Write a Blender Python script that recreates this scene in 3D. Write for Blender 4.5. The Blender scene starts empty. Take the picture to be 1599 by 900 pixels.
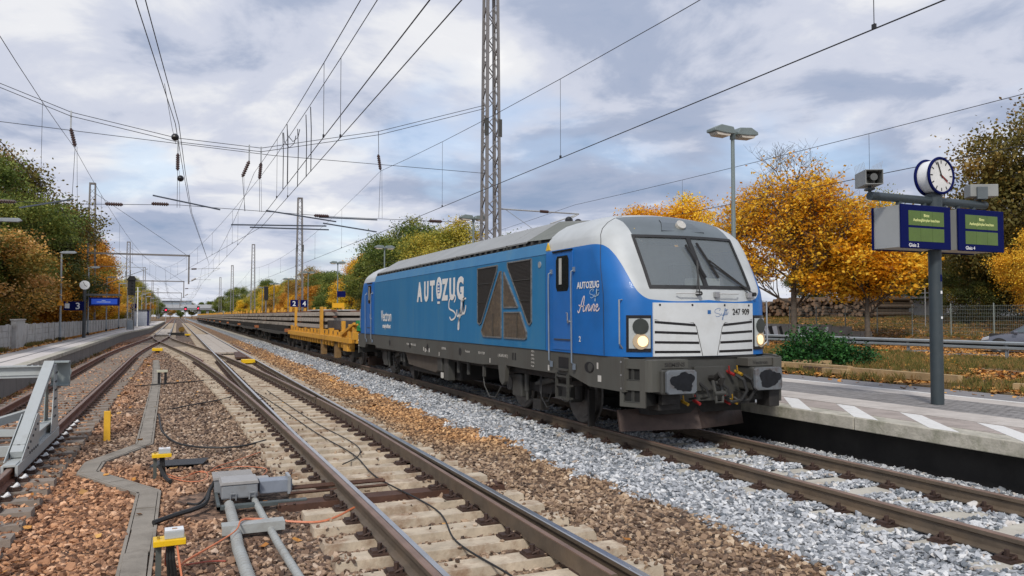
import bpy, bmesh, math, random
import numpy as np
from mathutils import Vector, Matrix
random.seed(7); RNG = np.random.default_rng(7)
S = bpy.context.scene
COL = S.collection
R = math.radians
# ------------------------------------------------------------------ camera
cam_d = bpy.data.cameras.new("camera"); cam = bpy.data.objects.new("camera", cam_d); COL.objects.link(cam); S.camera = cam
cam_d.sensor_width = 36; cam_d.lens = 1200/1599*36; cam_d.clip_end = 5000; cam_d.clip_start = 0.05
cam.location = (0, 0, 2.05); YAW = R(23.555); PITCH = R(2.076)
cam.rotation_euler = (R(90)+PITCH, 0, -YAW)
S.render.resolution_x = 1024; S.render.resolution_y = 576
# ------------------------------------------------------------------ light
SUN_EL, SUN_AZ = R(42), R(215)      # azimuth clockwise from +Y: behind the camera's left shoulder
wd = bpy.data.worlds.new("World"); S.world = wd; wd.use_nodes = True
nt = wd.node_tree; nt.nodes.clear()
def wn(t, **k):
    n = nt.nodes.new(t)
    for a, b in k.items(): setattr(n, a, b)
    return n
out = wn('ShaderNodeOutputWorld'); bg = wn('ShaderNodeBackground'); sky = wn('ShaderNodeTexSky', sky_type='NISHITA', sun_disc=False)
sky.sun_elevation = SUN_EL; sky.sun_rotation = SUN_AZ; sky.air_density = 1.0; sky.dust_density = 1.5
tc = wn('ShaderNodeTexCoord'); sep = wn('ShaderNodeSeparateXYZ'); nt.links.new(tc.outputs['Generated'], sep.inputs[0])
def wm(op, a, b=None):
    n = wn('ShaderNodeMath', operation=op)
    for i, v in enumerate((a, b)):
        if v is None: continue
        if hasattr(v, 'is_output'): nt.links.new(v, n.inputs[i])
        else: n.inputs[i].default_value = v
    return n.outputs[0]
zz = wm('ADD', wm('MAXIMUM', sep.outputs[2], 0.0), 0.16)
cb = wn('ShaderNodeCombineXYZ'); nt.links.new(wm('DIVIDE', sep.outputs[0], zz), cb.inputs[0]); nt.links.new(wm('DIVIDE', sep.outputs[1], zz), cb.inputs[1])
def wnoise(scale, det, rough, dist, off):
    mp = wn('ShaderNodeMapping'); mp.inputs['Location'].default_value = off; mp.inputs['Scale'].default_value = (1, 1, 1); mp.inputs['Rotation'].default_value = (0, 0, 0.5)
    nt.links.new(cb.outputs[0], mp.inputs[0])
    n = wn('ShaderNodeTexNoise'); n.inputs['Scale'].default_value = scale; n.inputs['Detail'].default_value = det
    n.inputs['Roughness'].default_value = rough; n.inputs['Distortion'].default_value = dist
    nt.links.new(mp.outputs[0], n.inputs['Vector']); return n.outputs['Fac']
def wramp(f, stops):
    r = wn('ShaderNodeValToRGB'); nt.links.new(f, r.inputs[0]); r.color_ramp.interpolation = 'EASE'
    while len(r.color_ramp.elements) < len(stops): r.color_ramp.elements.new(0.5)
    for e, (p, c) in zip(r.color_ramp.elements, stops): e.position = p; e.color = (*c, 1)
    return r.outputs[0]
def wmix(f, a, b):
    m = wn('ShaderNodeMix', data_type='RGBA')
    for i, v in ((0, f), (6, a), (7, b)):
        if hasattr(v, 'is_output'): nt.links.new(v, m.inputs[i])
        else: m.inputs[i].default_value = v if i == 0 else (*v, 1)
    return m.outputs[2]
n1 = wnoise(0.75, 7, 0.55, 0.25, (3.1, 1.7, 0)); n2 = wnoise(2.3, 8, 0.58, 0.35, (9.2, 4.4, 0))
nmix = wm('ADD', wm('MULTIPLY', n1, 0.6), wm('MULTIPLY', n2, 0.4))
# luminance of the cloud layer, in units of the (bright) Nishita sky
K = 4.65
cloud = wramp(nmix, [(0.34, (.33*K, .43*K, .62*K)), (0.44, (.47*K, .54*K, .71*K)), (0.51, (.73*K, .77*K, .90*K)), (0.59, (.98*K, .99*K, 1.03*K)), (0.68, (1.25*K, 1.23*K, 1.2*K))])
# thin spots where the real sky comes through
gap = wramp(wnoise(1.1, 5, 0.5, 0.3, (6.3, 8.8, 0)), [(0.54, (0, 0, 0)), (0.70, (.45, .45, .45))])
skc = wmix(gap, cloud, sky.outputs[0])
hor = wramp(sep.outputs[2], [(0.0, (.4, .4, .4)), (0.12, (0, 0, 0))])
skc = wmix(hor, skc, (1.12*K, 1.13*K, 1.16*K))
nt.links.new(skc, bg.inputs[0]); bg.inputs[1].default_value = 0.11; nt.links.new(bg.outputs[0], out.inputs[0])
sd = bpy.data.lights.new("sun", 'SUN'); sd.energy = 1.5; sd.angle = R(10); sd.color = (1, .95, .88)
sun = bpy.data.objects.new("sun", sd); COL.objects.link(sun)
sdir = Vector((math.sin(SUN_AZ)*math.cos(SUN_EL), math.cos(SUN_AZ)*math.cos(SUN_EL), math.sin(SUN_EL)))
sun.rotation_euler = sdir.to_track_quat('Z', 'Y').to_euler(); sun.location = (0, -20, 60)
S.view_settings.view_transform = 'Standard'; S.view_settings.look = 'None'; S.view_settings.gamma = 1; S.view_settings.exposure = 0.76
S.cycles.max_bounces = 5; S.cycles.transparent_max_bounces = 8; S.cycles.diffuse_bounces = 3
# ------------------------------------------------------------------ materials
MATS = {}
def mat(name, col, rough=.6, metal=0, var=.12, scale=4., bump=0., bscale=30., dirt=None, dscale=2., damt=.5, emit=None, estr=0, spec=None, coat=0, coords='Object', streak=False):
    if name in MATS: return MATS[name]
    m = bpy.data.materials.new(name); m.use_nodes = True; MATS[name] = m
    t = m.node_tree; b = t.nodes['Principled BSDF']; b.inputs['Roughness'].default_value = rough; b.inputs['Metallic'].default_value = metal
    if spec is not None: b.inputs['Specular IOR Level'].default_value = spec
    if coat: b.inputs['Coat Weight'].default_value = coat; b.inputs['Coat Roughness'].default_value = .12
    tcn = t.nodes.new('ShaderNodeTexCoord'); vec = t.nodes.new('ShaderNodeNewGeometry').outputs['Position'] if coords == 'World' else tcn.outputs[coords]
    if streak:
        mp = t.nodes.new('ShaderNodeMapping'); mp.inputs['Scale'].default_value = (1, 1, .12); t.links.new(vec, mp.inputs[0]); svec = mp.outputs[0]
    else: svec = vec
    n = t.nodes.new('ShaderNodeTexNoise'); n.inputs['Scale'].default_value = scale; n.inputs['Detail'].default_value = 6; n.inputs['Roughness'].default_value = .6
    t.links.new(svec, n.inputs['Vector'])
    r = t.nodes.new('ShaderNodeValToRGB'); r.color_ramp.elements[0].position = .3; r.color_ramp.elements[1].position = .7
    r.color_ramp.elements[0].color = (*[max(0, c*(1-var)) for c in col], 1); r.color_ramp.elements[1].color = (*[min(1, c*(1+var)) for c in col], 1)
    t.links.new(n.outputs['Fac'], r.inputs[0]); c = r.outputs[0]
    if dirt:
        n2 = t.nodes.new('ShaderNodeTexNoise'); n2.inputs['Scale'].default_value = dscale; n2.inputs['Detail'].default_value = 9; n2.inputs['Roughness'].default_value = .7
        t.links.new(svec, n2.inputs['Vector'])
        r2 = t.nodes.new('ShaderNodeValToRGB'); r2.color_ramp.elements[0].position = .48; r2.color_ramp.elements[1].position = .68
        r2.color_ramp.elements[0].color = (0, 0, 0, 1); r2.color_ramp.elements[1].color = (damt,)*3+(1,)
        t.links.new(n2.outputs['Fac'], r2.inputs[0])
        mx = t.nodes.new('ShaderNodeMix'); mx.data_type = 'RGBA'; t.links.new(r2.outputs[0], mx.inputs[0]); t.links.new(c, mx.inputs[6]); mx.inputs[7].default_value = (*dirt, 1)
        c = mx.outputs[2]
    t.links.new(c, b.inputs['Base Color'])
    if bump:
        n3 = t.nodes.new('ShaderNodeTexNoise'); n3.inputs['Scale'].default_value = bscale; n3.inputs['Detail'].default_value = 5
        t.links.new(vec, n3.inputs['Vector'])
        bp = t.nodes.new('ShaderNodeBump'); bp.inputs['Strength'].default_value = bump; bp.inputs['Distance'].default_value = .02
        t.links.new(n3.outputs['Fac'], bp.inputs['Height']); t.links.new(bp.outputs[0], b.inputs['Normal'])
    if emit: b.inputs['Emission Color'].default_value = (*emit, 1); b.inputs['Emission Strength'].default_value = estr
    return m
def ramp_mat(name, stops, rough=.8, source='island', bump=0, translucent=0, zone=None):
    """colour picked per piece (random per island / per instance)"""
    m = bpy.data.materials.new(name); m.use_nodes = True; MATS[name] = m; t = m.node_tree; b = t.nodes['Principled BSDF']
    b.inputs['Roughness'].default_value = rough; b.inputs['Specular IOR Level'].default_value = .25
    if source == 'clump':
        g_ = t.nodes.new('ShaderNodeNewGeometry').outputs['Random Per Island']; at = t.nodes.new('ShaderNodeAttribute'); at.attribute_name = 'clump'
        m1 = t.nodes.new('ShaderNodeMath'); m1.operation = 'MULTIPLY'; m1.inputs[1].default_value = .30; t.links.new(g_, m1.inputs[0])
        m2 = t.nodes.new('ShaderNodeMath'); m2.operation = 'MULTIPLY_ADD'; m2.inputs[1].default_value = .70; t.links.new(at.outputs['Fac'], m2.inputs[0]); t.links.new(m1.outputs[0], m2.inputs[2]); s = m2.outputs[0]
    elif source == 'island': s = t.nodes.new('ShaderNodeNewGeometry').outputs['Random Per Island']
    else: oi = t.nodes.new('ShaderNodeObjectInfo'); s = oi.outputs['Random']
    r = t.nodes.new('ShaderNodeValToRGB'); r.color_ramp.interpolation = 'LINEAR'
    while len(r.color_ramp.elements) < len(stops): r.color_ramp.elements.new(.5)
    for e, (p, c) in zip(r.color_ramp.elements, stops): e.position = p; e.color = (*c, 1)
    t.links.new(s, r.inputs[0]); c = r.outputs[0]
    if zone:
        r2 = t.nodes.new('ShaderNodeValToRGB')
        while len(r2.color_ramp.elements) < len(zone): r2.color_ramp.elements.new(.5)
        for e, (p, cc) in zip(r2.color_ramp.elements, zone): e.position = p; e.color = (*cc, 1)
        sp = t.nodes.new('ShaderNodeSeparateXYZ'); t.links.new(oi.outputs['Location'], sp.inputs[0])
        nz = t.nodes.new('ShaderNodeTexNoise'); nz.inputs['Scale'].default_value = .45; nz.inputs['Detail'].default_value = 4; t.links.new(oi.outputs['Location'], nz.inputs['Vector'])
        a = t.nodes.new('ShaderNodeMath'); a.operation = 'MULTIPLY_ADD'; t.links.new(nz.outputs['Fac'], a.inputs[0]); a.inputs[1].default_value = 3.; t.links.new(sp.outputs[0], a.inputs[2])
        my = t.nodes.new('ShaderNodeMapRange'); my.interpolation_type = 'SMOOTHSTEP'; t.links.new(sp.outputs[1], my.inputs[0])
        for i_, v_ in ((1, 11.), (2, 14.5), (3, -1.5), (4, 0)): my.inputs[i_].default_value = v_
        ad = t.nodes.new('ShaderNodeMath'); t.links.new(a.outputs[0], ad.inputs[0]); t.links.new(my.outputs[0], ad.inputs[1])
        mr = t.nodes.new('ShaderNodeMapRange'); mr.inputs[1].default_value = -4.5+1.5; mr.inputs[2].default_value = 5.6+1.5; t.links.new(ad.outputs[0], mr.inputs[0])
        t.links.new(mr.outputs[0], r2.inputs[0])
        mm = t.nodes.new('ShaderNodeMix'); mm.data_type = 'RGBA'; mm.blend_type = 'MULTIPLY'; mm.inputs[0].default_value = 1
        t.links.new(c, mm.inputs[6]); t.links.new(r2.outputs[0], mm.inputs[7]); c = mm.outputs[2]
    t.links.new(c, b.inputs['Base Color'])
    if bump:
        tcn = t.nodes.new('ShaderNodeTexCoord'); n3 = t.nodes.new('ShaderNodeTexNoise'); n3.inputs['Scale'].default_value = 3.
        n3.inputs['Detail'].default_value = 6
        t.links.new(tcn.outputs['Object'], n3.inputs['Vector']); bp = t.nodes.new('ShaderNodeBump'); bp.inputs['Strength'].default_value = bump; bp.inputs['Distance'].default_value = .2
        t.links.new(n3.outputs['Fac'], bp.inputs['Height']); t.links.new(bp.outputs[0], b.inputs['Normal'])
    if translucent:
        tr = t.nodes.new('ShaderNodeBsdfTranslucent'); t.links.new(c, tr.inputs[0]); ms = t.nodes.new('ShaderNodeMixShader'); ms.inputs[0].default_value = translucent
        o = t.nodes['Material Output']; t.links.new(b.outputs[0], ms.inputs[1]); t.links.new(tr.outputs[0], ms.inputs[2]); t.links.new(ms.outputs[0], o.inputs[0])
    return m
def glass_mat(name, tint, trans):
    m = bpy.data.materials.new(name); m.use_nodes = True; MATS[name] = m; t = m.node_tree; b = t.nodes['Principled BSDF']
    b.inputs['Base Color'].default_value = (*tint, 1); b.inputs['Roughness'].default_value = .04; b.inputs['Specular IOR Level'].default_value = .9
    tr = t.nodes.new('ShaderNodeBsdfTransparent'); tr.inputs[0].default_value = (.75, .8, .8, 1); ms = t.nodes.new('ShaderNodeMixShader'); ms.inputs[0].default_value = trans
    o = t.nodes['Material Output']; t.links.new(b.outputs[0], ms.inputs[1]); t.links.new(tr.outputs[0], ms.inputs[2]); t.links.new(ms.outputs[0], o.inputs[0])
    return m
rail_rust = mat('rail_rust', (.17, .07, .042), .75, .1, .25, 6, .2, 40, dirt=(.26, .13, .08), dscale=1.2)
rail_side = mat('rail_side', (.13, .10, .072), .65, .2, .22, 5, .15, 40, dirt=(.22, .15, .09), dscale=.8)
rail_top = mat('rail_top', (.50, .50, .51), .28, .85, .12, 3)
rail_top_dull = mat('rail_top_dull', (.26, .17, .13), .5, .4, .2, 3)
clip_m = mat('clip', (.060, .034, .025), .7, .2, .45, 9, coords='World')
conc_sl = mat('sleeper_concrete', (.52, .435, .325), .9, 0, .26, 4, .35, 25, dirt=(.24, .135, .075), dscale=2.6, damt=.95, coords='World')
conc_old = mat('sleeper_old', (.27, .225, .185), .95, 0, .25, 3, .4, 20, dirt=(.09, .065, .05), dscale=3, coords='World')
conc_new = mat('sleeper_new', (.50, .47, .40), .9, 0, .12, 3, .2, 25, dirt=(.3, .26, .2), dscale=2, coords='World')
steel_sl = mat('sleeper_steel', (.085, .04, .025), .7, .2, .3, 5, .2, 20)
grey_mast = mat('mast_paint', (.215, .205, .20), .55, .2, .14, 1.5, dirt=(.13, .11, .09), dscale=1.5)
galv = mat('galvanised', (.42, .44, .45), .45, .5, .1, 4)
wire_m = mat('wire', (.035, .035, .04), .6, .3, .1, 3)
ins_m = mat('insulator', (.06, .03, .025), .3, 0, .2, 5)
black_m = mat('black', (.012, .012, .013), .55, 0, .2, 5)
blackgl = mat('black_gloss', (.012, .012, .014), .2, 0, .2, 5)
white_m = mat('white_paint', (.78, .79, .79), .4, 0, .05, 3)
letter_m = mat('letter_white', (.74, .72, .68), .5, 0, .05, 3)
plat_conc = mat('platform_concrete', (.44, .40, .35), .9, 0, .1, 2.5, .15, 40, dirt=(.28, .26, .22), dscale=.8, damt=.45)
edge_conc = mat('edge_concrete', (.46, .43, .36), .95, 0, .2, 5, .4, 30, dirt=(.13, .14, .08), dscale=2.2, damt=.75, coords='World')
# ------------------------------------------------------------------ object helpers
def tag(o, label=None, cat=None, group=None, kind=None):
    if label: o['label'] = label
    if cat: o['category'] = cat
    if group: o['group'] = group
    if kind: o['kind'] = kind
    return o
def thing(name, label, cat, loc=(0, 0, 0), rz=0, group=None):
    o = bpy.data.objects.new(name, None); o.empty_display_size = .2; COL.objects.link(o); o.location = loc; o.rotation_euler = (0, 0, rz)
    return tag(o, label, cat, group)
class MB:
    def __init__(s): s.v = []; s.f = []; s.m = []; s.mi = 0
    def add(s, vs, fs):
        n = len(s.v); s.v += [tuple(v) for v in vs]; s.f += [tuple(i+n for i in f) for f in fs]; s.m += [s.mi]*len(fs); return s
    def box(s, x0, x1, y0, y1, z0, z1):
        return s.add([(x0,y0,z0),(x1,y0,z0),(x1,y1,z0),(x0,y1,z0),(x0,y0,z1),(x1,y0,z1),(x1,y1,z1),(x0,y1,z1)],
                     [(0,3,2,1),(4,5,6,7),(0,1,5,4),(1,2,6,5),(2,3,7,6),(3,0,4,7)])
    def cbox(s, cx, cy, cz, sx, sy, sz): return s.box(cx-sx/2, cx+sx/2, cy-sy/2, cy+sy/2, cz-sz/2, cz+sz/2)
    def beam(s, a, b, w, h=None, up=(0, 0, 1)):
        a = Vector(a); b = Vector(b); h = h or w; d = (b-a).normalized(); u = Vector(up)
        if abs(d.dot(u)) > .97: u = Vector((0, 1, 0))
        x = d.cross(u).normalized(); y = x.cross(d).normalized()
        vs = [p+x*i*w/2+y*j*h/2 for p in (a, b) for i, j in ((-1,-1),(1,-1),(1,1),(-1,1))]
        return s.add(vs, [(0,3,2,1),(4,5,6,7),(0,1,5,4),(1,2,6,5),(2,3,7,6),(3,0,4,7)])
    def tube(s, pts, r, n=8, cap=True):
        pts = [Vector(p) for p in pts]; rings = []; base = len(s.v); prev = None
        for i, p in enumerate(pts):
            d = (pts[min(i+1, len(pts)-1)]-pts[max(i-1, 0)]).normalized()
            if prev is None:
                u = Vector((0, 0, 1)) if abs(d.z) < .95 else Vector((1, 0, 0))
                x = d.cross(u).normalized()
            else: x = (prev-d*prev.dot(d)).normalized()
            prev = x; y = d.cross(x); rr = r[i] if isinstance(r, (list, tuple)) else r
            rings.append([p+x*math.cos(2*math.pi*k/n)*rr+y*math.sin(2*math.pi*k/n)*rr for k in range(n)])
        vs = [v for g in rings for v in g]; fs = []
        for i in range(len(pts)-1):
            for k in range(n): fs.append((i*n+k, i*n+(k+1)%n, (i+1)*n+(k+1)%n, (i+1)*n+k))
        if cap: fs.append(tuple(range(n-1, -1, -1))); fs.append(tuple((len(pts)-1)*n+k for k in range(n)))
        return s.add(vs, fs)
    def cyl(s, a, b, r, n=16, r2=None): return s.tube([a, b], [r, r if r2 is None else r2], n)
    def prism(s, pts, axis, a, b):
        """polygon in the plane normal to axis, extruded from a to b"""
        n = len(pts)
        def mk(p, q): return {'x': (q, p[0], p[1]), 'y': (p[0], q, p[1]), 'z': (p[0], p[1], q)}[axis]
        vs = [mk(p, a) for p in pts]+[mk(p, b) for p in pts]
        fs = [tuple(range(n)), tuple(range(2*n-1, n-1, -1))]+[(i, (i+1) % n, (i+1) % n+n, i+n) for i in range(n)]
        return s.add(vs, fs)
    def sphere(s, c, r, n=10, m=7, sz=1):
        vs = [(c[0]+r*math.sin(math.pi*j/m)*math.cos(2*math.pi*i/n), c[1]+r*math.sin(math.pi*j/m)*math.sin(2*math.pi*i/n), c[2]+r*sz*math.cos(math.pi*j/m)) for j in range(m+1) for i in range(n)]
        return s.add(vs, [(j*n+i, (j+1)*n+i, (j+1)*n+(i+1) % n, j*n+(i+1) % n) for j in range(m) for i in range(n)])
    def mesh(s, name, mats, smooth=None):
        me = bpy.data.meshes.new(name); me.from_pydata(s.v, [], s.f)
        for m_ in (mats if isinstance(mats, (list, tuple)) else [mats]): me.materials.append(m_)
        if max(s.m, default=0): me.polygons.foreach_set('material_index', s.m)
        bm = bmesh.new(); bm.from_mesh(me); bmesh.ops.remove_doubles(bm, verts=bm.verts, dist=1e-6) if smooth else None
        bmesh.ops.recalc_face_normals(bm, faces=bm.faces); bm.to_mesh(me); bm.free()
        if smooth: me.polygons.foreach_set('use_smooth', [True]*len(me.polygons)); me.set_sharp_from_angle(angle=R(smooth))
        return me
    def build(s, name, mats, parent=None, loc=(0, 0, 0), bevel=0, smooth=None, rz=0):
        o = bpy.data.objects.new(name, s.mesh(name, mats, smooth)); COL.objects.link(o); o.location = loc; o.rotation_euler = (0, 0, rz)
        if parent: o.parent = parent
        if bevel:
            bv = o.modifiers.new('b', 'BEVEL'); bv.width = bevel; bv.segments = 2; bv.limit_method = 'ANGLE'; bv.angle_limit = R(40)
        return o
def inst(name, me, parent=None, loc=(0, 0, 0), rz=0, scale=None):
    o = bpy.data.objects.new(name, me); COL.objects.link(o); o.location = loc; o.rotation_euler = (0, 0, rz)
    if scale: o.scale = scale
    if parent: o.parent = parent
    return o
def copy_tree(o, parent=None):
    c = o.copy(); COL.objects.link(c); c.parent = parent
    for ch in list(o.children): copy_tree(ch, c)
    return c
def text(name, s, size, parent, mtx, m, offset=0., shear=0., sx=1., align='LEFT', extrude=.002, space=1.):
    cu = bpy.data.curves.new(name, 'FONT'); cu.body = s; cu.size = size; cu.offset = offset; cu.shear = shear; cu.extrude = extrude; cu.align_x = align; cu.space_character = space
    cu.resolution_u = 3; cu.materials.append(m); o = bpy.data.objects.new(name, cu); COL.objects.link(o); o.parent = parent
    o.matrix_local = mtx @ Matrix.Diagonal((sx, 1, 1, 1)); return o
def frame(origin, xdir, ydir):
    x = Vector(xdir).normalized(); y = Vector(ydir).normalized(); z = x.cross(y)
    M = Matrix((x, y, z)).transposed().to_4x4(); M.translation = Vector(origin); return M
def stroke(pts, w, name, m, parent, mtx, n=6):
    """hand written stroke: flat ribbon through pts (Catmull-Rom)"""
    P = [Vector((p[0], p[1])) for p in pts]; q = [P[0]]+P+[P[-1]]; o = []
    for i in range(1, len(q)-2):
        for k in range(n):
            t = k/n; a, b, c, d = q[i-1], q[i], q[i+1], q[i+2]
            o.append(.5*((2*b)+(c-a)*t+(2*a-5*b+4*c-d)*t*t+(3*b-a-3*c+d)*t**3))
    o.append(P[-1]); vs = []; fs = []
    for i, p in enumerate(o):
        d = (o[min(i+1, len(o)-1)]-o[max(i-1, 0)]); d = d.normalized() if d.length else Vector((1, 0)); nn = Vector((-d.y, d.x))*w/2*(.75+.35*abs(d.y))
        vs += [(p.x+nn.x, p.y+nn.y, 0), (p.x-nn.x, p.y-nn.y, 0)]
    fs = [(2*i, 2*i+1, 2*i+3, 2*i+2) for i in range(len(o)-1)]
    me = bpy.data.meshes.new(name); me.from_pydata(vs, [], fs); me.materials.append(m)
    ob = bpy.data.objects.new(name, me); COL.objects.link(ob); ob.parent = parent; ob.matrix_local = mtx; return ob
def quads_mesh(name, V, mats, clump=None):
    """V: (N,4,3) array of separate quads"""
    n = len(V); me = bpy.data.meshes.new(name); me.vertices.add(n*4); me.vertices.foreach_set('co', V.reshape(-1).astype(np.float32))
    me.loops.add(n*4); me.loops.foreach_set('vertex_index', np.arange(n*4, dtype=np.int32)); me.polygons.add(n)
    me.polygons.foreach_set('loop_start', np.arange(0, n*4, 4, dtype=np.int32)); me.polygons.foreach_set('loop_total', np.full(n, 4, dtype=np.int32))
    me.update(); me.validate()
    if clump is not None: at = me.attributes.new('clump', 'FLOAT', 'POINT'); at.data.foreach_set('value', np.repeat(clump, 4).astype(np.float32))
    for m_ in (mats if isinstance(mats, (list, tuple)) else [mats]): me.materials.append(m_)
    return me
def sweep(mb, prof, path, topidx=None):
    """profile (dx,dz) swept along path [(x,y,z)] keeping z up; faces in topidx get material 1"""
    n = len(prof); base = []
    for i, p in enumerate(path):
        a = Vector(path[max(i-1, 0)]); b = Vector(path[min(i+1, len(path)-1)]); d = (b-a); d.z = 0; d.normalize(); r_ = Vector((d.y, -d.x, 0))
        base += [(p[0]+r_.x*u, p[1]+r_.y*u, p[2]+w) for u, w in prof]
    for k in range(n):
        mb.mi = 1 if topidx and k in topidx else 0
        off = len(mb.v) if k == 0 else off
        if k == 0: mb.v += base
        for i in range(len(path)-1):
            a = off+i*n+k; b = off+i*n+(k+1) % n; mb.f.append((a, b, b+n, a+n)); mb.m.append(mb.mi)
    mb.mi = 0
    mb.f.append(tuple(off+k for k in range(n))); mb.m.append(0)
    e = off+(len(path)-1)*n; mb.f.append(tuple(e+k for k in range(n-1, -1, -1))); mb.m.append(0)
# ------------------------------------------------------------------ track layout (metres; rail top of track A at z=0)
G = .7535; XA = 2.675; XS = -2.79; XB = -1.42; XL = 7.66; LZ = .07
TOE = 5.35
def off(y):                                # how far the diverging track has moved from track A
    if y <= TOE: return 0.
    if y <= 52: return (y-TOE)**2/(2*585)
    o = (52-TOE)**2/(2*585); s = (52-TOE)/585
    if y <= 71: return o+s*(y-52)
    o2 = o+s*19; rem = XA-XB-o2; L = 2*rem/s; t = min((y-71)/L, 1)
    return o2+s*L*(t-t*t/2)
def sx(y):                                 # centre line of the siding
    t = min(max((y-42)/50, 0), 1); return XS+(XB-XS)*(t*t*(3-2*t))
# ================================================================== SETTING: ground
def bz(x, y):                              # height of the ballast surface
    z = np.full_like(x, -.275)
    t = np.clip((x-4.3)/1.9, 0, 1); z = z+.125*t*t*(3-2*t)
    t = np.clip((x-8.6)/.8, 0, 1); z = z-.03*t
    t = np.clip((-4.0-x)/.5, 0, 1); z = z-.03*t
    return z
def vnoise(x, y, s, seed=0):
    r = np.random.default_rng(seed); g = r.random((64, 64)); xs = (x/s) % 64; ys = (y/s) % 64
    x0 = xs.astype(int); y0 = ys.astype(int); fx = xs-x0; fy = ys-y0; fx = fx*fx*(3-2*fx); fy = fy*fy*(3-2*fy); x1 = (x0+1) % 64; y1 = (y0+1) % 64
    return (g[x0, y0]*(1-fx)+g[x1, y0]*fx)*(1-fy)+(g[x0, y1]*(1-fx)+g[x1, y1]*fx)*fy
def grid_mesh(name, xs, ys, zf, mats):
    X, Y = np.meshgrid(xs, ys, indexing='ij'); Z = zf(X, Y); V = np.stack([X, Y, Z], -1).reshape(-1, 3); ny = len(ys); nx = len(xs)
    i, j = np.meshgrid(np.arange(nx-1), np.arange(ny-1), indexing='ij'); a = (i*ny+j).reshape(-1); F = np.stack([a, a+ny, a+ny+1, a+1], -1)
    me = bpy.data.meshes.new(name); me.vertices.add(len(V)); me.vertices.foreach_set('co', V.reshape(-1).astype(np.float32)); me.loops.add(len(F)*4)
    me.loops.foreach_set('vertex_index', F.reshape(-1).astype(np.int32)); me.polygons.add(len(F)); me.polygons.foreach_set('loop_start', np.arange(0, len(F)*4, 4, dtype=np.int32))
    me.polygons.foreach_set('loop_total', np.full(len(F), 4, dtype=np.int32)); me.polygons.foreach_set('use_smooth', np.ones(len(F), bool)); me.update(); me.materials.append(mats)
    o = bpy.data.objects.new(name, me); COL.objects.link(o); return o
grass_m = mat('verge_grass', (.13, .085, .04), .95, 0, .4, 1.3, .6, 12, dirt=(.45, .22, .06), dscale=1.3, damt=.9)
def terrain(x, y):
    z = np.full_like(x, -.42)
    t = np.clip((x-14.6)/.35, 0, 1); z = z+t*.93
    t = np.clip((x-20)/6., 0, 1)*(x < 1e4); z = z-t*.22
    t = np.clip((x-38.3)/.5, 0, 1); z = z+t*.35
    t = np.clip((x-38.8)/11, 0, 1); z = z+t*1.1
    t = np.clip((-6.8-x)/.4, 0, 1); z = z+t*.75
    n = vnoise(x, y, 2.2, 3)*.14+vnoise(x, y, .7, 4)*.07
    m = np.clip((x-16.2)/2.5, .12, 1)*((x > 14.9) & (x < 29))+((x > 39.5)).astype(float)
    return z+n*m
tag(grid_mesh('ground', np.concatenate([np.array([-1500, -400, -100, -40, -20, -12, -8, -7.4, -7, -6.6, -5, -4.6, 0, 9.6, 10]), np.arange(14, 40.5, .35), np.arange(41, 60, 1.5), [70, 100, 200, 500, 1500]]),
    np.concatenate([np.array([-1500, -100, -20, -8]), np.arange(0, 60, .7), np.arange(60, 130, 5.), [160, 220, 300, 450, 700, 1500, 2500]]), terrain, grass_m), kind='structure')
# ballast bed
bm_ = bpy.data.materials.new('ballast_base'); bm_.use_nodes = True; t = bm_.node_tree; b = t.nodes['Principled BSDF']; b.inputs['Roughness'].default_value = .95
tcn = t.nodes.new('ShaderNodeTexCoord'); sp = t.nodes.new('ShaderNodeSeparateXYZ'); t.links.new(tcn.outputs['Object'], sp.inputs[0])
vo = t.nodes.new('ShaderNodeTexVoronoi'); vo.inputs['Scale'].default_value = 17; t.links.new(tcn.outputs['Object'], vo.inputs['Vector'])
nz = t.nodes.new('ShaderNodeTexNoise'); nz.inputs['Scale'].default_value = .45; nz.inputs['Detail'].default_value = 4; t.links.new(tcn.outputs['Object'], nz.inputs['Vector'])
a = t.nodes.new('ShaderNodeMath'); a.operation = 'MULTIPLY_ADD'; t.links.new(nz.outputs['Fac'], a.inputs[0]); a.inputs[1].default_value = 3.; t.links.new(sp.outputs[0], a.inputs[2])
my = t.nodes.new('ShaderNodeMapRange'); my.interpolation_type = 'SMOOTHSTEP'; t.links.new(sp.outputs[1], my.inputs[0])
for i_, v_ in ((1, 11.), (2, 14.5), (3, -1.5), (4, 0)): my.inputs[i_].default_value = v_
ad = t.nodes.new('ShaderNodeMath'); t.links.new(a.outputs[0], ad.inputs[0]); t.links.new(my.outputs[0], ad.inputs[1])
mr = t.nodes.new('ShaderNodeMapRange'); mr.inputs[1].default_value = -4.5+1.5; mr.inputs[2].default_value = 5.6+1.5; t.links.new(ad.outputs[0], mr.inputs[0])
ZONE = [(0, (1.2, .84, .66)), (.20, (1.28, .90, .66)), (.27, (1.15, .86, .68)), (.38, (.88, .80, .75)), (.5, (.88, .82, .77)), (.75, (.92, .86, .78)), (.84, (1.05, .94, .78)), (.93, (1.45, 1.08, .66)), (1, (1.35, 1.05, .72))]
zr = t.nodes.new('ShaderNodeValToRGB')
while len(zr.color_ramp.elements) < len(ZONE): zr.color_ramp.elements.new(.5)
for e, (p_, c_) in zip(zr.color_ramp.elements, ZONE): e.position = p_; e.color = (*c_, 1)
t.links.new(mr.outputs[0], zr.inputs[0])
cr = t.nodes.new('ShaderNodeValToRGB'); cr.color_ramp.elements[0].color = (.03, .022, .018, 1); cr.color_ramp.elements[1].color = (.27, .205, .16, 1)  # base tones darkened to paint shade into the gaps between stones
se = t.nodes.new('ShaderNodeSeparateColor'); t.links.new(vo.outputs['Color'], se.inputs[0]); t.links.new(se.outputs[0], cr.inputs[0])
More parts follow.
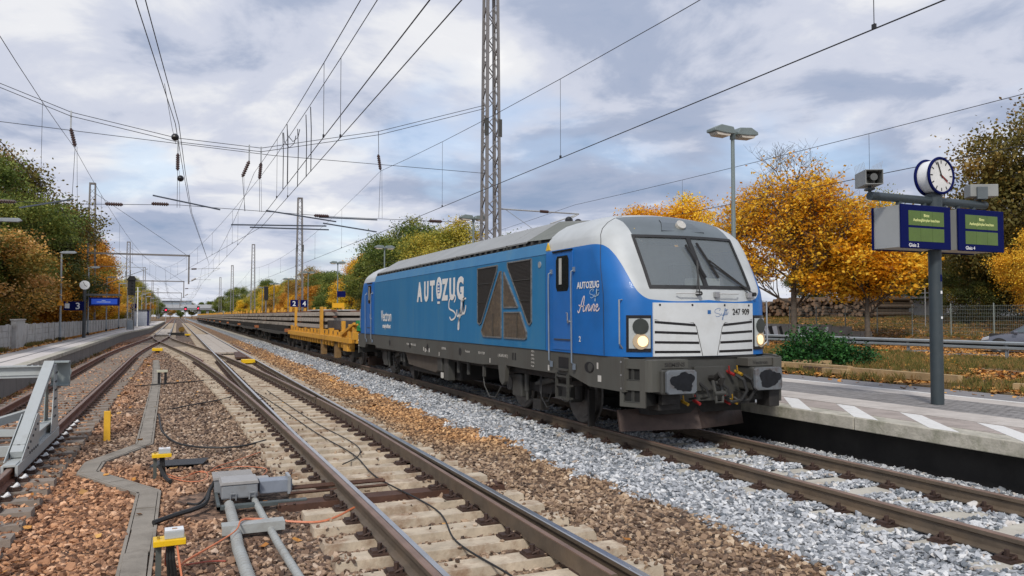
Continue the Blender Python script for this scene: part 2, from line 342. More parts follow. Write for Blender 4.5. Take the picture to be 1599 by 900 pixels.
mm = t.nodes.new('ShaderNodeMix'); mm.data_type = 'RGBA'; mm.blend_type = 'MULTIPLY'; mm.inputs[0].default_value = 1; t.links.new(cr.outputs[0], mm.inputs[6]); t.links.new(zr.outputs[0], mm.inputs[7])
cg = t.nodes.new('ShaderNodeValToRGB'); cg.color_ramp.elements[0].color = (.08, .085, .09, 1); cg.color_ramp.elements[1].color = (.40, .41, .42, 1); t.links.new(se.outputs[1], cg.inputs[0])
nb = t.nodes.new('ShaderNodeTexNoise'); nb.inputs['Scale'].default_value = 1.5; t.links.new(tcn.outputs['Object'], nb.inputs['Vector'])
b1 = t.nodes.new('ShaderNodeMath'); b1.operation = 'MULTIPLY_ADD'; t.links.new(nb.outputs['Fac'], b1.inputs[0]); b1.inputs[1].default_value = .5; t.links.new(sp.outputs[0], b1.inputs[2])
b2 = t.nodes.new('ShaderNodeMath'); b2.operation = 'GREATER_THAN'; t.links.new(b1.outputs[0], b2.inputs[0]); b2.inputs[1].default_value = 5.65
mg = t.nodes.new('ShaderNodeMix'); mg.data_type = 'RGBA'; t.links.new(b2.outputs[0], mg.inputs[0]); t.links.new(mm.outputs[2], mg.inputs[6]); t.links.new(cg.outputs[0], mg.inputs[7]); t.links.new(mg.outputs[2], b.inputs['Base Color'])
bp = t.nodes.new('ShaderNodeBump'); bp.inputs['Strength'].default_value = .8; bp.inputs['Distance'].default_value = .03; bp.invert = True; t.links.new(vo.outputs['Distance'], bp.inputs['Height']); t.links.new(bp.outputs[0], b.inputs['Normal'])
bal = grid_mesh('ballast_bed', np.concatenate([np.arange(-4.9, 9.7, .15)]), np.concatenate([np.arange(-3, 60, .5), np.arange(60, 300, 6.), np.arange(300, 900, 50)]),
    lambda x, y: bz(x, y)-.012+.02*vnoise(x, y, .5, 8), bm_); tag(bal, kind='structure')
# ------------------------------------------------------------------ right platform
PX = 9.33; PZ = .53
cob_m = mat('cobble', (.27, .255, .245), .9, 0, .2, 6, .3, 50, dirt=(.11, .10, .09), dscale=1)
tile_m = mat('edge_tile', (.38, .325, .29), .9, 0, .14, 4, .15, 40, dirt=(.20, .17, .15), dscale=1.4, coords='World')
band_m = mat('band_tile', (.52, .475, .43), .9, 0, .12, 4, .15, 40, dirt=(.30, .26, .23), dscale=1.2, coords='World')
asph_m = mat('path_asphalt', (.21, .20, .20), .9, 0, .15, 5, .2, 60)
mark_m = mat('marking_white', (.74, .73, .70), .7, 0, .08, 6, dirt=(.4, .38, .35), dscale=6, damt=.5)
recess_m = mat('platform_recess', (.028, .026, .024), .95, 0, .3, 2, .3, 8)  # near-black wall set back under the coping
pf = thing('station_platform', 'long paved platform beside the locomotive with white diagonal warning stripes along its edge', 'platform', (0, 0, 0))
MB().box(PX+.35, 14.7, -6, 330, -.42, PZ-.10).build('platform_core', recess_m, pf)
y = 8.58-3*5
while y < 330:
    L = 5 if y < 60 else 30
    MB().box(PX, PX+.42, y+.008, y+L-.008, PZ-.19, PZ-.002).build('coping_slab', edge_conc, pf, bevel=.012 if y < 30 else 0); y += L
def slabs(x0, x1, nx, L, ylim, m, name, z=PZ, y0=2.0, ymax=330):
    w = (x1-x0)/nx; me = MB().box(.004, w-.004, .004, L-.004, -.1, 0).mesh(name, m); y = y0
    while y < ylim:
        for i in range(nx): inst(name, me, pf, (x0+i*w, y, z+random.uniform(-.0015, .0015)))
        y += L
    mb = MB()
    while y < ymax: mb.box(x0, x1, y, y+9.99, z-.1, z-.001); y += 10
    o = mb.build(name, m, pf); o['kind'] = 'stuff'
    MB().box(x0, x1, -6, y0-.01, z-.1, z-.001).build(name, m, pf)
slabs(PX+.425, 10.50, 1, 1.2, 26, tile_m, 'edge_tile')
MB().box(10.505, 10.56, -6, 330, PZ-.1, PZ-.012).build('groove_strip', asph_m, pf)
slabs(10.565, 11.40, 1, .9, 26, band_m, 'band_tile')
slabs(12.95, 13.53, 1, .9, 26, band_m, 'band_tile')
MB().box(13.535, 13.64, -6, 330, PZ-.1, PZ+.002).build('white_line', mark_m, pf)
MB().box(13.645, 14.7, -6, 330, PZ-.12, PZ-.004).build('asphalt_strip', asph_m, pf)
MB().box(11.405, 12.945, -6, 330, PZ-.12, PZ-.008).build('cobble_bedding', asph_m, pf)
V = []
for yy in np.arange(3, 30, .13):
    for k, xx in enumerate(np.arange(11.41, 12.93, .14)):
        o_ = .065*(k % 2); h = PZ+RNG.uniform(-.003, .001); V.append([(xx+.006, yy+o_+.005, h), (xx+.134, yy+o_+.005, h), (xx+.134, yy+o_+.125, h), (xx+.006, yy+o_+.125, h)])
co = bpy.data.objects.new('cobble_paving', quads_mesh('cobble_paving', np.array(V), cob_m)); COL.objects.link(co); co.parent = pf; co['kind'] = 'stuff'
MB().box(11.405, 12.945, 30, 330, PZ-.1, PZ-.004).build('cobble_far', cob_m, pf)
for k in range(-2, 30):                     # white diagonal stripes
    y0 = 7.06+1.3*k; q = [(PX+.06, y0-.75), (PX+.06, y0-.28), (10.47, y0+.36), (10.47, y0)]
    y0 = 7.06+1.27*k; q = [(PX+.05, y0-1.42), (10.46, y0), (10.46, y0+.38), (PX+.05, y0-.98)]
    MB().prism(q, 'z', PZ-.0015, PZ+.0035).build('warning_stripe', mark_m, pf)
# ------------------------------------------------------------------ left platform
pl = thing('station_platform', 'platform with light safety band on the far left, curving towards the tracks in the distance', 'platform', (0, 0, 0))
LZP = .45
def lx(y): 
    t = min(max((y-75)/45, 0), 1); return -4.47-.0018*max(0, min(y, 75)-10)+(t*t*(3-2*t))*1.35
ys = [4+2*i for i in range(63)]+list(range(130, 261, 10))
def ribbon(x0, x1, z, m, name, z1=None):
    mb = MB(); n = len(ys)
    for y in ys: mb.v += [(lx(y)+x0, y, z), (lx(y)+x1, y, z if z1 is None else z1)]
    for i in range(n-1): mb.f.append((2*i, 2*i+1, 2*i+3, 2*i+2)); mb.m.append(0)
    return mb.build(name, m, pl)
wall_m = mat('platform_wall_concrete', (.22, .205, .185), .95, 0, .2, 3, .3, 15, dirt=(.06, .05, .045), dscale=3, damt=.8, streak=True)
lband = mat('left_band', (.60, .555, .525), .9, 0, .08, 2, .1, 40, dirt=(.48, .44, .41), dscale=.7); lcob = mat('left_paving', (.34, .315, .295), .9, 0, .12, 3, .2, 40, dirt=(.17, .155, .145), dscale=.8)
for i, y in enumerate(ys[:-1]):
    L = ys[i+1]-y; a0 = lx(y); a1 = lx(y+L)
    mb = MB(); mb.prism([(a0, y+.01), (a0-.25, y+.01), (a1-.25, y+L-.01), (a1, y+L-.01)], 'z', -.4, LZP-.16); mb.build('edge_wall_panel', wall_m, pl)
    mb = MB(); mb.prism([(a0+.04, y+.006), (a0-.34, y+.006), (a1-.34, y+L-.006), (a1+.04, y+L-.006)], 'z', LZP-.15, LZP); mb.build('coping_slab', edge_conc, pl)
    mb = MB(); mb.prism([(a0-.345, y+.004), (a0-.95, y+.004), (a1-.95, y+L-.004), (a1-.345, y+L-.004)], 'z', LZP-.1, LZP-.002); mb.build('band_slab', lband, pl)
ribbon(-.955, -1.05, LZP-.006, asph_m, 'groove_strip'); ribbon(-1.055, -1.55, LZP-.003, lband, 'tactile_band'); ribbon(-1.555, -3.6, LZP-.004, lcob, 'paving')
# ------------------------------------------------------------------ road on the right
road_m = mat('road_asphalt', (.17, .165, .165), .9, 0, .12, 4, .2, 50, dirt=(.25, .17, .10), dscale=1.5, damt=.5)
tag(MB().box(29.9, 38.2, -60, 400, -.3, .300).build('road', road_m), kind='structure')
# ================================================================== TRACKS
PROF = [(-.030, 0), (.030, 0), (.036, -.008), (.036, -.045), (.010, -.06), (.010, -.14), (.075, -.16), (.075, -.172), (-.075, -.172), (-.075, -.16), (-.010, -.14), (-.010, -.06), (-.036, -.045), (-.036, -.008)]
BLADE = [(-.022, 0), (.030, 0), (.036, -.008), (.036, -.045), (.014, -.06), (.014, -.14), (.06, -.155), (.06, -.166), (-.02, -.166), (-.02, -.14), (-.02, -.06), (-.022, -.01)]
def rail(path, parent, mats, name='rail', prof=PROF, label=None):
    mb = MB(); sweep(mb, prof, path, (0, 1, 13) if prof is PROF else (0, 1, 11)); o = mb.build(name, mats, parent)
    if label: o['label'] = label
    return o
def clip_mesh():
    mb = MB(); mb.box(-.23, .23, -.095, .095, 0, .022)
    for s in (-1, 1):
        mb.box(s*.115-.012, s*.115+.012, -.075, .075, .018, .05)
        mb.tube([(s*.17, -.055, .03), (s*.10, -.06, .055), (s*.085, 0, .045), (s*.10, .06, .055), (s*.17, .055, .03)], .011, 5)
        mb.tube([(s*.14, 0, .015), (s*.14, 0, .10)], .024, 6); mb.box(s*.19-.03, s*.19+.03, -.06, .06, .02, .045)
    return mb.mesh('fastening', clip_m)
CLIP = clip_mesh()
ZONE_NOTE = None
def sleeper_mesh(x0, x1, m, top=.13, hgt=.2):
    mb = MB(); w = .15
    vs = [(x0, -w, -hgt), (x1, -w, -hgt), (x1, w, -hgt), (x0, w, -hgt), (x0+.012, -top, 0), (x1-.012, -top, 0), (x1-.012, top, 0), (x0+.012, top, 0)]
    mb.add(vs, [(0,3,2,1),(4,5,6,7),(0,1,5,4),(1,2,6,5),(2,3,7,6),(3,0,4,7)]); return mb.mesh('sleeper', m)
SLEEPERS = []                               # footprints kept free of stones (x0,x1,y,halfwidth)
def put_sleeper(tr, x0, x1, y, z, m, rails, clips=True, rz=0., cache={}):
    key = (round(x1-x0, 1), m.name); L = key[0]
    if key not in cache: cache[key] = sleeper_mesh(0, L, m)
    o = inst('sleeper', cache[key], tr, (x0, y, z+random.uniform(-.004, .004)), rz+random.uniform(-.004, .004)); SLEEPERS.append((x0, x0+L, y, .13))
    if clips:
        for xr in rails: inst('fastening', CLIP, o, (xr-x0, 0, .001))
    return o
# --- track A with the turnout
trA = thing('railway_track', 'middle track with a turnout in the foreground, pale concrete sleepers and shiny rails', 'track', (0, 0, 0))
RM = [rail_side, rail_top]; RD = [rail_side, rail_top_dull]; RR = [rail_rust, rail_top_dull]
fl = lambda a, b, s: [a+i*s for i in range(int((b-a)/s)+1)]
rail([(XA+G, -3, 0), (XA+G, 900, 0)], trA, RM, label='straight right-hand stock rail')
LS = [(XA-G-off(y), y, 0) for y in [-3]+fl(2, 90, 1.5)]
rail(LS, trA, RD, label='curved stock rail leaving to the other track')
rail([(max(XA-G, XA-G-off(y)+.062), y, -.003) for y in fl(TOE, 20, .6)], trA, RM, 'switch_blade', BLADE)
rail([(XA-G, 19.9, -.0015), (XA-G, 900, -.0015)], trA, RM)
def rc(y): return XA+G-off(y)-.215*(1-min(max((y-4.5)/15, 0), 1)**2*(3-2*min(max((y-4.5)/15, 0), 1)))
rail([(rc(y), y, -.004) for y in fl(TOE, 20, .6)], trA, [rail_side, rail_top_dull], 'switch_blade', BLADE)
rail([(XA+G-off(y), y, -.004) for y in fl(20, 90, 1.5)], trA, RD)
rail([(XA+G-.115, y, .012) for y in (38, 48)], trA, RR, 'check_rail', BLADE)
rail([(XA-G-off(y)+.11, y, .012) for y in fl(38, 48, 2)], trA, RR, 'check_rail', BLADE)
y = 3.6; n = 0
while y < 51:
    o_ = off(y); x0 = XA-G-o_-.575; x1 = XA+G+.575; steel = n == 10
    rails = [XA+G] if y < TOE else [XA+G]
    if o_ < .16: rails.append(XA-G-o_/2)
    else: rails += [XA-G, XA-G-o_]
    if y > 6: rails.append(rc(y) if y < 20 else XA+G-o_)
    if steel: x0 -= .2
    put_sleeper(trA, x0, x1, y, -.186, steel_sl if steel else conc_sl, rails, clips=y < 40); y += .6; n += 1
mb = MB()
while y < 260: mb.box(XA-1.3, XA+1.3, y-.13, y+.13, -.3, -.19); y += .6
o = mb.build('sleepers_far', conc_sl, trA); o['kind'] = 'stuff'
# crossing slabs between the rails beyond the frog
slab_m = mat('crossing_slab', (.45, .40, .345), .9, 0, .1, 3, .15, 30, dirt=(.30, .22, .16), dscale=1.2, coords='World')
me = MB().box(-.33, .33, .01, 1.49, -.12, -.03).mesh('crossing_slab', slab_m)
for k in range(31):
    for xx in (XA-.34, XA+.34): inst('crossing_slab', me, trA, (xx, 47+1.5*k, random.uniform(-.003, .003)))
mb = MB().prism([(2.72, 41), (3.33, 41), (3.33, 47), (3.05, 47)], 'z', -.1, -.02); mb.build('steel_cover', steel_sl, trA)
mb = MB()
for y in np.arange(25, 43, .6): pass
rail([(XA+G+.55, 47, -.1), (XA+G+.5, 62, -.1)], None, RR, 'spare_rail'); tag(bpy.data.objects['spare_rail'], 'loose rusty rail lying on the ballast right of the middle track', 'rail')
# --- siding with buffer stop
trS = thing('railway_track', 'rusty siding on the left ending at the buffer stop, grey weathered sleepers', 'track', (0, 0, 0))
rail([(sx(y)-G, y, 0) for y in [5]+fl(10, 96, 2)], trS, RR); rail([(sx(y)+G, y, -.004) for y in [5]+fl(10, 90, 2)], trS, RR)
y = 7.5
while y < 88:
    c = sx(y); o_ = XA-off(y); x1 = c+1.3
    if y > 61: x1 = o_+1.3
    put_sleeper(trS, c-1.3, x1, y, -.19+(-.006 if y < 61 else 0), conc_old, [c-G, c+G]+([o_-G, o_+G] if y > 61 else []), clips=y < 45); y += .6
capm = MB().cyl((0, 0, 0), (.07, 0, .05), .035, 10, .03).mesh('plastic_cap', white_m)
for sl in [s_ for s_ in trS.children if s_.name.startswith('sleeper')][:19]:
    inst('plastic_cap', capm, sl, (1.3+G+.13, .0, .03))
# crossover timbers between Y=51 and 61
y = 51.2
while y < 61: put_sleeper(trA, XA-off(y)-1.3, XA-off(y)+1.3, y, -.187, conc_sl, [], False); y += .6
# --- far track B
trB = thing('railway_track', 'far straight track beyond the crossing, running beside the left platform', 'track', (0, 0, 0))
rail([(XB-G, 90, -.002), (XB-G, 900, -.002)], trB, RM); rail([(XB+G, 89, -.002), (XB+G, 900, -.002)], trB, RM)
mb = MB(); y = 88.2
while y < 260: mb.box(XB-1.35, XB+1.35, y-.13, y+.13, -.3, -.19); y += .6
o = mb.build('sleepers_far', conc_sl, trB); o['kind'] = 'stuff'
me = MB().box(-.33, .33, .01, 1.99, -.12, -.03).mesh('crossing_slab', slab_m)
for k in range(20):
    for xx in (XB-.34, XB+.34): inst('crossing_slab', me, trB, (xx, 93+2*k, 0))
# --- locomotive's track
trL = thing('railway_track', 'track under the blue locomotive, bedded in fresh pale grey ballast', 'track', (0, 0, 0))
for s in (-1, 1): rail([(XL+s*G, -3, LZ), (XL+s*G, 900, LZ)], trL, [rail_side, rail_top_dull])
y = 3.3
while y < 62: put_sleeper(trL, XL-1.3, XL+1.3, y, LZ-.19, conc_new, [XL-G, XL+G]); y += .63
mb = MB()
while y < 200: mb.box(XL-1.3, XL+1.3, y-.13, y+.13, LZ-.3, LZ-.19); y += .63
o = mb.build('sleepers_far', conc_new, trL); o['kind'] = 'stuff'
# ================================================================== LOCOMOTIVE (local: x across, y from the front face backwards, z world height)
BLUE = (.002, .132, .44)
blue_m = mat('loco_blue', (.012, .165, .355), .42, 0, .14, 2.2, dirt=(.05, .17, .27), dscale=2.2, damt=.65, coat=.1, streak=True)
rooflight_m = mat('loco_roof_grey', (.29, .30, .295), .5, 0, .1, 1.5, dirt=(.25, .25, .23), dscale=1.2)
lwhite_m = mat('loco_white', (.60, .62, .62), .38, 0, .05, 2, dirt=(.45, .44, .40), dscale=2.5, damt=.35, coat=.2)
frame_m = mat('loco_frame_grey', (.078, .077, .066), .7, 0, .15, 1.5, dirt=(.06, .05, .04), dscale=2.5, damt=.6, streak=True)
dark_m = mat('running_gear_dark', (.024, .022, .020), .7, .1, .35, 4, .2, 30)
dark2_m = mat('running_gear_grey', (.060, .060, .054), .6, .1, .25, 4, dirt=(.035, .03, .025), dscale=4)
steel_m = mat('bright_steel', (.42, .42, .42), .35, .8, .1, 5)
rubber_m = mat('rubber', (.018, .018, .018), .6, 0, .2, 5)
glass_w = glass_mat('windscreen_glass', (.30, .34, .36), .54)  # pale base colour stands in for the reflected sky
dirty_m = mat('dirty_glass', (.10, .075, .05), .45, 0, .3, 14, dirt=(.24, .17, .10), dscale=9, damt=.6)
grille_m = mat('grille_brown', (.03, .025, .02), .55, .3, .3, 9)
def cab_paint():
    m = bpy.data.materials.new('cab_paint'); m.use_nodes = True; t = m.node_tree; b = t.nodes['Principled BSDF']; b.inputs['Roughness'].default_value = .45; b.inputs['Coat Weight'].default_value = .05
    tcn = t.nodes.new('ShaderNodeTexCoord'); sp = t.nodes.new('ShaderNodeSeparateXYZ'); t.links.new(tcn.outputs['Object'], sp.inputs[0])
    def M(op, a, b_=None, c_=None):
        n = t.nodes.new('ShaderNodeMath'); n.operation = op
        for i, v in enumerate((a, b_, c_)):
            if v is None: continue
            if hasattr(v, 'is_output'): t.links.new(v, n.inputs[i])
            else: n.inputs[i].default_value = v
        return n.outputs[0]
    ax = M('ABSOLUTE', sp.outputs[0]); fc = t.nodes.new('ShaderNodeFloatCurve'); t.links.new(M('DIVIDE', ax, 1.6), fc.inputs['Value'])
    cp = fc.mapping.curves[0]; KP = [(0, 2.30), (.93, 2.30), (1.05, 2.325), (1.13, 2.38), (1.20, 2.48), (1.25, 2.70), (1.29, 2.90), (1.34, 3.07), (1.39, 3.165), (1.44, 3.205), (1.6, 3.21)]
    while len(cp.points) < len(KP): cp.points.new(.5, .5)
    for q_, (kx, kz) in zip(cp.points, KP): q_.location = (kx/1.6, kz/4)
    fc.mapping.update(); white = M('GREATER_THAN', sp.outputs[2], M('MULTIPLY', fc.outputs[0], 4.))
    grey = M('MULTIPLY', M('MULTIPLY', M('GREATER_THAN', sp.outputs[2], 3.33), M('LESS_THAN', sp.outputs[1], 1.13)), M('LESS_THAN', M('ADD', ax, M('MULTIPLY', sp.outputs[1], .06)), 1.0))
    nz = t.nodes.new('ShaderNodeTexNoise'); nz.inputs['Scale'].default_value = 2.; nz.inputs['Detail'].default_value = 8; t.links.new(tcn.outputs['Object'], nz.inputs['Vector'])
    def mix(f, a, b_, ty='MIX'):
        n = t.nodes.new('ShaderNodeMix'); n.data_type = 'RGBA'; n.blend_type = ty
        for i, v in ((0, f), (6, a), (7, b_)):
            if hasattr(v, 'is_output'): t.links.new(v, n.inputs[i])
            else: n.inputs[i].default_value = v if i == 0 else (*v, 1)
        return n.outputs[2]
    c = mix(white, BLUE, (.50, .525, .53)); c = mix(grey, c, (.13, .155, .17))
    r = t.nodes.new('ShaderNodeValToRGB'); r.color_ramp.elements[0].position = .35; r.color_ramp.elements[1].position = .6; r.color_ramp.elements[0].color = (.86, .86, .85, 1); t.links.new(nz.outputs['Fac'], r.inputs[0])
    c = mix(1., c, r.outputs[0], 'MULTIPLY'); t.links.new(c, b.inputs['Base Color']); return m
cabm = cab_paint()
loco = thing('locomotive', 'blue and white diesel locomotive lettered AUTOZUG Sylt at the head of the train', 'locomotive', (7.68, 10, 0))
ZP = [1.42, 1.9, 2.27, 2.46, 2.50, 2.80, 3.10, 3.20, 3.34, 3.37, 3.48, 3.60, 3.70, 3.77, 3.82, 3.85]
LF = {1.42: 0, 1.9: 0, 2.27: 0, 2.46: .04, 2.50: .055, 2.80: .22, 3.10: .40, 3.20: .46, 3.34: .545, 3.37: .57, 3.48: .68, 3.60: .84, 3.70: 1.04, 3.77: 1.28, 3.82: 1.55, 3.85: 2.0}
WZ = {1.42: 1.5, 3.18: 1.5, 3.37: 1.455, 3.48: 1.38, 3.60: 1.24, 3.70: 1.07, 3.77: .86, 3.82: .60, 3.85: .25}
def interp(d, z):
    k = sorted(d); 
    if z <= k[0]: return d[k[0]]
    if z >= k[-1]: return d[k[-1]]
    for a, b in zip(k, k[1:]):
        if a <= z <= b: return d[a]+(d[b]-d[a])*(z-a)/(b-a)
CABL = 2.62
TF = [0, .03, .2, .4, .6, .8, .96, 1.0]
def outline(z):
    """half outline x>=0 from front centre to the back of the cab side"""
    w = interp(WZ, z); lf = interp(LF, z); fx = min(1.0, w*.70); p = []
    for t in TF: x = t*fx; p.append((x, lf-.14+.14*x*x/(1.0 if fx == 1 else fx*fx)))
    cx = w-fx; cy = min(.54, CABL-lf-.02)
    for k in range(1, 11):
        a = math.pi/2*k/10; p.append((fx+cx*math.sin(a)**.9 if k < 10 else w, lf+cy*(1-math.cos(a))**.85))
    for k in range(1, 6): y = lf+cy+(CABL-lf-cy)*k/5; p.append((w, y))
    return p
def surf_pt(side, u, z):
    """u in outline index space (float)"""
    p = outline(z); i = min(int(u), len(p)-2); f = u-i; return Vector((side*(p[i][0]+(p[i+1][0]-p[i][0])*f), p[i][1]+(p[i+1][1]-p[i][1])*f, z))
def xfront(x, z):
    w = interp(WZ, z); lf = interp(LF, z); fx = min(1., w*.7); return lf-.14+.14*x*x/(fx*fx)
def cab_mesh():
    mb = MB(); rows = []; n = len(outline(2))
    for z in ZP:
        h = outline(z); full = [(-x, y, z) for x, y in reversed(h)]+[(x, y, z) for x, y in h[1:]]; rows.append(full)
    m = len(rows[0]); mb.v = [p for r in rows for p in r]; c = n-1
    for j in range(len(ZP)-1):
        for i in range(m-1):
            d = i-c if i >= c else c-1-i       # column index away from the centre
            if 4 <= j <= 7 and 1 <= d <= 5: continue    # windscreen openings
            mb.f.append((j*m+i, j*m+i+1, (j+1)*m+i+1, (j+1)*m+i)); mb.m.append(0)
    e = (len(ZP)-1)*m; mb.f.append(tuple(e+i for i in range(m))); mb.m.append(0)
    return mb.mesh('cab_shell', cabm, smooth=35)
CABME = cab_mesh()
def seam_pt(s, z):
    y = interp({1.4: .54, 2.4: .56, 3.2: .75, 3.35: .82, 3.57: .99, 3.69: 1.13, 3.77: 1.3}, z); o = outline(z)
    for a, b in zip(o, o[1:]):
        if a[1] <= y <= b[1]+1e-6: f = (y-a[1])/max(b[1]-a[1], 1e-6); return (s*(a[0]+(b[0]-a[0])*f+.003), y, z)
    return (s*o[-1][0], y, z)
def patch(u0, u1, z0, z1, offn, nu=6, nz=2, side=-1):
    """piece lying on the curved cab surface; x from outline index space"""
    mb = MB()
    for o in (offn, 0.0):
        for j in range(nz+1):
            z = z0+(z1-z0)*j/nz
            for i in range(nu+1):
                u = u0+(u1-u0)*i/nu; p = surf_pt(side, u, z); q = surf_pt(side, u+.05, z)-surf_pt(side, u-.05 if u > .05 else u, z); nrm = Vector((q.y, -q.x, 0)).normalized()*(1 if side > 0 else -1)
                mb.v.append(tuple(p+nrm*o))
    W_ = nu+1; T = (nz+1)*W_
    for j in range(nz):
        for i in range(nu):
            a = j*W_+i; mb.f += [(a, a+1, a+W_+1, a+W_), (T+a, T+a+W_, T+a+W_+1, T+a+1)]; mb.m += [0, 0]
    ring = [j*W_ for j in range(nz+1)]; ring2 = [nz*W_+i for i in range(1, nu+1)]; ring3 = [j*W_+nu for j in range(nz-1, -1, -1)]; ring4 = [i for i in range(nu-1, 0, -1)]; rr = ring+ring2+ring3+ring4
    for a, b in zip(rr, rr[1:]+rr[:1]): mb.f.append((a, b, T+b, T+a)); mb.m.append(0)
    return mb
def fstrip(xz, dy0=.02, dy1=0., nseg=8):
    """4 corner polygon [(xa,zlow,zhigh),(xb,zlow,zhigh)] on the bulged front"""
    (xa, la, ha), (xb, lb, hb) = xz; mb = MB()
    for o in (dy0, dy1):
        for i in range(nseg+1):
            f = i/nseg; x = xa+(xb-xa)*f; lo = la+(lb-la)*f; hi = ha+(hb-ha)*f
            mb.v += [(x, xfront(x, lo)-o, lo), (x, xfront(x, hi)-o, hi)]
    T = 2*(nseg+1)
    for i in range(nseg):
        a = 2*i; mb.f += [(a, a+2, a+3, a+1), (a, T+a, T+a+2, a+2), (a+1, a+3, T+a+3, T+a+1)]; mb.m += [0]*3
    mb.f += [(0, 1, T+1, T), (T-2, 2*T-2, 2*T-1, T-1)]; mb.m += [0]*2
    return mb
def cab(yo, rz, front):
    cb_ = inst('cab', CABME, loco, (0, yo, 0), rz); P_ = cb_
    for s in (-1, 1):                       # windscreen panes
        mb = MB(); xs_ = [.035, .2, .4, .6, .8, .965]; zs = [2.50, 2.80, 3.10, 3.20, 3.34]
        for z in zs:
            for x in xs_: mb.v.append((s*x, xfront(x, z)+.012, z))
        for j in range(4):
            for i in range(5): a = j*6+i; mb.f.append((a, a+1, a+7, a+6)); mb.m.append(0)
        mb.build('windscreen', glass_w, P_)
    for a, b in (((-.985, 2.475, 2.53), (.985, 2.475, 2.53)), ((-.985, 3.32, 3.365), (.985, 3.32, 3.365)), ((-.04, 2.53, 3.32), (.04, 2.53, 3.32)), ((-.99, 2.50, 3.34), (-.945, 2.50, 3.34)), ((.945, 2.50, 3.34), (.99, 2.50, 3.34))):
        if b[2]-b[1] > .5:
            mb = MB(); 
            for o in (.014, -.02):
                for z in (2.50, 2.8, 3.1, 3.2, 3.34):
                    for x in (a[0], b[0]): mb.v.append((x, xfront(x, z)-o, z))
            for i in range(4): k = 2*i; mb.f += [(k, k+1, k+3, k+2), (k, k+2, k+12, k+10), (k+1, k+11, k+13, k+3)]; mb.m += [0]*3
        else: mb = fstrip((a, b), .014, -.02)
        mb.build('windscreen_frame', rubber_m, P_)
    inner = mat('cab_interior', (.36, .36, .33), .8); mb = MB().box(-1.3, 1.3, 1.5, 1.53, 1.6, 3.3).box(-1.3, 1.3, .5, 1.5, 1.6, 1.62).build('cab_rear_wall', inner, P_)
    MB().box(-1.1, 1.1, .25, .75, 2.3, 2.52).box(.15, .75, .5, .7, 2.5, 2.68).build('driver_desk', mat('desk', (.42, .42, .38), .6), P_, bevel=.02)
    MB().box(.2, .7, 1.1, 1.25, 2.1, 2.95).box(.2, .7, .8, 1.2, 2.0, 2.12).build('driver_seat', mat('seat_cloth', (.03, .035, .045), .9), P_, bevel=.04)
    fstrip(((-.965, 1.425, 2.255), (.965, 1.425, 2.255)), .022, 0, 14).build('front_panel', lwhite_m, P_)
    for s in (-1, 1):
        for zo, zi, xi in ((1.955, 1.905, .27), (1.80, 1.775, .235), (1.645, 1.63, .205), (1.495, 1.49, .18)):
            a_, b_ = (s*.945, zo-.019, zo+.019), (s*xi, zi-.019, zi+.019)
            if s > 0: a_, b_ = b_, a_
            fstrip((a_, b_), .0245, .0).build('air_slot', blackgl, P_)
        # thin groove bordering the V panel
        pts = [(s*.945, 1.99), (s*.3, 1.94), (s*.25, 1.88), (s*.14, 1.43)]
        MB().tube([(x, xfront(x, z)-.022, z) for x, z in pts], .006, 4).build('panel_groove', dark2_m, P_)
        MB().tube([(s*.16, -.19+.04, 2.40), (s*.20, -.24+.04, 2.40), (s*.55, -.22+.06, 2.40), (s*.60, -.12, 2.40)], .011, 6).build('grab_bar', mat('bar_grey', (.45, .45, .44), .5), P_)
        # headlight cluster on the rounded corner
        patch(6.7, 11.4, 1.50, 2.06, .018, 8, 3, s).build('headlight_bezel', blackgl, P_)
        lens = patch(7.1, 10.9, 1.55, 2.01, .026, 8, 3, s).build('headlight_glass', mat('lamp_housing', (.42, .45, .44), .25, 0, .08, 8), P_)
        for zc, rr, mm_, nm in ((1.66, .125, mat('lamp_chrome', (.75, .60, .40), .25, .6), 'lower_lamp'), (1.885, .125, mat('lamp_dark', (.05, .06, .055), .2, .3), 'upper_lamp')):
            p = surf_pt(s, 8.8, zc); q = (surf_pt(s, 8.9, zc)-surf_pt(s, 8.7, zc)); nn = Vector((q.y, -q.x, 0)).normalized()*(1 if s > 0 else -1)
            MB().cyl(p+nn*.01, p+nn*.034, rr, 20).build(nm, mm_, lens)
            if nm == 'lower_lamp':
                t_ = q.normalized()*.03
                MB().cyl(p+nn*.034-t_, p+nn*.045-t_, .080, 20).build('lit_lamp', mat('lamp_lit', (1, .8, .5), .3, emit=(1, .62, .25), estr=.75), lens)
        # front handrail beside the headlight
        a = surf_pt(s, 12.2, 2.30); b_ = surf_pt(s, 12.2, 1.55); o = Vector((s*.07, -.03, 0))
        MB().tube([a, a+o, b_+o+Vector((0, 0, .07)), b_], .013, 6).build('handrail', galv, P_)
    # roof lamp pod
    mb = MB()
    for o in (.012, -.02):
        for z, hw in ((3.44, .42), (3.52, .36), (3.60, .30), (3.66, .26)):
            for x in (-hw, hw): mb.v.append((x, xfront(x, z)-o, z+o*.8))
    for i in range(3): k = 2*i; mb.f += [(k, k+1, k+3, k+2), (k, k+2, k+10, k+8), (k+1, k+9, k+11, k+3)]; mb.m += [0]*3
    mb.f += [(0, 8, 9, 1), (6, 7, 15, 14)]; mb.m += [0]*2
    pod = mb.build('roof_lamp_pod', mat('pod_grey', (.11, .13, .145), .35, 0, .05, 3), P_)
    for sx_ in (-1, 1): MB().tube([(sx_*hw, xfront(hw, z)-.012, z) for z, hw in ((3.44, .42), (3.52, .36), (3.60, .30), (3.66, .26))], .007, 4).build('pod_seam', rubber_m, P_)
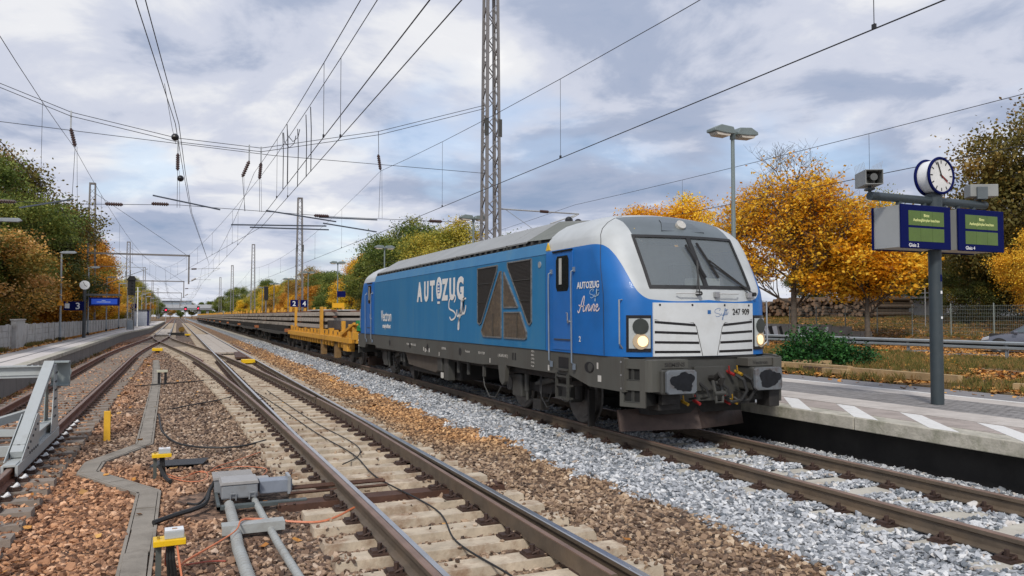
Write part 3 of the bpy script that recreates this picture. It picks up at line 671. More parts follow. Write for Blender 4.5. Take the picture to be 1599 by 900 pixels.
    c_ = Vector((0, xfront(0, 3.54)-.012, 3.54)); MB().cyl(c_+Vector((0, .0, 0)), c_+Vector((0, -.05, .035)), .085, 20).build('roof_lamp', mat('lamp_silver', (.75, .70, .60), .25, .5, .2, 30), pod)
    # wipers
    for wx, tip, pv in ((-.10, (-.13, 3.20), (-.20, 2.40)), (.10, (.10, 3.24), (.98, 2.40))):
        ax_ = wx; lo = (ax_+(.18 if wx > 0 else .12), 2.66); f = lambda x, z, o: (x, xfront(x, z)-o, z)
        bl = MB().beam(f(tip[0], tip[1], .05), f(lo[0], lo[1], .05), .03, .035).build('wiper_blade', rubber_m, P_)
        mid = ((tip[0]+lo[0])/2, (tip[1]+lo[1])/2)
        MB().beam(f(mid[0], mid[1], .08), f(pv[0], pv[1], .07), .022).beam(f(mid[0], mid[1]-.06, .08), f(pv[0]-.05, pv[1]+.02, .07), .014).cyl(f(pv[0], pv[1], 0), f(pv[0], pv[1], .1), .035, 10).build('wiper_arm', rubber_m, bl)
    for x in (.15, .88): MB().box(x-.045, x+.045, xfront(x, 2.38)-.07, xfront(x, 2.38), 2.34, 2.43).build('washer_nozzle', steel_m, P_, bevel=.01)
    for x in (-.86, -.32, .30, .86): MB().cyl((x, xfront(x, 2.22)-.03, 2.22), (x, xfront(x, 2.22), 2.22), .017, 8).build('panel_screw', blackgl, P_)
    # warning signs
    if front:
        yel = mat('sign_yellow', (.75, .47, .03), .5)
        MB().prism([(-.93, 3.385), (-.80, 3.385), (-.865, 3.48)], 'y', .64, .66).build('warning_sign', yel, P_)
    # cab seam
    for s in (-1, 1): MB().tube([seam_pt(s, z) for z in (1.43, 2.0, 2.4, 2.8, 3.1, 3.2, 3.3, 3.37, 3.48, 3.6, 3.69, 3.76)], .006, 4).build('cab_seam', rubber_m, P_)
    return cb_
fcab = cab(0, 0, True); rcab = cab(18.55, math.pi, False)
# --- middle body
L0, L1 = CABL, 18.55-CABL
mb = MB(); mb.prism([(-1.5, 1.42), (1.5, 1.42), (1.5, 3.18), (1.445, 3.40), (-1.445, 3.40), (-1.5, 3.18)], 'y', L0, L1); mb.build('body', blue_m, loco, bevel=.01)
mb = MB(); mb.prism([(-1.40, 3.38), (1.40, 3.38), (1.34, 3.50), (-1.34, 3.50)], 'y', L0+.05, L1-.05); mb.build('roof_gutter', mat('gutter', (.05, .05, .045), .6), loco)
nseg = 5; edges = [L0+1.0, 4.6, 7.7, 10.8, 13.4, L1-.1]
for a, b in zip(edges, edges[1:]):
    mb = MB()
    for s in (-1, 1):
        k = [(s*1.42, 3.47), (s*.70, 3.90), (s*.70, 3.93), (s*1.425, 3.50)]; mb.prism(k, 'y', a+.008, b-.008)
    mb.prism([(-.70, 3.88), (.70, 3.88), (.70, 3.93), (0, 3.99), (-.70, 3.93)], 'y', a+.006, b-.006)
    mb.build('roof_hood', rooflight_m, loco)
mb = MB(); a, b = L0-.3, L0+1.0
mb.add([(-1.42, b, 3.50), (-.70, b, 3.93), (.70, b, 3.93), (1.42, b, 3.50), (-1.42, a+.3, 3.46), (-.9, a-.15, 3.70), (.9, a-.15, 3.70), (1.42, a+.3, 3.46)], [(0, 1, 5, 4), (1, 2, 6, 5), (2, 3, 7, 6)])
mb.build('roof_transition', mat('roof_dark', (.15, .16, .14), .6), loco)
for x, y_ in ((-.35, 3.9), (.0, 4.15)): MB().sphere((x, y_, 4.0), .085, 10, 7).build('roof_antenna', blackgl, loco)
mb = MB()
for k in range(38): yk = L0+.4+k*.345; mb.cbox(-1.432, yk, 3.435, .03, .05, .07)
mb.build('gutter_brackets', dark2_m, loco)['kind'] = 'stuff'
for yk in edges[1:-1]: MB().box(-1.44, -1.40, yk-.02, yk+.02, 3.4, 3.5).build('roof_latch', dark2_m, loco)
# --- side doors, handles (camera side and far side)
def side_frame(s): return 1
door_m = mat('loco_door_blue', (.010, .13, .43), .35, 0, .08, 2, coat=.3, dirt=(.03, .13, .30), dscale=1.5, damt=.3)
for s in (-1, 1):
    for yd in (1.95, 18.55-1.95):
        x = s*1.5
        d = MB().box(x-.012*s if s > 0 else x-.012, x+.012 if s > 0 else x+.012, yd-.38, yd+.38, 1.46, 3.17).build('door', door_m, loco, bevel=.004)
        d2 = MB().prism([(yd-.24, 2.55), (yd-.19, 2.48), (yd+.19, 2.48), (yd+.24, 2.55), (yd+.24, 3.03), (yd+.19, 3.10), (yd-.19, 3.10), (yd-.24, 3.03)], 'x', x+s*.008, x+s*.016).build('door_window', mat('window_dark', (.012, .014, .016), .08), d)
        MB().prism([(yd+.02, 2.60), (yd+.12, 2.60), (yd+.12, 3.06), (yd+.02, 3.06)], 'x', x+s*.0162, x+s*.019).build('window_blind', mat('blind', (.42, .42, .38), .6), d)
        MB().box(min(x, x+s*.03), max(x, x+s*.03), yd-.3, yd+.3, 1.63, 1.65).build('kick_strip', dark2_m, d)
        MB().tube([(x+s*.012, yd-.27, 1.95), (x+s*.055, yd-.27, 1.97), (x+s*.055, yd-.27, 2.10), (x+s*.055, yd-.22, 2.10)], .011, 6).cyl((x+s*.01, yd-.27, 1.95), (x+s*.05, yd-.27, 1.95), .03, 10).build('door_handle', steel_m, d)
        MB().box(min(x, x+s*.03), max(x, x+s*.03), yd-.36, yd+.36, 3.17, 3.20).build('rain_gutter', blackgl, d)
        for q in (-.43, .43): MB().tube([(x, yd+q, 2.84), (x+s*.07, yd+q, 2.80), (x+s*.075, yd+q, 2.66), (x+s*.06, yd+q, 1.26), (x, yd+q, 1.21)], .014, 6).cbox(x+s*.015, yd+q, 2.84, .03, .05, .08).cbox(x+s*.015, yd+q, 1.19, .03, .06, .10).build('handrail', mat('rail_bluegrey', (.22, .27, .33), .45, .3), loco)
# --- side grilles: one letter A of four openings (world Y -> local y-10)
GR = [[(16.08, 3.1), (14.92, 3.11), (14.97, 2.97), (15.84, 1.90), (15.95, 1.86), (16.07, 1.9)], [(14.79, 2.97), (14.71, 2.97), (14.71, 1.6), (15.72, 1.6), (15.84, 1.71)], [(14.58, 2.95), (13.87, 2.22), (14.58, 2.22)],
      [(14.56, 2.12), (13.76, 2.12), (13.45, 1.72), (13.46, 1.62), (13.55, 1.6), (14.56, 1.6)], [(14.38, 3.13), (13.23, 3.13), (13.23, 1.93), (13.30, 1.88), (13.38, 1.9), (14.38, 3.04)]]
for s in (-1, 1):
    for gi, pg in enumerate(GR):
        pg = [(a-10, b) for a, b in pg]; x = s*1.5
        cy_ = sum(p[0] for p in pg)/len(pg); cz_ = sum(p[1] for p in pg)/len(pg)
        g = MB().prism(pg, 'x', x-.01, x+s*.005).build('air_grille', grille_m if gi in (0, 4) else dirty_m, loco)
        n = len(pg)
        mb = MB()
        for i in range(n):
            a, b = pg[i], pg[(i+1) % n]; mb.beam((x+s*.008, *a), (x+s*.008, *b), .028, .03, up=(1, 0, 0))
        mb.build('grille_frame', mat('grille_steel', (.26, .27, .27), .45, .6, .3, 20, dirt=(.14, .10, .06), dscale=8), g)
        mb = MB()                                # louvre blades clipped to the polygon
        def span(z):
            ys_ = []
            for i in range(n):
                (a1, b1), (a2, b2) = pg[i], pg[(i+1) % n]
                if (b1-z)*(b2-z) < 0: ys_.append(a1+(a2-a1)*(z-b1)/(b2-b1))
            return (min(ys_), max(ys_)) if len(ys_) > 1 else None
        z = min(p[1] for p in pg)+.03
        while z < max(p[1] for p in pg)-.02:
            sp_ = span(z)
            if sp_ and sp_[1]-sp_[0] > .06: mb.add([(x+s*.002, sp_[0]+.015, z), (x+s*.002, sp_[1]-.015, z), (x+s*.016, sp_[1]-.015, z-.012), (x+s*.016, sp_[0]+.015, z-.012)], [(0, 1, 2, 3)])
            z += .026
        lv = mb.build('louvre_blades', mat('louvre', (.035, .028, .022), .6, .2) if gi in (0, 4) else dirty_m, g); lv['kind'] = 'stuff'
        if gi in (0, 4):
            for zz_ in (2.75, 2.35):
                sp_ = span(zz_)
                if sp_: MB().beam((x+s*.018, sp_[0], zz_), (x+s*.018, sp_[1], zz_), .012).build('cross_bar', dark2_m, g)
        if gi in (1, 3): 
            sp_ = span(1.85); MB().beam((x+s*.018, cy_, 1.62), (x+s*.018, cy_, 2.1), .012).build('cross_bar', dark2_m, g)
    MB().cyl((s*1.5, 2.88, 3.0), (s*1.512, 2.88, 3.0), .06, 16).build('fuel_port', galv, loco)
# vertical panel seams on the body
for yk in (L0+.02, L1-.02): MB().box(-1.5035, -1.495, yk-.004, yk+.004, 1.43, 3.17).build('body_seam', mat('seam', (.01, .05, .14), .6), loco)
MB().box(-1.5035, -1.495, L0, L1, 3.17, 3.178).build('body_seam', mat('seam', (.01, .05, .14), .6), loco)
# --- lettering on the camera side: x axis towards the front (-y), y axis up
def SM(y, z, dx=-1.508): return frame((dx, y-10, z), (0, -1, 0), (0, 0, 1))
for ch, y0_, w_ in (('A', 20.80, .50), ('U', 20.17, .46), ('T', 19.62, .5), ('Z', 18.60, .5), ('U', 18.06, .50), ('G', 17.50, .54)):
    text('side_lettering', ch, .70, loco, SM(y0_-.02, 2.47), letter_m, offset=.036, sx=w_/.58)
def ellipse(c, a, b, n=22): return [(c[0]+a*math.cos(2*math.pi*i/n), c[1]+b*math.sin(2*math.pi*i/n)) for i in range(n)]
MB().prism(ellipse((18.87-10, 2.75), .22, .30), 'x', -1.51, -1.5).build('lettering_o', letter_m, loco)
lt_m = mat('logo_blue', (.02, .12, .34), .5)
MB().prism(ellipse((18.87-10, 2.75), .105, .17, 16), 'x', -1.513, -1.509).build('lighthouse_logo', lt_m, loco)
for k, (za, zb_, hw, mm_) in enumerate(((2.36, 2.42, .095, letter_m), (2.44, 2.49, .10, lt_m), (2.49, 2.55, .095, letter_m), (2.57, 2.63, .085, letter_m), (2.66, 2.71, .07, letter_m), (2.74, 2.78, .06, letter_m), (2.83, 2.87, .05, letter_m))):
    MB().box(-1.5155-.0004*k, -1.51, 8.87-hw, 8.87+hw, za, zb_).build('lighthouse_logo', mm_, loco)
def script(Y, pts_list, w, m, name, parent, M0, sc=1):
    for pts in pts_list: stroke([(p[0]*sc, p[1]*sc) for p in pts], w*sc, name, m, parent, M0)
SYLT = [[(0.40, .60), (.50, .70), (.44, .77), (.28, .76), (.05, .66), (.0, .52), (.06, .44), (.36, .38), (.50, .30), (.44, .22), (.20, .17), (.06, .24)],
        [(.60, .42), (.60, .30), (.68, .26), (.78, .34), (.82, .44), (.76, .2), (.74, -.02), (.68, -.04), (.70, .1), (.84, .28), (.90, .34), (.98, .72), (.92, .72), (.88, .36), (.94, .30), (1.02, .38), (1.10, .72), (1.04, .40), (1.10, .32), (1.20, .44), (1.22, .52)],
        [(.94, .60), (1.08, .66), (1.24, .68)]]
script(0, SYLT, .052, letter_m, 'script_lettering', loco, SM(18.07, 1.78, -1.509))
ANNE = [[(0, .06), (.08, .02), (.28, .36), (.36, .40), (.30, .16), (.30, .04), (.38, .06)], [(.06, .20), (.20, .16), (.36, .19)], [(.40, .06), (.46, .18), (.44, .04), (.54, .20), (.60, .18), (.57, .05), (.64, .08)], [(.66, .06), (.72, .18), (.70, .04), (.80, .20), (.86, .18), (.83, .05), (.90, .08)], [(.92, .12), (1.02, .16), (1.0, .21), (.93, .16), (.95, .05), (1.04, .06), (1.10, .12)]]
script(0, ANNE, .034, mat('name_pinkish', (.80, .68, .66), .5), 'name_lettering', loco, SM(11.40, 2.10, -1.508), .66)
text('side_lettering', 'AUTOZUG', .155, loco, SM(11.42, 2.505), letter_m, offset=.003, sx=.98)
script(0, SYLT, .05, mat('script_lightblue', (.45, .62, .75), .5), 'script_lettering', loco, SM(10.98, 2.30, -1.509), .24)
text('side_lettering', 'Vectron', .50, loco, SM(24.95, 1.88), letter_m, offset=.004, sx=.80)
text('side_lettering', 'simply efficient', .19, loco, SM(24.75, 1.66), letter_m, offset=.003, sx=.9)
text('side_lettering', '2', .13, loco, SM(11.36, 1.62), letter_m, offset=.002)
fm = lambda x, z, dx=0: frame((x, xfront(x+.2, z)-.030, z), (1, dx, 0), (0, 0, 1))
text('number_lettering', '247 909', .135, fcab, frame((.47, -.138, 2.07), (1, .19, 0), (0, 0, 1)), dark_m, offset=.002, sx=.92)
for st in SYLT: stroke([(p[0]*.22, p[1]*.22) for p in st], .007, 'script_lettering', lt_m, fcab, frame((.10, -.163, 2.0), (1, .04, 0), (0, 0, 1)))
MB().box(-.04, .02, -.166, -.160, 2.08, 2.14).build('small_plate', lt_m, fcab)
for s in (-1,): MB().prism([(2.45, 3.24), (2.62, 3.24), (2.535, 3.38)], 'x', -1.505, -1.49).build('warning_sign', mat('sign_yellow', (.75, .47, .03), .5), loco)
# --- underframe sides
low = [(18.9, 1.415), (18.9, 1.00), (18.45, .98), (18.3, .92), (17.4, .92), (17.25, 1.06), (15.9, 1.06), (15.7, .98), (5.9, .98), (5.5, 1.0), (4.95, 1.02), (4.86, .70), (4.72, .62), (4.60, .70), (4.52, 1.04), (3.7, 1.03), (1.7, 1.03), (1.05, .90), (.0, .90), (-.02, 1.40), (.0, 1.415)]
low = [(a if a > .1 else a, b) for a, b in low]
for s in (-1, 1):
    f = MB().prism([(min(a, 18.52), b) for a, b in low], 'x', s*1.40, s*1.482).build('underframe_side', frame_m, loco)
    x = s*1.482; X0, X1 = sorted((x-s*.004, x+s*.006))
    for yc, hw_, hh in ((7.3, .09, .07), (9.9, .08, .07), (11.6, .08, .07), (13.9, .08, .07), (16.3, .10, .05)):
        MB().prism(ellipse((yc, 1.20), hw_, hh+.02, 12), 'x', X0, X1).build('lifting_hole', black_m, f)
    MB().box(X0, X1, 1.78, 2.15, 1.14, 1.33).build('step_recess', black_m, f); MB().box(min(x, x+s*.06), max(x, x+s*.06), 1.78, 2.15, 1.10, 1.135).build('step_plate', dark2_m, f)
    MB().prism(ellipse((1.05, 1.21), .16, .09, 14), 'x', X0, X1).build('lifting_hole', black_m, f); MB().cyl((x, 1.0, 1.21), (x+s*.02, 1.0, 1.21), .07, 12).build('tank_gauge', dark2_m, f)
    for yc in (4.05, 4.17): MB().box(X0, X1, yc-.03, yc+.03, 1.17, 1.31).build('slot', black_m, f)
    for yc, w_, z_ in ((2.55, .05, 1.06), (.78, .04, 1.2), (.72, .10, 1.0), (5.4, .03, 1.04), (9.75, .06, 1.08), (9.95, .06, 1.10), (10.1, .06, 1.07), (10.25, .05, 1.1), (8.9, .03, 1.02)):
        MB().box(X0, X1, yc-w_/2, yc+w_/2, z_, z_+.10).build('label_plate', mat('label_pale', (.55, .53, .48), .6), f)
    # ladder below the door
    mb = MB(); 
    for q in (1.75, 2.17): mb.beam((x+s*.03, q, 1.05), (x+s*.03, q, .60), .05, .02)
    for z in (.62, .84, 1.0): mb.box(*sorted((x-s*.08, x+s*.05)), 1.76, 2.16, z-.015, z+.015)
    mb.build('access_ladder', dark2_m, loco)
if True:
    for yy, tx in ((21.95, '92 80 1247 909-8 D-AZS'), (18.7, 'SIEMENS'), (16.95, 'Vectron'), (16.1, 'REV 17.09'), (14.95, '( 45.695.142 )')):
        text('frame_lettering', tx, .085, loco, frame((-1.486, yy-10, 1.20), (0, -1, 0), (0, 0, 1)), mat('label_pale', (.5, .5, .5)), extrude=.001, sx=1.1)
    for k in range(5): text('frame_lettering', ('A 82 t', 'B 86 t', 'C 90 t', 'D 94 t', 'P 160')[k], .055, loco, frame((-1.486, 3.3, 1.36-.07*k), (0, -1, 0), (0, 0, 1)), mat('label_pale', (.5, .5, .5)), extrude=.001)
# --- front underframe: step boxes, buffer beam, buffers, hoses, plough
def end_gear(yo, rz, main):
    e = inst('buffer_beam', MB().prism([(-1.38, .72), (1.38, .72), (1.38, 1.39), (-1.38, 1.39)], 'y', -.10, .25).mesh('buffer_beam', dark2_m), loco, (0, yo, 0), rz)
    MB().prism([(-.95, -.12), (.95, -.12), (1.3, .3), (-1.3, .3)], 'z', 1.385, 1.415).build('deck_plate', dark_m, e)
    for s in (-1, 1):
        xo = s*1.49; xi = s*1.36
        # step box on the chamfered corner, with two deep openings built from bars
        A_ = Vector((s*1.49, .10)); B_ = Vector((s*1.30, -.30)); D_ = (B_-A_); L_ = D_.length; ang = math.atan2(D_.y, D_.x)
        sb = bpy.data.objects.new('step_box', None)
        mb = MB(); t0, t1 = (0, .035) if s < 0 else (-.035, 0)
        for z0, z1 in ((.68, .745), (.93, 1.075), (1.255, 1.40)): mb.box(0, L_, t0, t1, z0, z1)
        for x0_, x1_ in ((0, .07), (L_-.09, L_)):
            for z0, z1 in ((.745, .93), (1.075, 1.255)): mb.box(x0_, x1_, t0, t1, z0, z1)
        sb = mb.build('step_box', frame_m, e, (A_.x, A_.y, 0), rz=ang)
        MB().box(.01, L_-.01, *((.036, .30) if s < 0 else (-.30, -.036)), .70, 1.38).build('step_recess', mat('recess_shade', (.008, .008, .007), .8), sb)
        for z in (.75, 1.08): MB().box(.07, L_-.09, *((.004, .034) if s < 0 else (-.034, -.004)), z, z+.012).build('step_tread', dark2_m, sb)
        for z in (.95, 1.15, 1.35): MB().cyl((.03, 0, z), (.03, -.012 if s < 0 else .012, z), .016, 8).build('bolt', steel_m, sb)
        pts = [(s*1.30, -.302), (s*1.27, -.345), (s*1.22, -.375), (s*1.14, -.385), (s*1.06, -.385), (s*1.06, .0), (s*1.30, .0)]
        MB().prism(pts, 'z', .92, 1.385).build('corner_fairing', frame_m, e)
        fa = MB().box(*sorted((s*.57, s*1.057)), -.37, -.0, 1.256, 1.388).build('fascia_box', frame_m, e, bevel=.008)
        if main: text('maker_lettering', 'SIEMENS' if s < 0 else 'Vectron', .085 if s < 0 else .08, fa, frame((-1.00 if s < 0 else .66, -.373, 1.29), (1, 0, 0), (0, 0, 1)), mat('emboss', (.035, .033, .03), .6), offset=.002, sx=1.15)
        bf = MB().box(*sorted((s*.60, s*1.10)), -.44, -.08, .88, 1.25).build('buffer', dark2_m, e, bevel=.03)
        MB().cyl((s*.82, -.51, 1.07), (s*.82, -.40, 1.07), .15, 16).build('buffer_plunger', steel_m, bf)
        MB().prism([(s*.82+p_[0], 1.07+p_[1]) for p_ in [(-.265, -.14), (-.225, -.175), (.225, -.175), (.265, -.14), (.265, .14), (.225, .175), (-.225, .175), (-.265, .14)]], 'y', -.56, -.50).build('buffer_plate', BUFM, bf, bevel=.008)
        rg = random.Random(5 if s < 0 else 9); gp = []
        for q in range(36): a_ = q*2*math.pi/36; rr_ = .15+.018*math.sin(3*a_+s)+.012*math.sin(5*a_)+rg.uniform(-.010, .010); gp.append((s*.82+rr_*1.38*math.cos(a_)+.01, 1.075+rr_*.92*math.sin(a_)))
        MB().prism(gp, 'y', -.5625, -.5605).build('grease_patch', mat('grease', (.010, .011, .014), .5, 0, .4, 12, spec=.25), bf)
        MB().box(*sorted((s*.70, s*1.0)), -.30, -.15, .72, .90).build('buffer_bracket', dark_m, e)
    # coupling hook, screw coupling and hoses
    MB().box(-.30, .30, -.16, -.09, .88, 1.26).build('draw_plate', dark2_m, e, bevel=.01)
    hk = MB().tube([(0, -.10, 1.07), (0, -.30, 1.09), (0, -.40, 1.16), (0, -.46, 1.10), (0, -.42, 1.0), (0, -.34, .99)], [.05, .05, .045, .04, .035, .025], 8).build('draw_hook', dark_m, e)
    MB().tube([(-.06, -.30, 1.05), (-.07, -.37, .85), (-.06, -.38, .72), (.06, -.38, .72), (.07, -.37, .85), (.06, -.30, 1.05)], .025, 6).cyl((-.1, -.38, .86), (.1, -.38, .86), .035, 8).build('screw_coupling', dark2_m, hk)
    redm = mat('valve_red', (.28, .02, .02), .4); yelm = mat('valve_yellow', (.38, .22, .02), .4)
    for x, mm_, zz_, sw in ((.38, redm, 1.17, 1), (.54, yelm, 1.17, 1), (-.50, yelm, .74, 0), (-.28, redm, .74, 0), (.30, redm, .72, 0), (.44, yelm, .72, 0)):
        v = MB().cyl((x, -.08, zz_), (x+.02, -.24, zz_-.05), .026, 8).cyl((x-.02, -.18, zz_), (x-.04, -.19, zz_+.09), .012, 6).build('air_valve', mm_, e)
        if sw: MB().tube([(x+.02, -.29, zz_-.05), (x+.06, -.42, zz_-.12), (x+.10, -.44, .88), (x+.04, -.38, .74), (x-.06, -.28, .70), (x-.12, -.2, .76)], .028, 8).build('air_hose', rubber_m, v)
    for x in (-.42, -.2, .2, .72): MB().tube([(x, -.12, 1.02), (x+.02, -.30, .92), (x+.05, -.32, .80), (x+.03, -.15, .76)], .02, 6).build('cable', rubber_m, e)
    MB().box(.92, 1.12, -.45, -.15, .62, .90).build('equipment_box', dark_m, e, bevel=.01); MB().box(-1.0, -.6, -.2, .1, .62, .85).build('equipment_box', dark_m, e); MB().box(.5, .85, -.2, .1, .66, .85).build('equipment_box', dark_m, e)
    mb = MB(); 
    for s in (-1, 1): mb.add([(0, .04, .26), (s*1.22, .50, .22), (s*1.22, .58, .55), (0, .18, .60), (0, .08, .26), (s*1.22, .54, .22), (s*1.22, .62, .55), (0, .22, .60)], [(0,1,2,3), (4,7,6,5), (0,4,5,1), (3,2,6,7), (1,5,6,2), (0,3,7,4)])
    plo = mb.build('snow_plough', mat('plough_rusty', (.075, .05, .04), .5, .3, .3, 5, .2, 15, dirt=(.05, .03, .025), dscale=3), e)
    plo.location = (0, .02, 0); MB().box(-.9, .9, .2, .6, .5, .72).build('plough_mount', dark_m, e)
BUFM = mat('buffer_worn', (.15, .165, .18), .5, .2, .15, 4, dirt=(.08, .05, .035), dscale=6, damt=.8)
end_gear(0, 0, True); end_gear(18.55, math.pi, False)
# --- bogies
def wheel_mesh():
    mb = MB(); n = 28; prof = [(.0, .10), (.0, .52), (.03, .55), (.11, .555), (.135, .58), (.135, .10)]
    mb.mi = 0
    rings = [[(x, r_*math.cos(2*math.pi*k/n), r_*math.sin(2*math.pi*k/n)) for k in range(n)] for x, r_ in prof]; vs = [v for g_ in rings for v in g_]
    fs = []
    for i in range(len(prof)-1): fs += [(i*n+k, i*n+(k+1) % n, (i+1)*n+(k+1) % n, (i+1)*n+k) for k in range(n)]
    mb.add(vs, fs); mb.cyl((-.03, 0, 0), (.16, 0, 0), .14, 16); mb.cyl((.02, 0, 0), (.03, 0, 0), .36, 20)
    mb.cyl((-.012, 0, 0), (.0, 0, 0), .44, 24); return mb.mesh('wheel', mat('wheel_steel', (.11, .105, .10), .45, .5, .25, 6, dirt=(.04, .03, .025), dscale=5), smooth=40)
WHEEL = wheel_mesh(); ZR = LZ
def bogie(yc, parent, xo=0, hb=1.3, nm='bogie', detailed=True, r=.55):
    b = inst(nm, MB().box(-.98, .98, -.25, .25, .45, .78).mesh(nm, dark_m), parent, (xo, yc, 0)); zc = ZR+r
    for y_ in (-hb, hb):
        for s in (-1, 1):
            w = inst('wheel', WHEEL, b, (s*.82, y_, zc), 0 if s < 0 else math.pi, (1, r/.55, r/.55))
            MB().cyl((s*.84, y_, zc), (s*1.14, y_, zc), .15, 14).box(*sorted((s*.9, s*1.12)), y_-.16, y_+.16, zc-.14, zc+.16).build('axle_box', dark2_m, b)
        MB().cyl((-.75, y_, zc), (.75, y_, zc), .09, 10).build('axle', dark_m, b)
    for s in (-1, 1):
        MB().prism([(-hb-.55, .82), (-hb-.5, .95), (-.6, .95), (-.4, .72), (.4, .72), (.6, .95), (hb+.5, .95), (hb+.55, .82), (hb+.2, .78), (.55, .55), (-.55, .55), (-hb-.2, .78)], 'x', s*.95, s*1.10).build('side_frame', dark_m, b)
        if detailed:
            for y_ in (-hb-.33, -hb+.33, hb-.33, hb+.33): MB().cyl((s*1.03, y_, .56), (s*1.03, y_, .84), .085, 12).build('coil_spring', dark_m, b)
            MB().cyl((s*1.16, -.95, .88), (s*1.16, -.30, .76), .065, 12).cyl((s*1.16, -.30, .76), (s*1.16, -.1, .72), .04, 10).build('yaw_damper', dark2_m, b)
            MB().cyl((s*1.2, .25, .95), (s*1.2, .25, .55), .055, 10).cyl((s*1.2, .25, .55), (s*1.2, .25, .36), .035, 8).build('vertical_damper', dark2_m, b)
            MB().box(*sorted((s*1.0, s*1.25)), -.05+.5, .9, .40, .86).build('brake_unit', dark2_m, b, bevel=.03)
            MB().box(*sorted((s*1.0, s*1.2)), -.35, .0, .22, .42).cyl((s*1.05, -.25, .3), (s*1.05, .9, .42), .03, 8).build('brake_unit', dark_m, b, bevel=.02)
            MB().tube([(s*1.22, -hb+.9, 1.0), (s*1.25, -hb+.85, .6), (s*1.25, -hb+.7, .42), (s*1.25, -hb+.5, .45), (s*1.2, -hb+.4, .7)], .014, 5).build('cable', rubber_m, b)
            MB().tube([(s*1.27, -hb+.75, .98), (s*1.3, -hb+.7, .5), (s*1.3, -hb+.45, .34), (s*1.28, -hb+.2, .42)], .012, 5).build('cable', rubber_m, b)
            MB().box(*sorted((s*.88, s*1.0)), -hb-.62, -hb-.56, .1, .75).build('sand_pipe', dark_m, b)
    return b
bogie(3.84, loco); bogie(14.72, loco)
# tanks and boxes between the bogies
MB().box(-1.15, 1.15, 8.2, 12.4, .42, .98).build('fuel_tank', dark_m, loco, bevel=.05)
for s in (-1, 1):
    MB().prism([(8.9, .98), (12.6, .98), (12.2, .62), (9.6, .55)], 'x', s*1.16, s*1.34).build('tank_cover', mat('brownish_panel', (.085, .07, .055), .6, .1, .25, 3), loco)
    MB().box(*sorted((s*1.2, s*1.4)), 8.45, 8.75, .42, .98).box(*sorted((s*1.2, s*1.42)), 8.9, 9.25, .62, .98).build('equipment_box', dark2_m, loco, bevel=.015)
    MB().box(*sorted((s*1.40, s*1.43)), 8.78, 8.92, .46, .60).build('label_plate', mat('label_pale', (.5, .5, .5)), loco)
    MB().tube([(s*1.42, 5.9, .98), (s*1.43, 5.9, .65), (s*1.43, 5.85, .52), (s*1.43, 5.55, .30), (s*1.43, 5.2, .32), (s*1.4, 5.0, .55)], .014, 6).cbox(s*1.42, 5.9, .82, .05, .09, .22).build('cable', dark2_m, loco)
    for y_ in (7.2, 7.9, 12.8, 13.1): MB().cyl((s*1.3, y_, .98), (s*1.3, y_, .66), .05, 8).build('air_pipe', dark2_m, loco)
MB().box(-1.3, 1.3, 2.0, 16.6, .90, 1.41).build('underframe_core', dark_m, loco)
# ================================================================== WAGONS
yel_m = mat('wagon_yellow', (.66, .33, .035), .55, 0, .15, 3, dirt=(.26, .12, .03), dscale=3, damt=.7)
wrust = mat('wagon_rust', (.09, .055, .035), .7, .1, .3, 4)
wg = thing('flat_wagon', 'yellow track-laying wagon coupled behind the locomotive', 'wagon', (7.66, 29.3, 0))
MB().box(-1.30, 1.30, .3, 19.2, .98, 1.12).build('deck', yel_m, wg)
for s in (-1, 1):
    MB().box(*sorted((s*1.32, s*1.46)), .9, 19.0, .96, 1.17).build('side_sill', yel_m, wg, bevel=.01)
    for k in range(17):
        y = 1.5+k*1.05; h = random.choice((.20, .26, .33)); st = MB().box(*sorted((s*1.18, s*1.38)), y-.16, y+.16, 1.17, 1.17+h).build('stake_block', yel_m, wg)
        MB().box(*sorted((s*1.385, s*1.40)), y-.05, y+.05, 1.26, 1.26+h*.5).build('block_slot', wrust, st)
    for k in range(24): y = 1.2+k*.75; MB().prism([(y-.16, .96), (y+.16, .96), (y+.10, .76), (y, .72)], 'x', s*1.2, s*1.38).build('bracket', yel_m, wg)
    for y, h, w_ in ((16.4, 2.56, .22), (7.85, 2.48, .24), (1.2, 1.72, .18), (2.6, 1.84, .26), (.45, 1.62, .18)): MB().box(*sorted((s*1.28, s*1.42)), y-w_/2, y+w_/2, 1.12, h).box(*sorted((s*1.2, s*1.44)), y-w_*.8, y+w_*.8, 1.12, 1.42).build('stake', yel_m, wg, bevel=.01)
    MB().beam((s*1.4, .2, 1.75), (s*1.45, 2.4, 1.28), .09).beam((s*1.3, .1, 1.72), (s*1.35, 2.3, 1.24), .06).build('lifting_arm', yel_m, wg)
    for y in (4.2, 7.6): MB().box(*sorted((s*1.15, s*1.38)), y-.22, y+.22, .25, .95).build('support_leg', mat('leg_brownish', (.22, .13, .05), .7, 0, .3, 3), wg, bevel=.01)
    MB().box(*sorted((s*1.1, s*1.4)), 1.5, 2.4, .62, .98).build('equipment_box', yel_m, wg, bevel=.02)
    MB().cyl((s*.87, -.14, 1.07), (s*.87, .3, 1.07), .12, 12).cyl((s*.87, -.16, 1.07), (s*.87, -.13, 1.07), .24, 16).build('buffer', dark_m, wg)
for k in range(15):
    MB().box(-.9, .9, 2.2+k*1.05, 2.35+k*1.05, 1.12, 1.32+.06*(k % 3)).build('cross_beam', yel_m, wg)
bogie(2.6, wg, hb=.9, detailed=False, r=.46); bogie(16.6, wg, hb=.9, detailed=False, r=.46)
ld = thing('steel_sleeper_load', 'long stack of dark steel sleepers carried on the yellow wagon', 'load', (7.66, 31.4, 1.44))
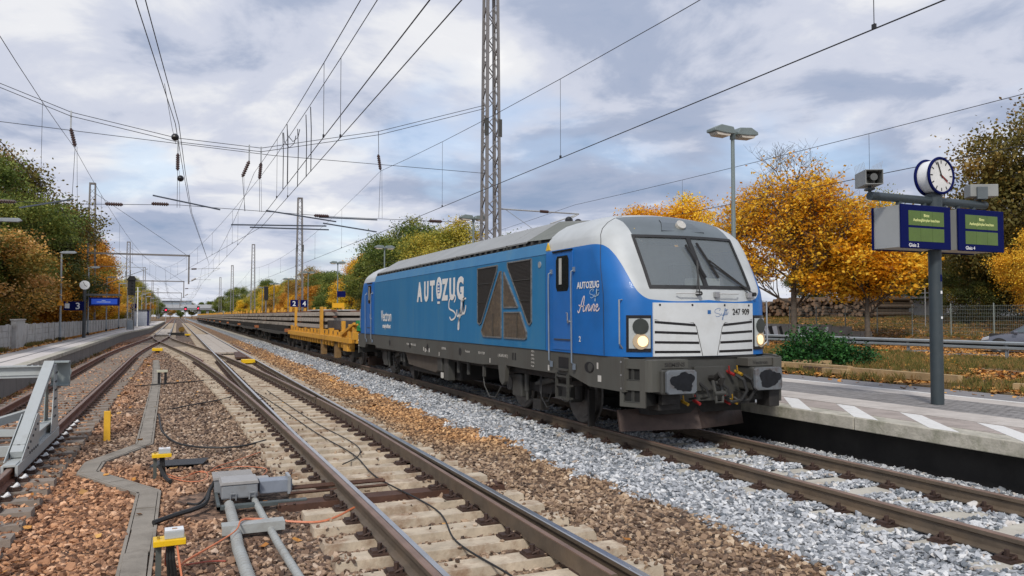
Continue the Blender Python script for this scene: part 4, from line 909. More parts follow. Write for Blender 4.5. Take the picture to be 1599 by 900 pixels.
for k in range(22): MB().box(-1.05, 1.05, k*.62, k*.62+.56, 0, .40).build('sleeper_bundle', mat('dark_bundle', (.065, .06, .06), .7, .1, .35, 2), ld)
bx = thing('container_box', 'brown box standing behind a green crate at the locomotive end of the yellow wagon', 'box', (7.66, 29.9, 1.44)); MB().box(-.9, .9, 0, .7, 0, .75).build('box_body', mat('brown_box', (.07, .045, .04), .7), bx); MB().box(-.92, .92, -.02, .72, .75, .79).build('box_lid', dark2_m, bx)
gc = thing('green_crate', 'green plastic crate on the yellow wagon next to the brown box', 'crate', (7.4, 30.8, 1.44)); MB().box(-.7, .7, 0, .5, 0, .42).build('crate_body', mat('green_plastic', (.02, .28, .09), .4), gc)
for z in (.12, .27): MB().box(-.71, .71, -.015, .515, z, z+.03).build('crate_rib', mat('green_dark', (.01, .15, .05), .4), gc)
# flat wagons with stacked track panels
pan_m = mat('panel_sleeper', (.36, .32, .275), .9, 0, .2, 2, dirt=(.18, .15, .12), dscale=2, damt=.6, coords='World')
ORD = ['first', 'second', 'third', 'fourth', 'fifth', 'sixth', 'seventh', 'eighth', 'ninth', 'tenth', 'eleventh', 'twelfth', 'thirteenth', 'fourteenth', 'fifteenth', 'sixteenth', 'seventeenth', 'eighteenth', 'nineteenth', 'twentieth']
w2 = thing('flat_wagon', 'first black flat wagon behind the yellow wagon, loaded with stacked track panels', 'wagon', (7.66, 48.9, 0), 0, 'black flat wagons loaded with track panels')
MB().box(-1.3, 1.3, .4, 19.6, .95, 1.18).build('deck', black_m, w2)
for s in (-1, 1):
    MB().box(*sorted((s*1.31, s*1.40)), .4, 19.6, .90, 1.04).build('side_sill', dark2_m, w2)
    for k in range(26): MB().box(*sorted((s*1.1, s*1.35)), .8+k*.74, .87+k*.74, 1.04, 1.42).build('stanchion', dark_m, w2)
    for y in (.5, 19.4): MB().box(*sorted((s*1.2, s*1.5)), y-.2, y+.2, 1.05, 1.25).build('corner_bracket', mat('orange_rust', (.35, .12, .04), .7), w2)
    MB().cyl((s*.87, 0, 1.07), (s*.87, .4, 1.07), .22, 10).build('buffer', dark_m, w2)
    MB().beam((s*1.38, 4, .88), (s*1.38, 15.5, .88), .05, .10).build('truss_rod', dark2_m, w2)
bogie(2.9, w2, hb=.9, detailed=False, r=.46); bogie(17., w2, hb=.9, detailed=False, r=.46)
st = thing('track_panel_stack', 'stack of concrete track panels starting on the yellow wagon, nearest to the locomotive', 'load', (7.66, 37.2, 0), 0, 'stacks of track panels on the wagons')
for k, z in enumerate((1.43, 1.75, 2.03)):
    mb = MB(); n = 16
    for i in range(n): mb.cbox(0, .3+i*.62, z+.11, 2.6, .27, .2)
    sl_ = mb.build('panel_sleepers', pan_m, st); sl_['kind'] = 'stuff'
    MB().box(-1.31+.04*k, 1.31-.04*k, 0, 10.1, z+.04, z+.19).build('panel_infill', pan_m, st)
    for s in (-1, 1): MB().box(s*.75-.05, s*.75+.05, -.5, 10.5, z+.215, z+.30).build('panel_rail', rail_rust, st)
for s in (-1, 1): MB().box(*sorted((s*.3, s*1.0)), 3.2, 6.6, 2.33, 2.38).build('top_plate', mat('pale_plate', (.5, .5, .48), .5), st)
fn2 = lambda: None
for k in range(12):
    if k: c = copy_tree(w2); c.location.y = 48.9+k*20.2; c['label'] = '%s black flat wagon behind the yellow wagon, loaded with stacked track panels' % ORD[k]
stL = thing('track_panel_stack', 'stack of concrete track panels on the first black flat wagon behind the yellow wagon', 'load', (7.66, 47.9, 0), 0, 'stacks of track panels on the wagons')
for k, z in enumerate((1.43, 1.75, 2.03)):
    mb = MB(); r_ = random.Random(k)
    for i in range(31): mb.cbox(r_.uniform(-.02, .02), .3+i*.635, z+.11, 2.6, .27, .2)
    sl_ = mb.build('panel_sleepers', pan_m, stL); sl_['kind'] = 'stuff'
    MB().box(-1.29, 1.29, .1, 19.6, z+.05, z+.19).build('panel_infill', mat('panel_gap_shade', (.24, .21, .175), .95), stL)  # darker filler, shade of the gaps between sleepers put into its colour
    for s in (-1, 1): MB().box(s*.75-.05, s*.75+.05, 0, 19.8, z+.215, z+.30).build('panel_rail', rail_rust, stL)
for y in (2.2, 6.5, 10.6, 15.2):
    for s in (-1, 1): MB().box(*sorted((s*1.0, s*1.14)), y-.1, y+.1, 2.3, 2.62).box(*sorted((s*1.0, s*1.14)), y+.25, y+.4, 2.3, 2.5).build('stake_top', yel_m, stL)
for k in range(1, 12): c = copy_tree(stL); c.location.y = 47.9+k*20.2; c['label'] = 'stack of concrete track panels on the %s black flat wagon behind the yellow wagon' % ORD[k]
# ================================================================== OVERHEAD LINE
def lattice_mast(x, y, h, label, w0=.82, w1=.46, boom=None, z0=.3, group='lattice masts of the overhead line', plates=True):
    m = thing('lattice_mast', label, 'mast', (x, y, z0), 0, group)
    def corner(i, z): w = w0+(w1-w0)*z/h; return (((-1, 1, 1, -1)[i])*w/2, ((-1, -1, 1, 1)[i])*w/2, z)
    for i in range(4): MB().beam(corner(i, 0), corner(i, h), .13 if i in (0, 2) else .11, .11).build('mast_leg', grey_mast, m)
    for f in range(4):
        mb = MB(); z = .4; k = 0; a, b = f, (f+1) % 4
        while z < h-.6:
            dz = .62; p, q = (corner(a, z), corner(b, z+dz)) if k % 2 == 0 else (corner(b, z), corner(a, z+dz)); mb.beam(p, q, .055, .03); z += dz; k += 1
        o = mb.build('lattice_bars', grey_mast, m); o['kind'] = 'stuff'
    MB().box(-w1/2-.06, w1/2+.06, -w1/2-.06, w1/2+.06, h-.12, h+.02).build('mast_cap', grey_mast, m)
    if plates:
        for zz in (h*.62,):
            w = w0+(w1-w0)*zz/h+.08
            for s in (-1, 1): MB().box(s*w/2-.09, s*w/2+.09, -w/2-.02, -w/2+.03, zz-.4, zz+.4).build('joint_plate', dark2_m, m)
    return m
MH = 15.7
mA = lattice_mast(12.9, 32, MH+.75, 'big lattice mast rising behind the locomotive, tallest of all in the view', .72, .48)
for k, y in enumerate((91, 150, 209, 268)): lattice_mast(12.9, y, MH-.3-.35*k, ['tall lattice mast standing beside the stacked track panels, nearest behind the yellow wagon', 'second lattice mast along the wagons beyond the yellow one', 'third lattice mast along the wagons, small in the distance', 'farthest lattice mast on the wagon side'][k], plates=k < 1)
def boom(m, x0, x1, z, drops, k):
    b = MB().beam((x0, 0, z), (x1, 0, z), .16, .18).build('boom', grey_mast, m)
    for x, zb in drops:
        MB().beam((x, 0, z), (x, 0, zb), .16).build('drop_post', grey_mast, b)
        MB().cyl((x, 0, zb+1.6), (x+3.1, -.1, zb+1.75), .03, 6).cyl((x, 0, zb+.25), (x+3.0, -.1, zb+1.7), .03, 6).cyl((x+.4, 0, zb+.5), (x+2.2, -.1, zb+.5), .022, 6).build('cantilever', galv, b)
        MB().cyl((x+.25, 0, zb+1.6), (x+.75, 0, zb+1.63), .08, 8).cyl((x+.25, 0, zb+.35), (x+.7, 0, zb+.62), .08, 8).build('insulator', ins_m, b)
    return b
lab = ['tall lattice mast behind the platform clock, carrying the nearest cross boom', 'lattice mast with the second cross boom, beyond the signal', 'lattice mast with the third cross boom, farther down the left platform', 'lattice mast with the fourth cross boom', 'most distant lattice mast with a cross boom on the left side']
for k, y in enumerate((88, 152, 225, 300, 380)):
    m = lattice_mast(-8.0, y, MH-.5-.3*k, lab[k]); boom(m, -.4, 9.2, 8.4-.3-.1*k, [(9.1, 5.1)], k)
    MB().beam((0.2, 0, 14.2-.3*k), (9.1, 0, 8.3-.3-.1*k), .035).build('boom_stay', wire_m, m)
    if k < 3:
        MB().beam((.3, -.1, 4.6), (5.2, -.4, 6.6), .06).beam((.3, -.1, 6.8), (5.0, -.4, 6.7), .05).build('cantilever', galv, m)
        MB().cyl((.5, -.1, 4.7), (1.0, -.15, 4.9), .09, 8).build('insulator', ins_m, m)
# cross-span (Y=32): two carrying ropes, upper and lower steady ropes, insulators
sp_t = thing('cross_span', 'cross-span of sagging ropes with insulators from the big lattice mast over all tracks', 'overhead wire', (0, 32, 0))
def Wt(name, pts, r=.009, par=None, m=None, n=4): return MB().tube(pts, r, n).build(name, m or wire_m, par)
def cat_pts(a, b, sag, n=14):
    return [tuple(a[i]+(b[i]-a[i])*t - (4*sag*t*(1-t) if i == 2 else 0) for i in range(3)) for t in [k/n for k in range(n+1)]]
top = [(-13, 0, 12.3), (-8, 0, 10.9), (-5.87, 0, 10.3), (-3.65, 0, 9.5), (-.1, 0, 8.88), (3.0, 0, 8.76), (7.78, 0, 9.9), (12.6, 0, 11.55)]
for dz in (0, -.16): Wt('carrying_rope', [(x, dz*.4, z+dz) for x, _, z in top], .012, sp_t)
Wt('upper_steady_rope', [(-13, 0, 9.4), (-5.8, 0, 8.93), (3.5, 0, 8.5), (12.6, 0, 8.46)], .011, sp_t)
Wt('lower_steady_rope', [(-13, 0, 6.1), (-3.8, 0, 6.12), (0, 0, 6.3), (6, 0, 6.15), (12.6, 0, 6.2)], .010, sp_t)
def insul(a, b, name='insulator', par=None, r=.07):
    a = Vector(a); b = Vector(b); mb = MB(); mb.cyl(a, b, .042, 8); n = 7
    for k in range(n): c = a+(b-a)*(.12+.76*k/(n-1)); d = (b-a).normalized()*.025; mb.cyl(c-d, c+d, r, 8)
    return mb.build(name, ins_m, par)
for x, z in ((-.64, 6.3), (5.4, 6.16), (10.3, 6.18), (-5.6, 6.1), (-2.2, 6.2)): insul((x-.3, 0, z), (x+.3, 0, z), par=sp_t)
for x, z0, dx in ((-3.65, 9.5, .15), (-.05, 8.88, 0), (2.55, 8.8, -.25), (3.0, 8.76, -.05), (7.75, 9.9, .1)):
    z1 = z0-1.25 if x < 7 else 8.25
    if x > 7: Wt('hanger', [(x, 0, z0), (x+.02, 0, z1+.65)], .012, sp_t)
    else: MB().beam((x, 0, z0+.05), (x, 0, z1+.65), .05).build('hanger_rod', galv, sp_t)
    insul((x, 0, z1+.65), (x+dx, 0, z1), par=sp_t); Wt('steady_dropper', [(x+dx, 0, z1), (x+dx*.5, .05, 6.2)], .008, sp_t); Wt('steady_dropper', [(x+dx+.06, 0, z1), (x+dx+.1, .05, 6.2)], .006, sp_t)
for x0, x1, z0, z1 in ((3.2, 6.0, 6.25, 5.95), (1.9, 5.6, 5.62, 5.75), (2.6, 5.7, 5.55, 5.6), (7.7, 5.3, 6.1, 6.1), (5.45, 7.7, 5.85, 5.6), (-.9, 1.5, 6.6, 6.2), (-3.5, -5.2, 6.3, 5.9)): MB().beam((x0, -.1, z0), (x1, 0, z1), .05).build('steady_arm', mat('arm_blue', (.07, .085, .11), .5, .4), sp_t)
MB().cyl((13.2, 0, 6.9), (17.3, -.2, 6.85), .035, 8).cyl((17.3, -.2, 6.85), (15.3, 0, 5.75), .03, 8).cyl((13.6, 0, 6.9), (15.6, 0, 5.7), .012, 6).cyl((17.3, -.2, 6.85), (15.9, 0, 6.35), .03, 8).build('cantilever', galv, sp_t)
insul((15.3, -.1, 6.88), (15.75, -.12, 6.87), par=sp_t)
def overhead(name, label, sup, par_cat='overhead wire', drop=7.5, sag=.95, r=.0085, twin=None):
    """sup: (y, x, z_messenger, z_contact)"""
    t = thing('catenary', label, par_cat, (sup[0][1], sup[0][0], 0), 0, 'overhead wires above the tracks'); ox, oy = sup[0][1], sup[0][0]
    for (y0, x0, zm0, zc0), (y1, x1, zm1, zc1) in zip(sup, sup[1:]):
        f = lambda t_: (x0+(x1-x0)*t_-ox, y0+(y1-y0)*t_-oy)
        Wt('messenger_wire', [(*f(k/14), zm0+(zm1-zm0)*k/14-4*sag*(k/14)*(1-k/14)) for k in range(15)], r, t)
        Wt('contact_wire', [(*f(k/2), zc0+(zc1-zc0)*k/2) for k in range(3)], r*1.15, t)
        if y0 > 250: continue
        n = max(2, int((y1-y0)/drop))
        for k in range(1, n):
            q = k/n; x, y = f(q); zm = zm0+(zm1-zm0)*q-4*sag*q*(1-q); zc = zc0+(zc1-zc0)*q
            Wt('dropper', [(x, y, zc), (x, y, zm)], .006, t, n=3); MB().cbox(x, y, zc+.03, .03, .05, .06).build('wire_clamp', wire_m, t)
    return t
YS = (-27, 32, 88, 152, 225, 300, 380, 480)
def sup(x, zig, zm=7.9, zc=5.56): return [(y, x+(zig if i % 2 else -zig)+(.0), zm-(.0 if y < 80 else .6), zc) for i, y in enumerate(YS)]
overhead('c', 'overhead wire pair above the locomotive track', [(-27, 7.6, 7.9, 5.5), (32, 7.85, 8.2, 5.58), (88, 7.4, 7.2, 5.5), (152, 7.8, 7.2, 5.5), (225, 7.5, 7.2, 5.5), (300, 7.8, 7.2, 5.5), (480, 7.6, 7.2, 5.5)])
overhead('c', 'overhead wire pair above the middle track', [(-27, 2.15, 7.9, 5.5), (32, 2.75, 7.75, 5.55), (88, 2.4, 7.1, 5.5), (152, 2.9, 7.1, 5.5), (225, 2.5, 7.1, 5.5), (300, 2.8, 7.1, 5.5), (480, 2.6, 7.1, 5.5)])
overhead('c', 'second overhead wire pair close beside the one above the middle track, for the turnout', [(-27, 2.55, 8.1, 5.48), (32, 3.05, 7.7, 5.6), (88, -1.2, 7.1, 5.6), (152, -1.5, 7.1, 5.55), (225, -1.3, 7.1, 5.5), (300, -1.5, 7.1, 5.5), (480, -1.4, 7.1, 5.5)], sag=.8)
overhead('c', 'overhead wire pair above the rusty siding', [(-27, -2.2, 7.9, 5.4), (32, -3.55, 8.25, 5.5), (88, -1.6, 7.1, 5.5)])
overhead('c', 'overhead wire pair above the removed track behind the platform', [(-27, 17.2, 7.7, 5.84), (32, 17.2, 7.3, 5.84), (91, 17.2, 7.3, 5.84)], sag=.5)
an = thing('anchor_wires', 'pair of anchoring wires with round black weights crossing above the siding', 'overhead wire', (0, 0, 0))
for dx in (0, .16):
    Wt('anchor_wire', [(-1.35+dx, 5, 7.75), (-.72+dx, 15, 7.55), (-.12+dx*.6, 24.5, 7.7), (.15+dx*.4, 31, 7.4), (.55+dx*.3, 40, 7.0), (2.75, 78, 6.9)], .010, an)
for x, y, z in ((-.12, 24.6, 7.32), (.05, 28.5, 6.75)): MB().sphere((x, y, z), .11, 12, 8).build('ball_weight', blackgl, an)
Wt('tie_wire', [(-.35, 20, 7.6), (-.2, 24, 7.45), (-.1, 25, 7.2)], .006, an)
jm = thing('jumper_cables', 'looped jumper cables hanging between the doubled wires before the cross-span', 'overhead wire', (0, 21, 0))
for x0, x1, y in ((2.62, 2.64, 0), (2.63, 2.65, 1.0), (2.95, 2.96, .4), (2.93, 2.95, -1.2), (2.92, 2.94, -2.)): Wt('jumper', [(x0, y, 7.15), (x0+.03, y+.05, 6.6), (x1, y, 5.56)], .011, jm)
for x0, y in ((2.62, 0), (2.63, .8)): Wt('jumper_loop', [(x0, y, 7.1), (x0+.02, y, 6.85), (x0+.17, y+.1, 6.72), (x0+.30, y+.1, 6.85), (x0+.33, y, 7.05)], .011, jm)
# ================================================================== PLATFORM FURNITURE, right
lampg = 'double-headed platform lamps on the right platform'
lamp_m = mat('lamp_grey_green', (.19, .23, .225), .5, .2, .08, 4); lens_m = mat('lamp_lens', (.55, .50, .42), .25)
def dlamp(x, y, label):
    t = thing('platform_lamp', label, 'lamp', (x, y, PZ), 0, lampg)
    MB().cyl((0, 0, 0), (0, 0, 1.2), .075, 12).cyl((0, 0, 1.2), (0, 0, 5.85), .06, 12, .045).cyl((0, 0, 5.85), (0, 0, 6.05), .07, 10).build('lamp_post', lamp_m, t)
    for s in (-1, 1):
        h = MB().prism([(s*.04, 6.0), (s*.10, 6.12), (s*.45, 6.15), (s*.66, 6.05), (s*.66, 5.98), (s*.30, 5.95), (s*.04, 5.95)], 'y', -.17, .17).build('lamp_head', lamp_m, t, bevel=.015)
        MB().prism([(s*.15, 5.95), (s*.60, 5.97), (s*.55, 5.90), (s*.20, 5.89)], 'y', -.14, .14).build('lamp_lens', lens_m, h)
    return t
d0 = dlamp(12.45, 15.0, 'double-headed platform lamp nearest to the information board, in front of the yellow maple')
for k, y in enumerate((33, 49.5, 65.5, 81.5, 97, 112, 128)):
    c = copy_tree(d0); c.location.y = y; c['label'] = ['double-headed platform lamp just left of the big lattice mast', 'double-headed platform lamp above the rear of the locomotive', 'double-headed platform lamp with a small yellow sign, behind the yellow wagon', 'double-headed platform lamp right of the second lattice mast', 'double-headed platform lamp next to the signs 2 and 4', 'double-headed platform lamp beyond the signs 2 and 4', 'last double-headed platform lamp visible above the wagons'][k]
blue_s = mat('sign_blue', (.003, .007, .075), .7, 0, .05, 4, spec=.1)
s24 = thing('platform_number_sign', 'blue platform number signs 2 and 4 on a post behind the wagons', 'sign', (12.5, 88, PZ))
MB().cyl((0, 0, 0), (0, 0, 3.3), .05, 8).build('sign_post', lamp_m, s24)
for s, ch in ((-1, '2'), (1, '4')):
    p = MB().box(s*.55-.42, s*.55+.42, -.03, .03, 2.5, 3.3).build('sign_panel', blue_s, s24); text('sign_number', ch, .75, p, frame((s*.55-.2, -.035, 2.63), (1, 0, 0), (0, 0, 1)), white_m, offset=.01)
ys_ = thing('yellow_sign', 'small yellow sign under a blue sign on the lamp behind the yellow wagon', 'sign', (12.45, 65.2, PZ)); MB().box(-.5, .5, -.03, .03, 2.2, 2.6).build('sign_panel', mat('sign_orange', (.75, .38, .01), .5), ys_); MB().box(-.1, .6, -.03, .03, 3.1, 3.6).build('upper_panel', blue_s, ys_)
sgR = thing('railway_signal', 'dark railway signal head showing between the trees behind the wagons', 'signal', (12.0, 118, 0)); MB().box(-.3, .3, -.15, .15, 4.4, 6.4).build('signal_head', black_m, sgR, bevel=.05); MB().cyl((0, .1, 0), (0, .1, 4.4), .1, 8).build('signal_post', grey_mast, sgR)
# information board
BX, BY = 12.02, 9.25
pole_m = mat('board_pole', (.045, .06, .068), .45, .2, .08, 3, dirt=(.08, .09, .09), dscale=4, damt=.3)
ib = thing('departure_board', 'information board with two blue displays, Gleis 2 and Gleis 4, on a dark pole', 'information board', (BX, BY, PZ))
MB().cyl((0, 0, 0), (0, 0, 3.60), .105, 24).cyl((0, 0, 3.60), (0, 0, 3.63), .13, 24).build('pole', pole_m, ib, smooth=40)
MB().cyl((-1.52, 0, 3.51), (1.33, 0, 3.51), .072, 16).build('cross_arm', pole_m, ib, smooth=40)
MB().cyl((0, 0, 3.2), (0, 0, 3.6), .135, 20).build('arm_sleeve', pole_m, ib, smooth=40)
for x in (-.85, -.25, .25, .6, 1.0): MB().cyl((x, 0, 3.36), (x, 0, 3.52), .045, 10).build('hanger', pole_m, ib)
lcd = mat('display_green', (.035, .065, .010), .25, 0, .25, 3, emit=(.07, .11, .01), estr=.35); lcdt = mat('display_text', (.35, .36, .15), .4, emit=(.42, .42, .18), estr=.6); casing = mat('casing_silver', (.40, .41, .40), .4, .3, .05, 3)
for x0, x1, tx in ((-1.11, .07, 'Gleis 2'), (.27, 1.44, 'Gleis 4')):
    w = x1-x0; b_ = MB().box(x0+.02, x1-.02, -.22, .30, 2.66, 3.36).build('display_casing', casing, ib)
    MB().box(x0, x1, .302, .335, 2.64, 3.37).build('rear_frame', blue_s, b_)
    fr = MB().box(x0, x1, -.262, -.222, 2.64, 3.37).build('display_frame', blue_s, b_, bevel=.01)
    sx0, sx1 = x0+.16, x1-.17
    for z0, z1 in ((2.76, 2.985), (3.025, 3.27)):
        for k in range(3): a = sx0+(sx1-sx0)*k/3; MB().box(a+.003, a+(sx1-sx0)/3-.003, -.266, -.2625, z0, z1).build('display_panel', lcd, fr)
    cx = (sx0+sx1)/2; F_ = lambda x, z: frame((x, -.268, z), (1, 0, 0), (0, 0, 1))
    text('display_text', 'Bitte', .07, fr, F_(cx, 3.175), lcdt, align='CENTER', extrude=.001); text('display_text', 'Aushangfahrplan beachten', .068, fr, F_(cx, 3.095), lcdt, align='CENTER', extrude=.001, sx=.88)
    text('track_lettering', tx, .085, fr, frame((x0+.16, -.2635, 2.665), (1, 0, 0), (0, 0, 1)), white_m, extrude=.001, offset=.001)
ck = thing('station_clock', 'round double-sided platform clock on top of the information board, at five to four', 'clock', (BX, BY-.02, 4.46), R(0))
MB().cyl((0, .0, -.34), (0, .0, -.27), .05, 10).build('clock_foot', pole_m, ck)
MB().cyl((0, -.12, 0), (0, .12, 0), .285, 40).build('clock_drum', white_m, ck, smooth=40)
face_m = mat('clock_face', (.70, .70, .68), .35)
for s, y in ((-1, -.13), (1, .13)):
    rg = MB().tube([(.302*math.cos(a*math.pi/24), y, .302*math.sin(a*math.pi/24)) for a in range(49)], .026, 8, cap=False).build('clock_rim', blue_s, ck, smooth=60)
    MB().cyl((0, y-.005, 0), (0, y+.005, 0), .29, 40).build('clock_face', face_m, ck)
    for k in range(12):
        a = math.pi*k/6; L = .055; MB().beam((math.sin(a)*.265, y+s*.008, math.cos(a)*.265), (math.sin(a)*(.265-L), y+s*.008, math.cos(a)*(.265-L)), .018, .004, up=(0, 1, 0)).build('hour_mark', dark_m, ck)
    for ang, l, w in ((-22, .25, .022), (122, .17, .028)): a = R(ang)*-s; MB().beam((-math.sin(a)*.04, y+s*.014, -math.cos(a)*.04), (math.sin(a)*l, y+s*.014, math.cos(a)*l), w, .005, up=(0, 1, 0)).build('clock_hand', dark_m, ck)
    a = R(128); MB().beam((0, y+s*.018, 0), (math.sin(a)*.2*-s, y+s*.018, math.cos(a)*.2), .008, .003, up=(0, 1, 0)).build('second_hand', mat('hand_red', (.5, .02, .02), .4), ck)
for x, lb, fl_ in ((-1.52, 'grey speaker box with an open horn on the left end of the board arm', 1), (1.2, 'grey box speaker seen from behind on the right end of the board arm', -1)):
    sp2 = thing('loudspeaker', lb, 'loudspeaker', (BX+x, BY, 4.16), R(62 if fl_ > 0 else -28))
    gs = mat('speaker_grey', (.26, .27, .26), .5)
    MB().cyl((0, 0, -.05), (0, 0, .08), .03, 8).box(-.08, .08, -.06, .06, -.03, .0).build('bracket', pole_m, sp2)
    if fl_ > 0:
        mb = MB(); mb.box(-.22, .26, -.14, -.13, .04, .28).box(-.22, .26, .13, .14, .04, .28).box(-.22, .26, -.13, .13, .04, .05).box(-.22, .26, -.13, .13, .27, .28).box(.25, .26, -.13, .13, .05, .27); mb.build('speaker_box', gs, sp2)
        MB().cyl((-.05, 0, .16), (-.20, 0, .16), .04, 12, .06).box(-.04, .2, -.07, .07, .08, .24).build('horn', mat('horn_dark', (.10, .105, .10), .5), sp2)
        for k in range(8): MB().cyl((-.18+k*.06, -.12, .28), (-.19+k*.06, -.14, .42), .003, 3).cyl((-.15+k*.06, .12, .28), (-.14+k*.06, .14, .42), .003, 3).build('bird_spike', steel_m, sp2)
    else:
        MB().box(-.22, .26, -.12, .12, .02, .24).build('speaker_box', gs, sp2, bevel=.01); MB().box(-.12, .06, -.16, -.12, -.03, .19).build('rear_unit', mat('unit_dark', (.10, .12, .13), .5), sp2, bevel=.005)
for z, zz, mm_, w in ((2.36, .12, blue_s, .09), (2.15, .05, white_m, .07), (1.72, .04, white_m, .06)):
    st_ = thing('sticker', {2.36: 'blue sticker on the board pole just below the displays', 2.15: 'small pale sticker on the middle of the board pole', 1.72: 'lowest small pale sticker on the board pole'}[z], 'sticker', (BX, BY, PZ+z-.25)); mb = MB()
    for k in range(4):
        a0 = R(-95+k*w*140); a1 = R(-95+(k+1)*w*140); mb.add([(.1065*math.cos(a0), .1065*math.sin(a0), 0), (.1065*math.cos(a1), .1065*math.sin(a1), 0), (.1065*math.cos(a1), .1065*math.sin(a1), zz), (.1065*math.cos(a0), .1065*math.sin(a0), zz)], [(0, 1, 2, 3)])
    mb.build('sticker_film', mm_, st_)
# ================================================================== PLATFORM FURNITURE, left
cw_m = mat('concrete_fence', (.42, .41, .39), .9, 0, .12, 2, .2, 20, dirt=(.16, .13, .10), dscale=1.5, damt=.6)
fw = thing('concrete_fence', 'low grey fence of concrete panels behind the left platform', 'fence', (-7.35, 18, LZP))
for k in range(70):
    y = k*2.5; dx = 0 if y < 62 else min((y-62)/60, 1)*.8
    if y > 150: break
    for j in range(4): MB().box(dx-.04, dx+.04, y+.02, y+2.48, j*.29+.006, j*.29+.284).build('fence_panel', cw_m, fw)
    MB().box(dx-.07, dx+.07, y-.08, y+.08, 0, 1.2).build('fence_post', cw_m, fw)
pr_ = thing('fence_pier', 'slightly taller concrete pier in the fence on the far left', 'pier', (-7.25, 45, LZP)); MB().box(-.1, .12, -1.2, 1.2, 0, 1.38).build('pier_body', cw_m, pr_); MB().box(-.14, .16, -1.25, 1.25, 1.38, 1.44).build('pier_cap', cw_m, pr_)
slamp_m = mat('lamp_pale', (.30, .33, .35), .45, .3)
def slamp(y, label, x=-6.75, h=5.6):
    t = thing('platform_lamp', label, 'lamp', (x, y, LZP), 0, 'single-headed lamps along the left platform')
    MB().cyl((0, 0, 0), (0, 0, h), .075, 10, .05).build('lamp_post', slamp_m, t); MB().cyl((0, 0, 0), (0, 0, .25), .09, 10).build('post_base', black_m, t)
    h_ = MB().prism([(-.1, h), (.1, h+.1), (.75, h+.12), (.85, h+.02), (.7, h-.04), (0, h-.05)], 'y', -.12, .12).build('lamp_head', slamp_m, t, bevel=.01)
    return t
s0 = slamp(56, 'single-headed lamp with a small yellow triangle on its post, left platform')
MB().prism([(-.22, 2.25), (.22, 2.25), (0, 2.65)], 'y', -.10, -.08).build('warning_triangle', mat('sign_orange2', (.8, .35, .02), .5), s0)
for k, (y, x) in enumerate(((38, -6.9), (72.5, -6.75), (90, -6.7), (107, -6.6), (124, -6.5), (141, -6.3), (158, -6.0), (176, -5.8), (195, -5.6))):
    c = slamp(y, ['lamp cut by the left edge of the view with only its head showing', 'single-headed lamp beside the sign with the number 3', 'single-headed lamp right behind the blue platform display', 'single-headed lamp between the display and the dark signal', 'single-headed lamp just beyond the dark signal', 'single-headed lamp next to the distant blue sign', 'single-headed lamp beside the distant shelter', 'single-headed lamp beyond the distant shelter', 'farthest single-headed lamp of the left platform'][k], x)
c3 = thing('station_clock', 'small round white clock on a dark post on the left platform', 'clock', (-6.2, 64, LZP))
MB().cyl((0, 0, 0), (0, 0, 3.55), .12, 12).build('clock_post', mat('post_dark', (.05, .055, .06), .5), c3); MB().cyl((0, -.12, 3.85), (0, .12, 3.85), .33, 24).build('clock_drum', white_m, c3)
MB().beam((0, -.125, 3.85), (-.08, -.125, 4.08), .03, .01, (0, 1, 0)).beam((0, -.125, 3.85), (.14, -.125, 3.74), .035, .01, (0, 1, 0)).build('clock_hand', black_m, c3)
dsp = thing('platform_display', 'wide blue train display hanging from an arm on the left platform', 'display', (-6.2, 64, LZP)); MB().beam((-.1, 0, 3.15), (2.4, 0, 3.15), .14).build('arm', mat('post_dark', (.05, .055, .06)), dsp)
pb = MB().box(.3, 2.3, -.12, .12, 2.35, 2.95).build('display_casing', blue_s, dsp); MB().box(.45, 2.15, -.13, -.12, 2.45, 2.85).build('display_screen', mat('display_blue', (.01, .05, .35), .3, emit=(.01, .05, .35), estr=.2), pb)
for k, (w_, z) in enumerate(((.25, 2.70), (.9, 2.6))): MB().box(1.25-w_/2, 1.25+w_/2, -.135, -.13, z, z+.04).build('display_line', mat('display_pale', (.4, .5, .7), .4), pb)
n3 = thing('platform_number_sign', 'blue sign with a white number 3 beside the left platform clock', 'sign', (-6.75, 63.9, LZP)); p = MB().box(-.75, .55, -.04, .0, 2.0, 2.65).build('sign_panel', blue_s, n3); text('sign_number', '3', .66, p, frame((-.02, -.045, 2.1), (1, 0, 0), (0, 0, 1)), white_m, offset=.012)
MB().box(-.68, -.38, -.045, -.04, 2.15, 2.5).build('pictogram', white_m, p)
sg = thing('railway_signal', 'tall dark signal on a lattice post with a grey box at its foot, left platform', 'signal', (-4.75, 97, LZP))
for i, (a, b) in enumerate(((-.35, -.25), (.35, -.25), (.35, .25), (-.35, .25))): MB().beam((a-.05, b, 0), (a-.05, b, 5.4), .07).build('post_leg', grey_mast, sg)
mb = MB()
for k in range(11): mb.beam((-.4, -.25, .3+k*.45), (.3, -.25, .75+k*.45), .04).beam((.3, -.25, .3+k*.45), (-.4, -.25, .75+k*.45), .04)
mb.build('lattice_bars', grey_mast, sg)['kind'] = 'stuff'
MB().box(-.35, .42, -.5, -.28, 3.9, 5.6).build('signal_head', black_m, sg, bevel=.06); MB().prism([(-.5, 5.6), (.55, 5.6), (.3, 6.1), (-.2, 6.1)], 'y', -.6, -.2).build('signal_hood', black_m, sg)
for z in (4.2, 4.6, 5.0, 5.35): MB().cyl((.03, -.5, z), (.03, -.56, z), .11, 12).build('signal_lens', blackgl, sg)
MB().box(-.35, .25, -.8, -.35, .05, 1.1).build('equipment_cabinet', mat('cabinet_grey', (.2, .23, .26), .5), sg, bevel=.02)
